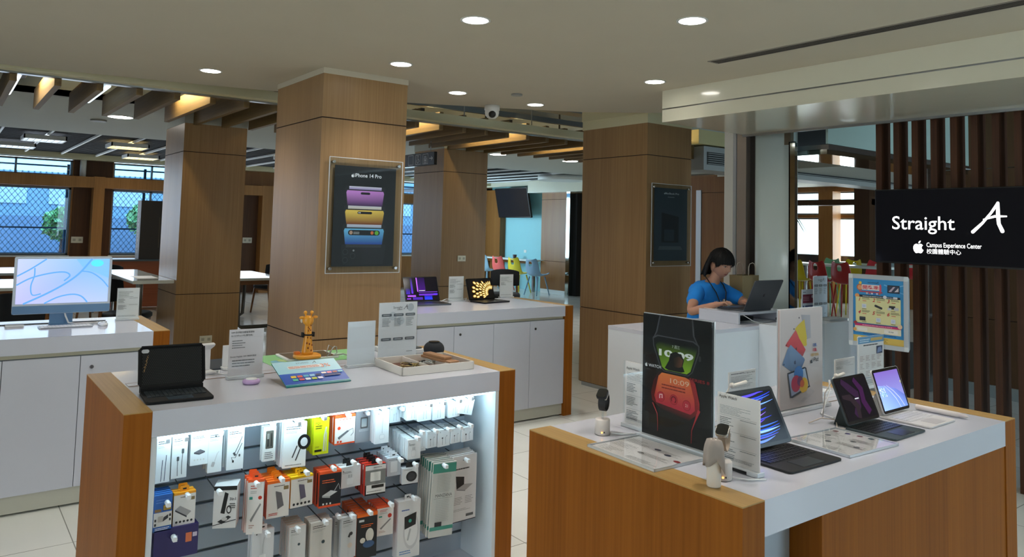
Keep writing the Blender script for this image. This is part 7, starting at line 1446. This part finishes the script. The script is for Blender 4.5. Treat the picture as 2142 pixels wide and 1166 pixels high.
# head: +x is forward
HM = Matrix.Translation(HC_) @ Matrix.Rotation(R(-6), 4, 'Z') @ Matrix.Rotation(R(17), 4, 'Y')
def g(x, c, s): return math.exp(-((x-c)/s)**2)
def head_pt(th, ph, off=0.):
    """th polar 0 top .. pi bottom, ph azimuth 0 = face"""
    z = math.cos(th); s = math.sin(th); x = s*math.cos(ph); y = s*math.sin(ph)
    X, Y, Z = x*.093, y*.074, z*.112
    if z < 0: k = 1+.34*z*(1 if x > -.3 else .4); Y *= k; X *= (1+.10*z)
    if x < 0: X *= 1.05
    f = max(0, x)
    if f > 0:
        if z < -.2: X += f*.006*g(z, -.85, .3)                       # chin
        X += f*.004*g(z, .45, .3)                                     # brow
        yy = Y
        X -= .010*(g(yy, .031, .016)+g(yy, -.031, .016))*g(Z, .006, .014)*f     # eye sockets
        X += .020*g(yy, 0, .009)*g(Z, -.024, .012)*f+.010*g(yy, 0, .007)*g(Z, -.004, .02)*f   # nose
        X += .006*g(yy, 0, .016)*g(Z, -.052, .0055)*f+.005*g(yy, 0, .014)*g(Z, -.062, .005)*f; X -= .004*g(yy, 0, .02)*g(Z, -.057, .0025)*f
        X += .004*(g(yy, .04, .02)+g(yy, -.04, .02))*g(Z, -.03, .02)*f
    v = Vector((X, Y, Z)); return v*(1+off/max(v.length, .01)) if off else v
def grid(m, N, K, fn, mi=0, close=True):
    vs = []; fs = []
    for i in range(N+1):
        for j in range(K): vs.append(tuple(fn(i/N, j/K)))
    for i in range(N):
        for j in range(K): fs.append((i*K+j, (i+1)*K+j, (i+1)*K+(j+1) % K, i*K+(j+1) % K))
    m.mi = mi; m.add(vs, fs, True)
M.M = inv @ HM
grid(M, 64, 96, lambda u, v: head_pt(.001+u*(math.pi-.002), v*2*math.pi))
for s in (-1, 1):       # ears
    M.mi = 0; M.M = inv @ HM @ Matrix.Translation((-.002, s*.073, -.008)) @ Matrix.Rotation(R(s*12), 4, 'Z'); M.ball((0, 0, 0), (.016, .008, .030), 14, 10); M.ball((.004, s*.004, .004), (.008, .006, .018), 10, 8)
M.M = inv @ HM
def surf(y, z, off=0.):  # a point of the face near (y, z)
    best = None
    for i in range(40):
        th = math.acos(max(-1, min(1, z/.112))); ph = math.asin(max(-1, min(1, y/(.074*max(.2, math.sin(th))*(1+.34*min(0, z/.112))))))
        break
    p = head_pt(th, ph); return Vector((p.x+off, p.y, p.z))
for s in (-1, 1):
    c = surf(s*.031, .005, -.003)
    M.mi = 1; M.ball(tuple(c), (.007, .0125, .0045), 14, 8); M.mi = 2; M.ball((c.x+.004, c.y, c.z-.0012), (.0045, .0055, .0042), 12, 8)
    M.mi = 2; M.tube([tuple(surf(s*.018, .006, .0025)), tuple(surf(s*.031, .0105, .003)), tuple(surf(s*.044, .006, .0))], .0014, 6)
    M.mi = 3; M.tube([tuple(surf(s*.015, .022, .001)), tuple(surf(s*.03, .028, .001)), tuple(surf(s*.048, .022, .0))], [.0016, .0026, .001], 6)
M.mi = 4; M.tube([tuple(surf(-.021, -.059, -.001)), tuple(surf(-.01, -.055, .001)), tuple(surf(0, -.056, .0015)), tuple(surf(.01, -.055, .001)), tuple(surf(.021, -.059, -.001))], [.0012, .003, .003, .003, .0012], 8)
M.tube([tuple(surf(-.019, -.060, -.001)), tuple(surf(0, -.064, .001)), tuple(surf(.019, -.060, -.001))], [.001, .0042, .001], 8)
body = M.build('body', [skin, mat('eye_white', '#c9bfb8', .2), mat('eye_dark', '#120d0b', .15), mat('brow', '#1c1412', .7), mat('lips', '#8f4e48', .45)], person)
# hair
def hair_low(ph):
    a = abs(math.degrees(ph)); z_ = [(0, .030), (38, .027), (52, .020), (62, -.002), (70, -.008), (78, .018), (100, .020), (106, -.04), (114, -.118), (180, -.138)]
    for (a0, z0), (a1, z1) in zip(z_, z_[1:]):
        if a <= a1: return z0+(z1-z0)*(a-a0)/(a1-a0)
    return -.138
def hair_pt(u, v, off):
    ph = (v*2-1)*math.pi; a = abs(math.degrees(ph)); zl = hair_low(ph); th1 = math.acos(max(-1, min(1, zl/.112))) if zl > -.1 else 2.45
    th = .001+u*(min(th1, 1.75)); p = head_pt(th, ph)
    bulge = .017+.004*math.sin(ph*9)*.3+.006*(1-g(a, 0, 60))
    n = Vector((p.x/.093**2, p.y/.074**2, p.z/.112**2)).normalized(); q = p+n*(bulge+off)
    if th1 > 1.75 and u > .62:
        w = (u-.62)/.38; base = head_pt(.001+.62*1.75, ph); nb_ = Vector((base.x, base.y, 0)).normalized(); q0 = base+Vector((base.x/.093**2, base.y/.074**2, base.z/.112**2)).normalized()*(bulge+off)
        zz_ = q0.z+(zl-q0.z)*w; flare = .016*math.sin(w*2.4)+(.024*w*w if a > 140 else .004*w*w)
        q = Vector((q0.x, q0.y, zz_))+nb_*flare
    return q
m = MB(); m.M = inv @ HM; grid(m, 26, 96, lambda u, v: hair_pt(u, v, 0)); o = m.build('hair', hairm, person); s_ = o.modifiers.new('s', 'SOLIDIFY'); s_.thickness = .012; s_.offset = -1
m = MB(); m.M = inv @ HM; rnd = random.Random(3)
for k in range(420):          # strands lying over the shell, uneven at the ends
    v = rnd.random(); ph = (v*2-1)*math.pi; pts = [hair_pt(u, v+.006*math.sin(u*3+k), .0001+.0006*rnd.random()) for u in (.12, .3, .45, .6, .75, .88, 1.0)]
    e = pts[-1]-pts[-2]; pts.append(pts[-1]+e.normalized()*rnd.uniform(.0, .012)); m.tube([tuple(p) for p in pts], [.0006, .0013, .0015, .0015, .0015, .0013, .001, .0005], 5, False)
m.build('hair_strands', hairm, person)
# shirt
sh = Sk(); p0 = sh.p((-4.02, cy_, .72), (.165, .135)); p1 = sh.p((-4.0, cy_, .88), (.165, .135), p0); p2 = sh.p((-3.965, cy_, 1.03), (.172, .125), p1); p3 = sh.p((-3.945, cy_, 1.11), (.135, .09), p2); sh.p((-3.935, cy_, 1.158), (.068, .062), p3)
for S_, E_, s in ((rs_, re_, -1), (ls_, le_, 1)):
    a0 = sh.p(S_+Vector((0, 0, -.008)), .067, p3); a1 = sh.p(S_.lerp(E_, .40), .064, a0); sh.p(S_.lerp(E_, .66), .062, a1)
vs, fs = skinned(sh.v, sh.e, sh.r, 0)
m = MB(); m.M = inv; m.add(vs, fs, True); o = m.build('shirt', shirtm, person)
t_ = bpy.data.textures.new('folds', 'CLOUDS'); t_.noise_scale = .09; d_ = o.modifiers.new('d', 'DISPLACE'); d_.texture = t_; d_.strength = .022; d_.mid_level = .5
a = Art(y0=0); a.M = inv @ Matrix.Translation((-3.838, cy_-.075, .985)) @ Matrix.Rotation(FX, 4, 'Z') @ Matrix.Rotation(R(-8), 4, 'X')
a.text('STUDIO A', 0, 0, .040, '#dfeaf4', 'l', .01); a.build('shirt_print', PR, person)
m = MB(); m.M = inv
for s in (-1, 1): m.tube([(-3.99, cy_+s*.035, 1.225), (-3.935, cy_+s*.066, 1.20), (-3.868, cy_+s*.075, 1.135), (-3.832, cy_+s*.062, 1.08), (-3.815, cy_+s*.035, 1.0), (-3.812, cy_+s*.008, .93)], .0045, 6)
m.build('lanyard', blackm, person)
m = MB(); m.M = inv; m.box(-4.18, -3.9, cy_-.2, cy_+.2, .60, .72) if 0 else None
tr = Sk(); p0 = tr.p((-4.02, cy_, .70), (.165, .135))
for s in (-1, 1): h = tr.p((-3.95, cy_+s*.09, .68), .095, p0); k = tr.p((-3.60, cy_+s*.12, .66), .068, h); c_ = tr.p((-3.66, cy_+s*.12, .45), .06, k); tr.p((-3.72, cy_+s*.12, .27), .05, c_)
vs, fs = skinned(tr.v, tr.e, tr.r, 0, 1); m = MB(); m.M = inv; m.add(vs, fs, True); m.build('trousers', mat('trousers_dark', '#20242c', .8), person)
# stool
st = thing('stool', 'round bar stool under the woman, hidden behind the desk', 'stool', (-4.03, cy_, 0))
m = MB(); m.cyl((0, 0), .17, .52, .565, 28); m.build('seat', blackm, st, bevel=.006)
m = MB(); m.cyl((0, 0), .022, .03, .52, 14); m.build('post', steel, st); m = MB(); m.cyl((0, 0), .2, 0, .03, 28, .05); m.build('base', steel, st)
m = MB(); m.tube([(.17*math.cos(R(i*20)), .17*math.sin(R(i*20)), .19) for i in range(19)], .01, 6); m.build('foot_ring', steel, st)
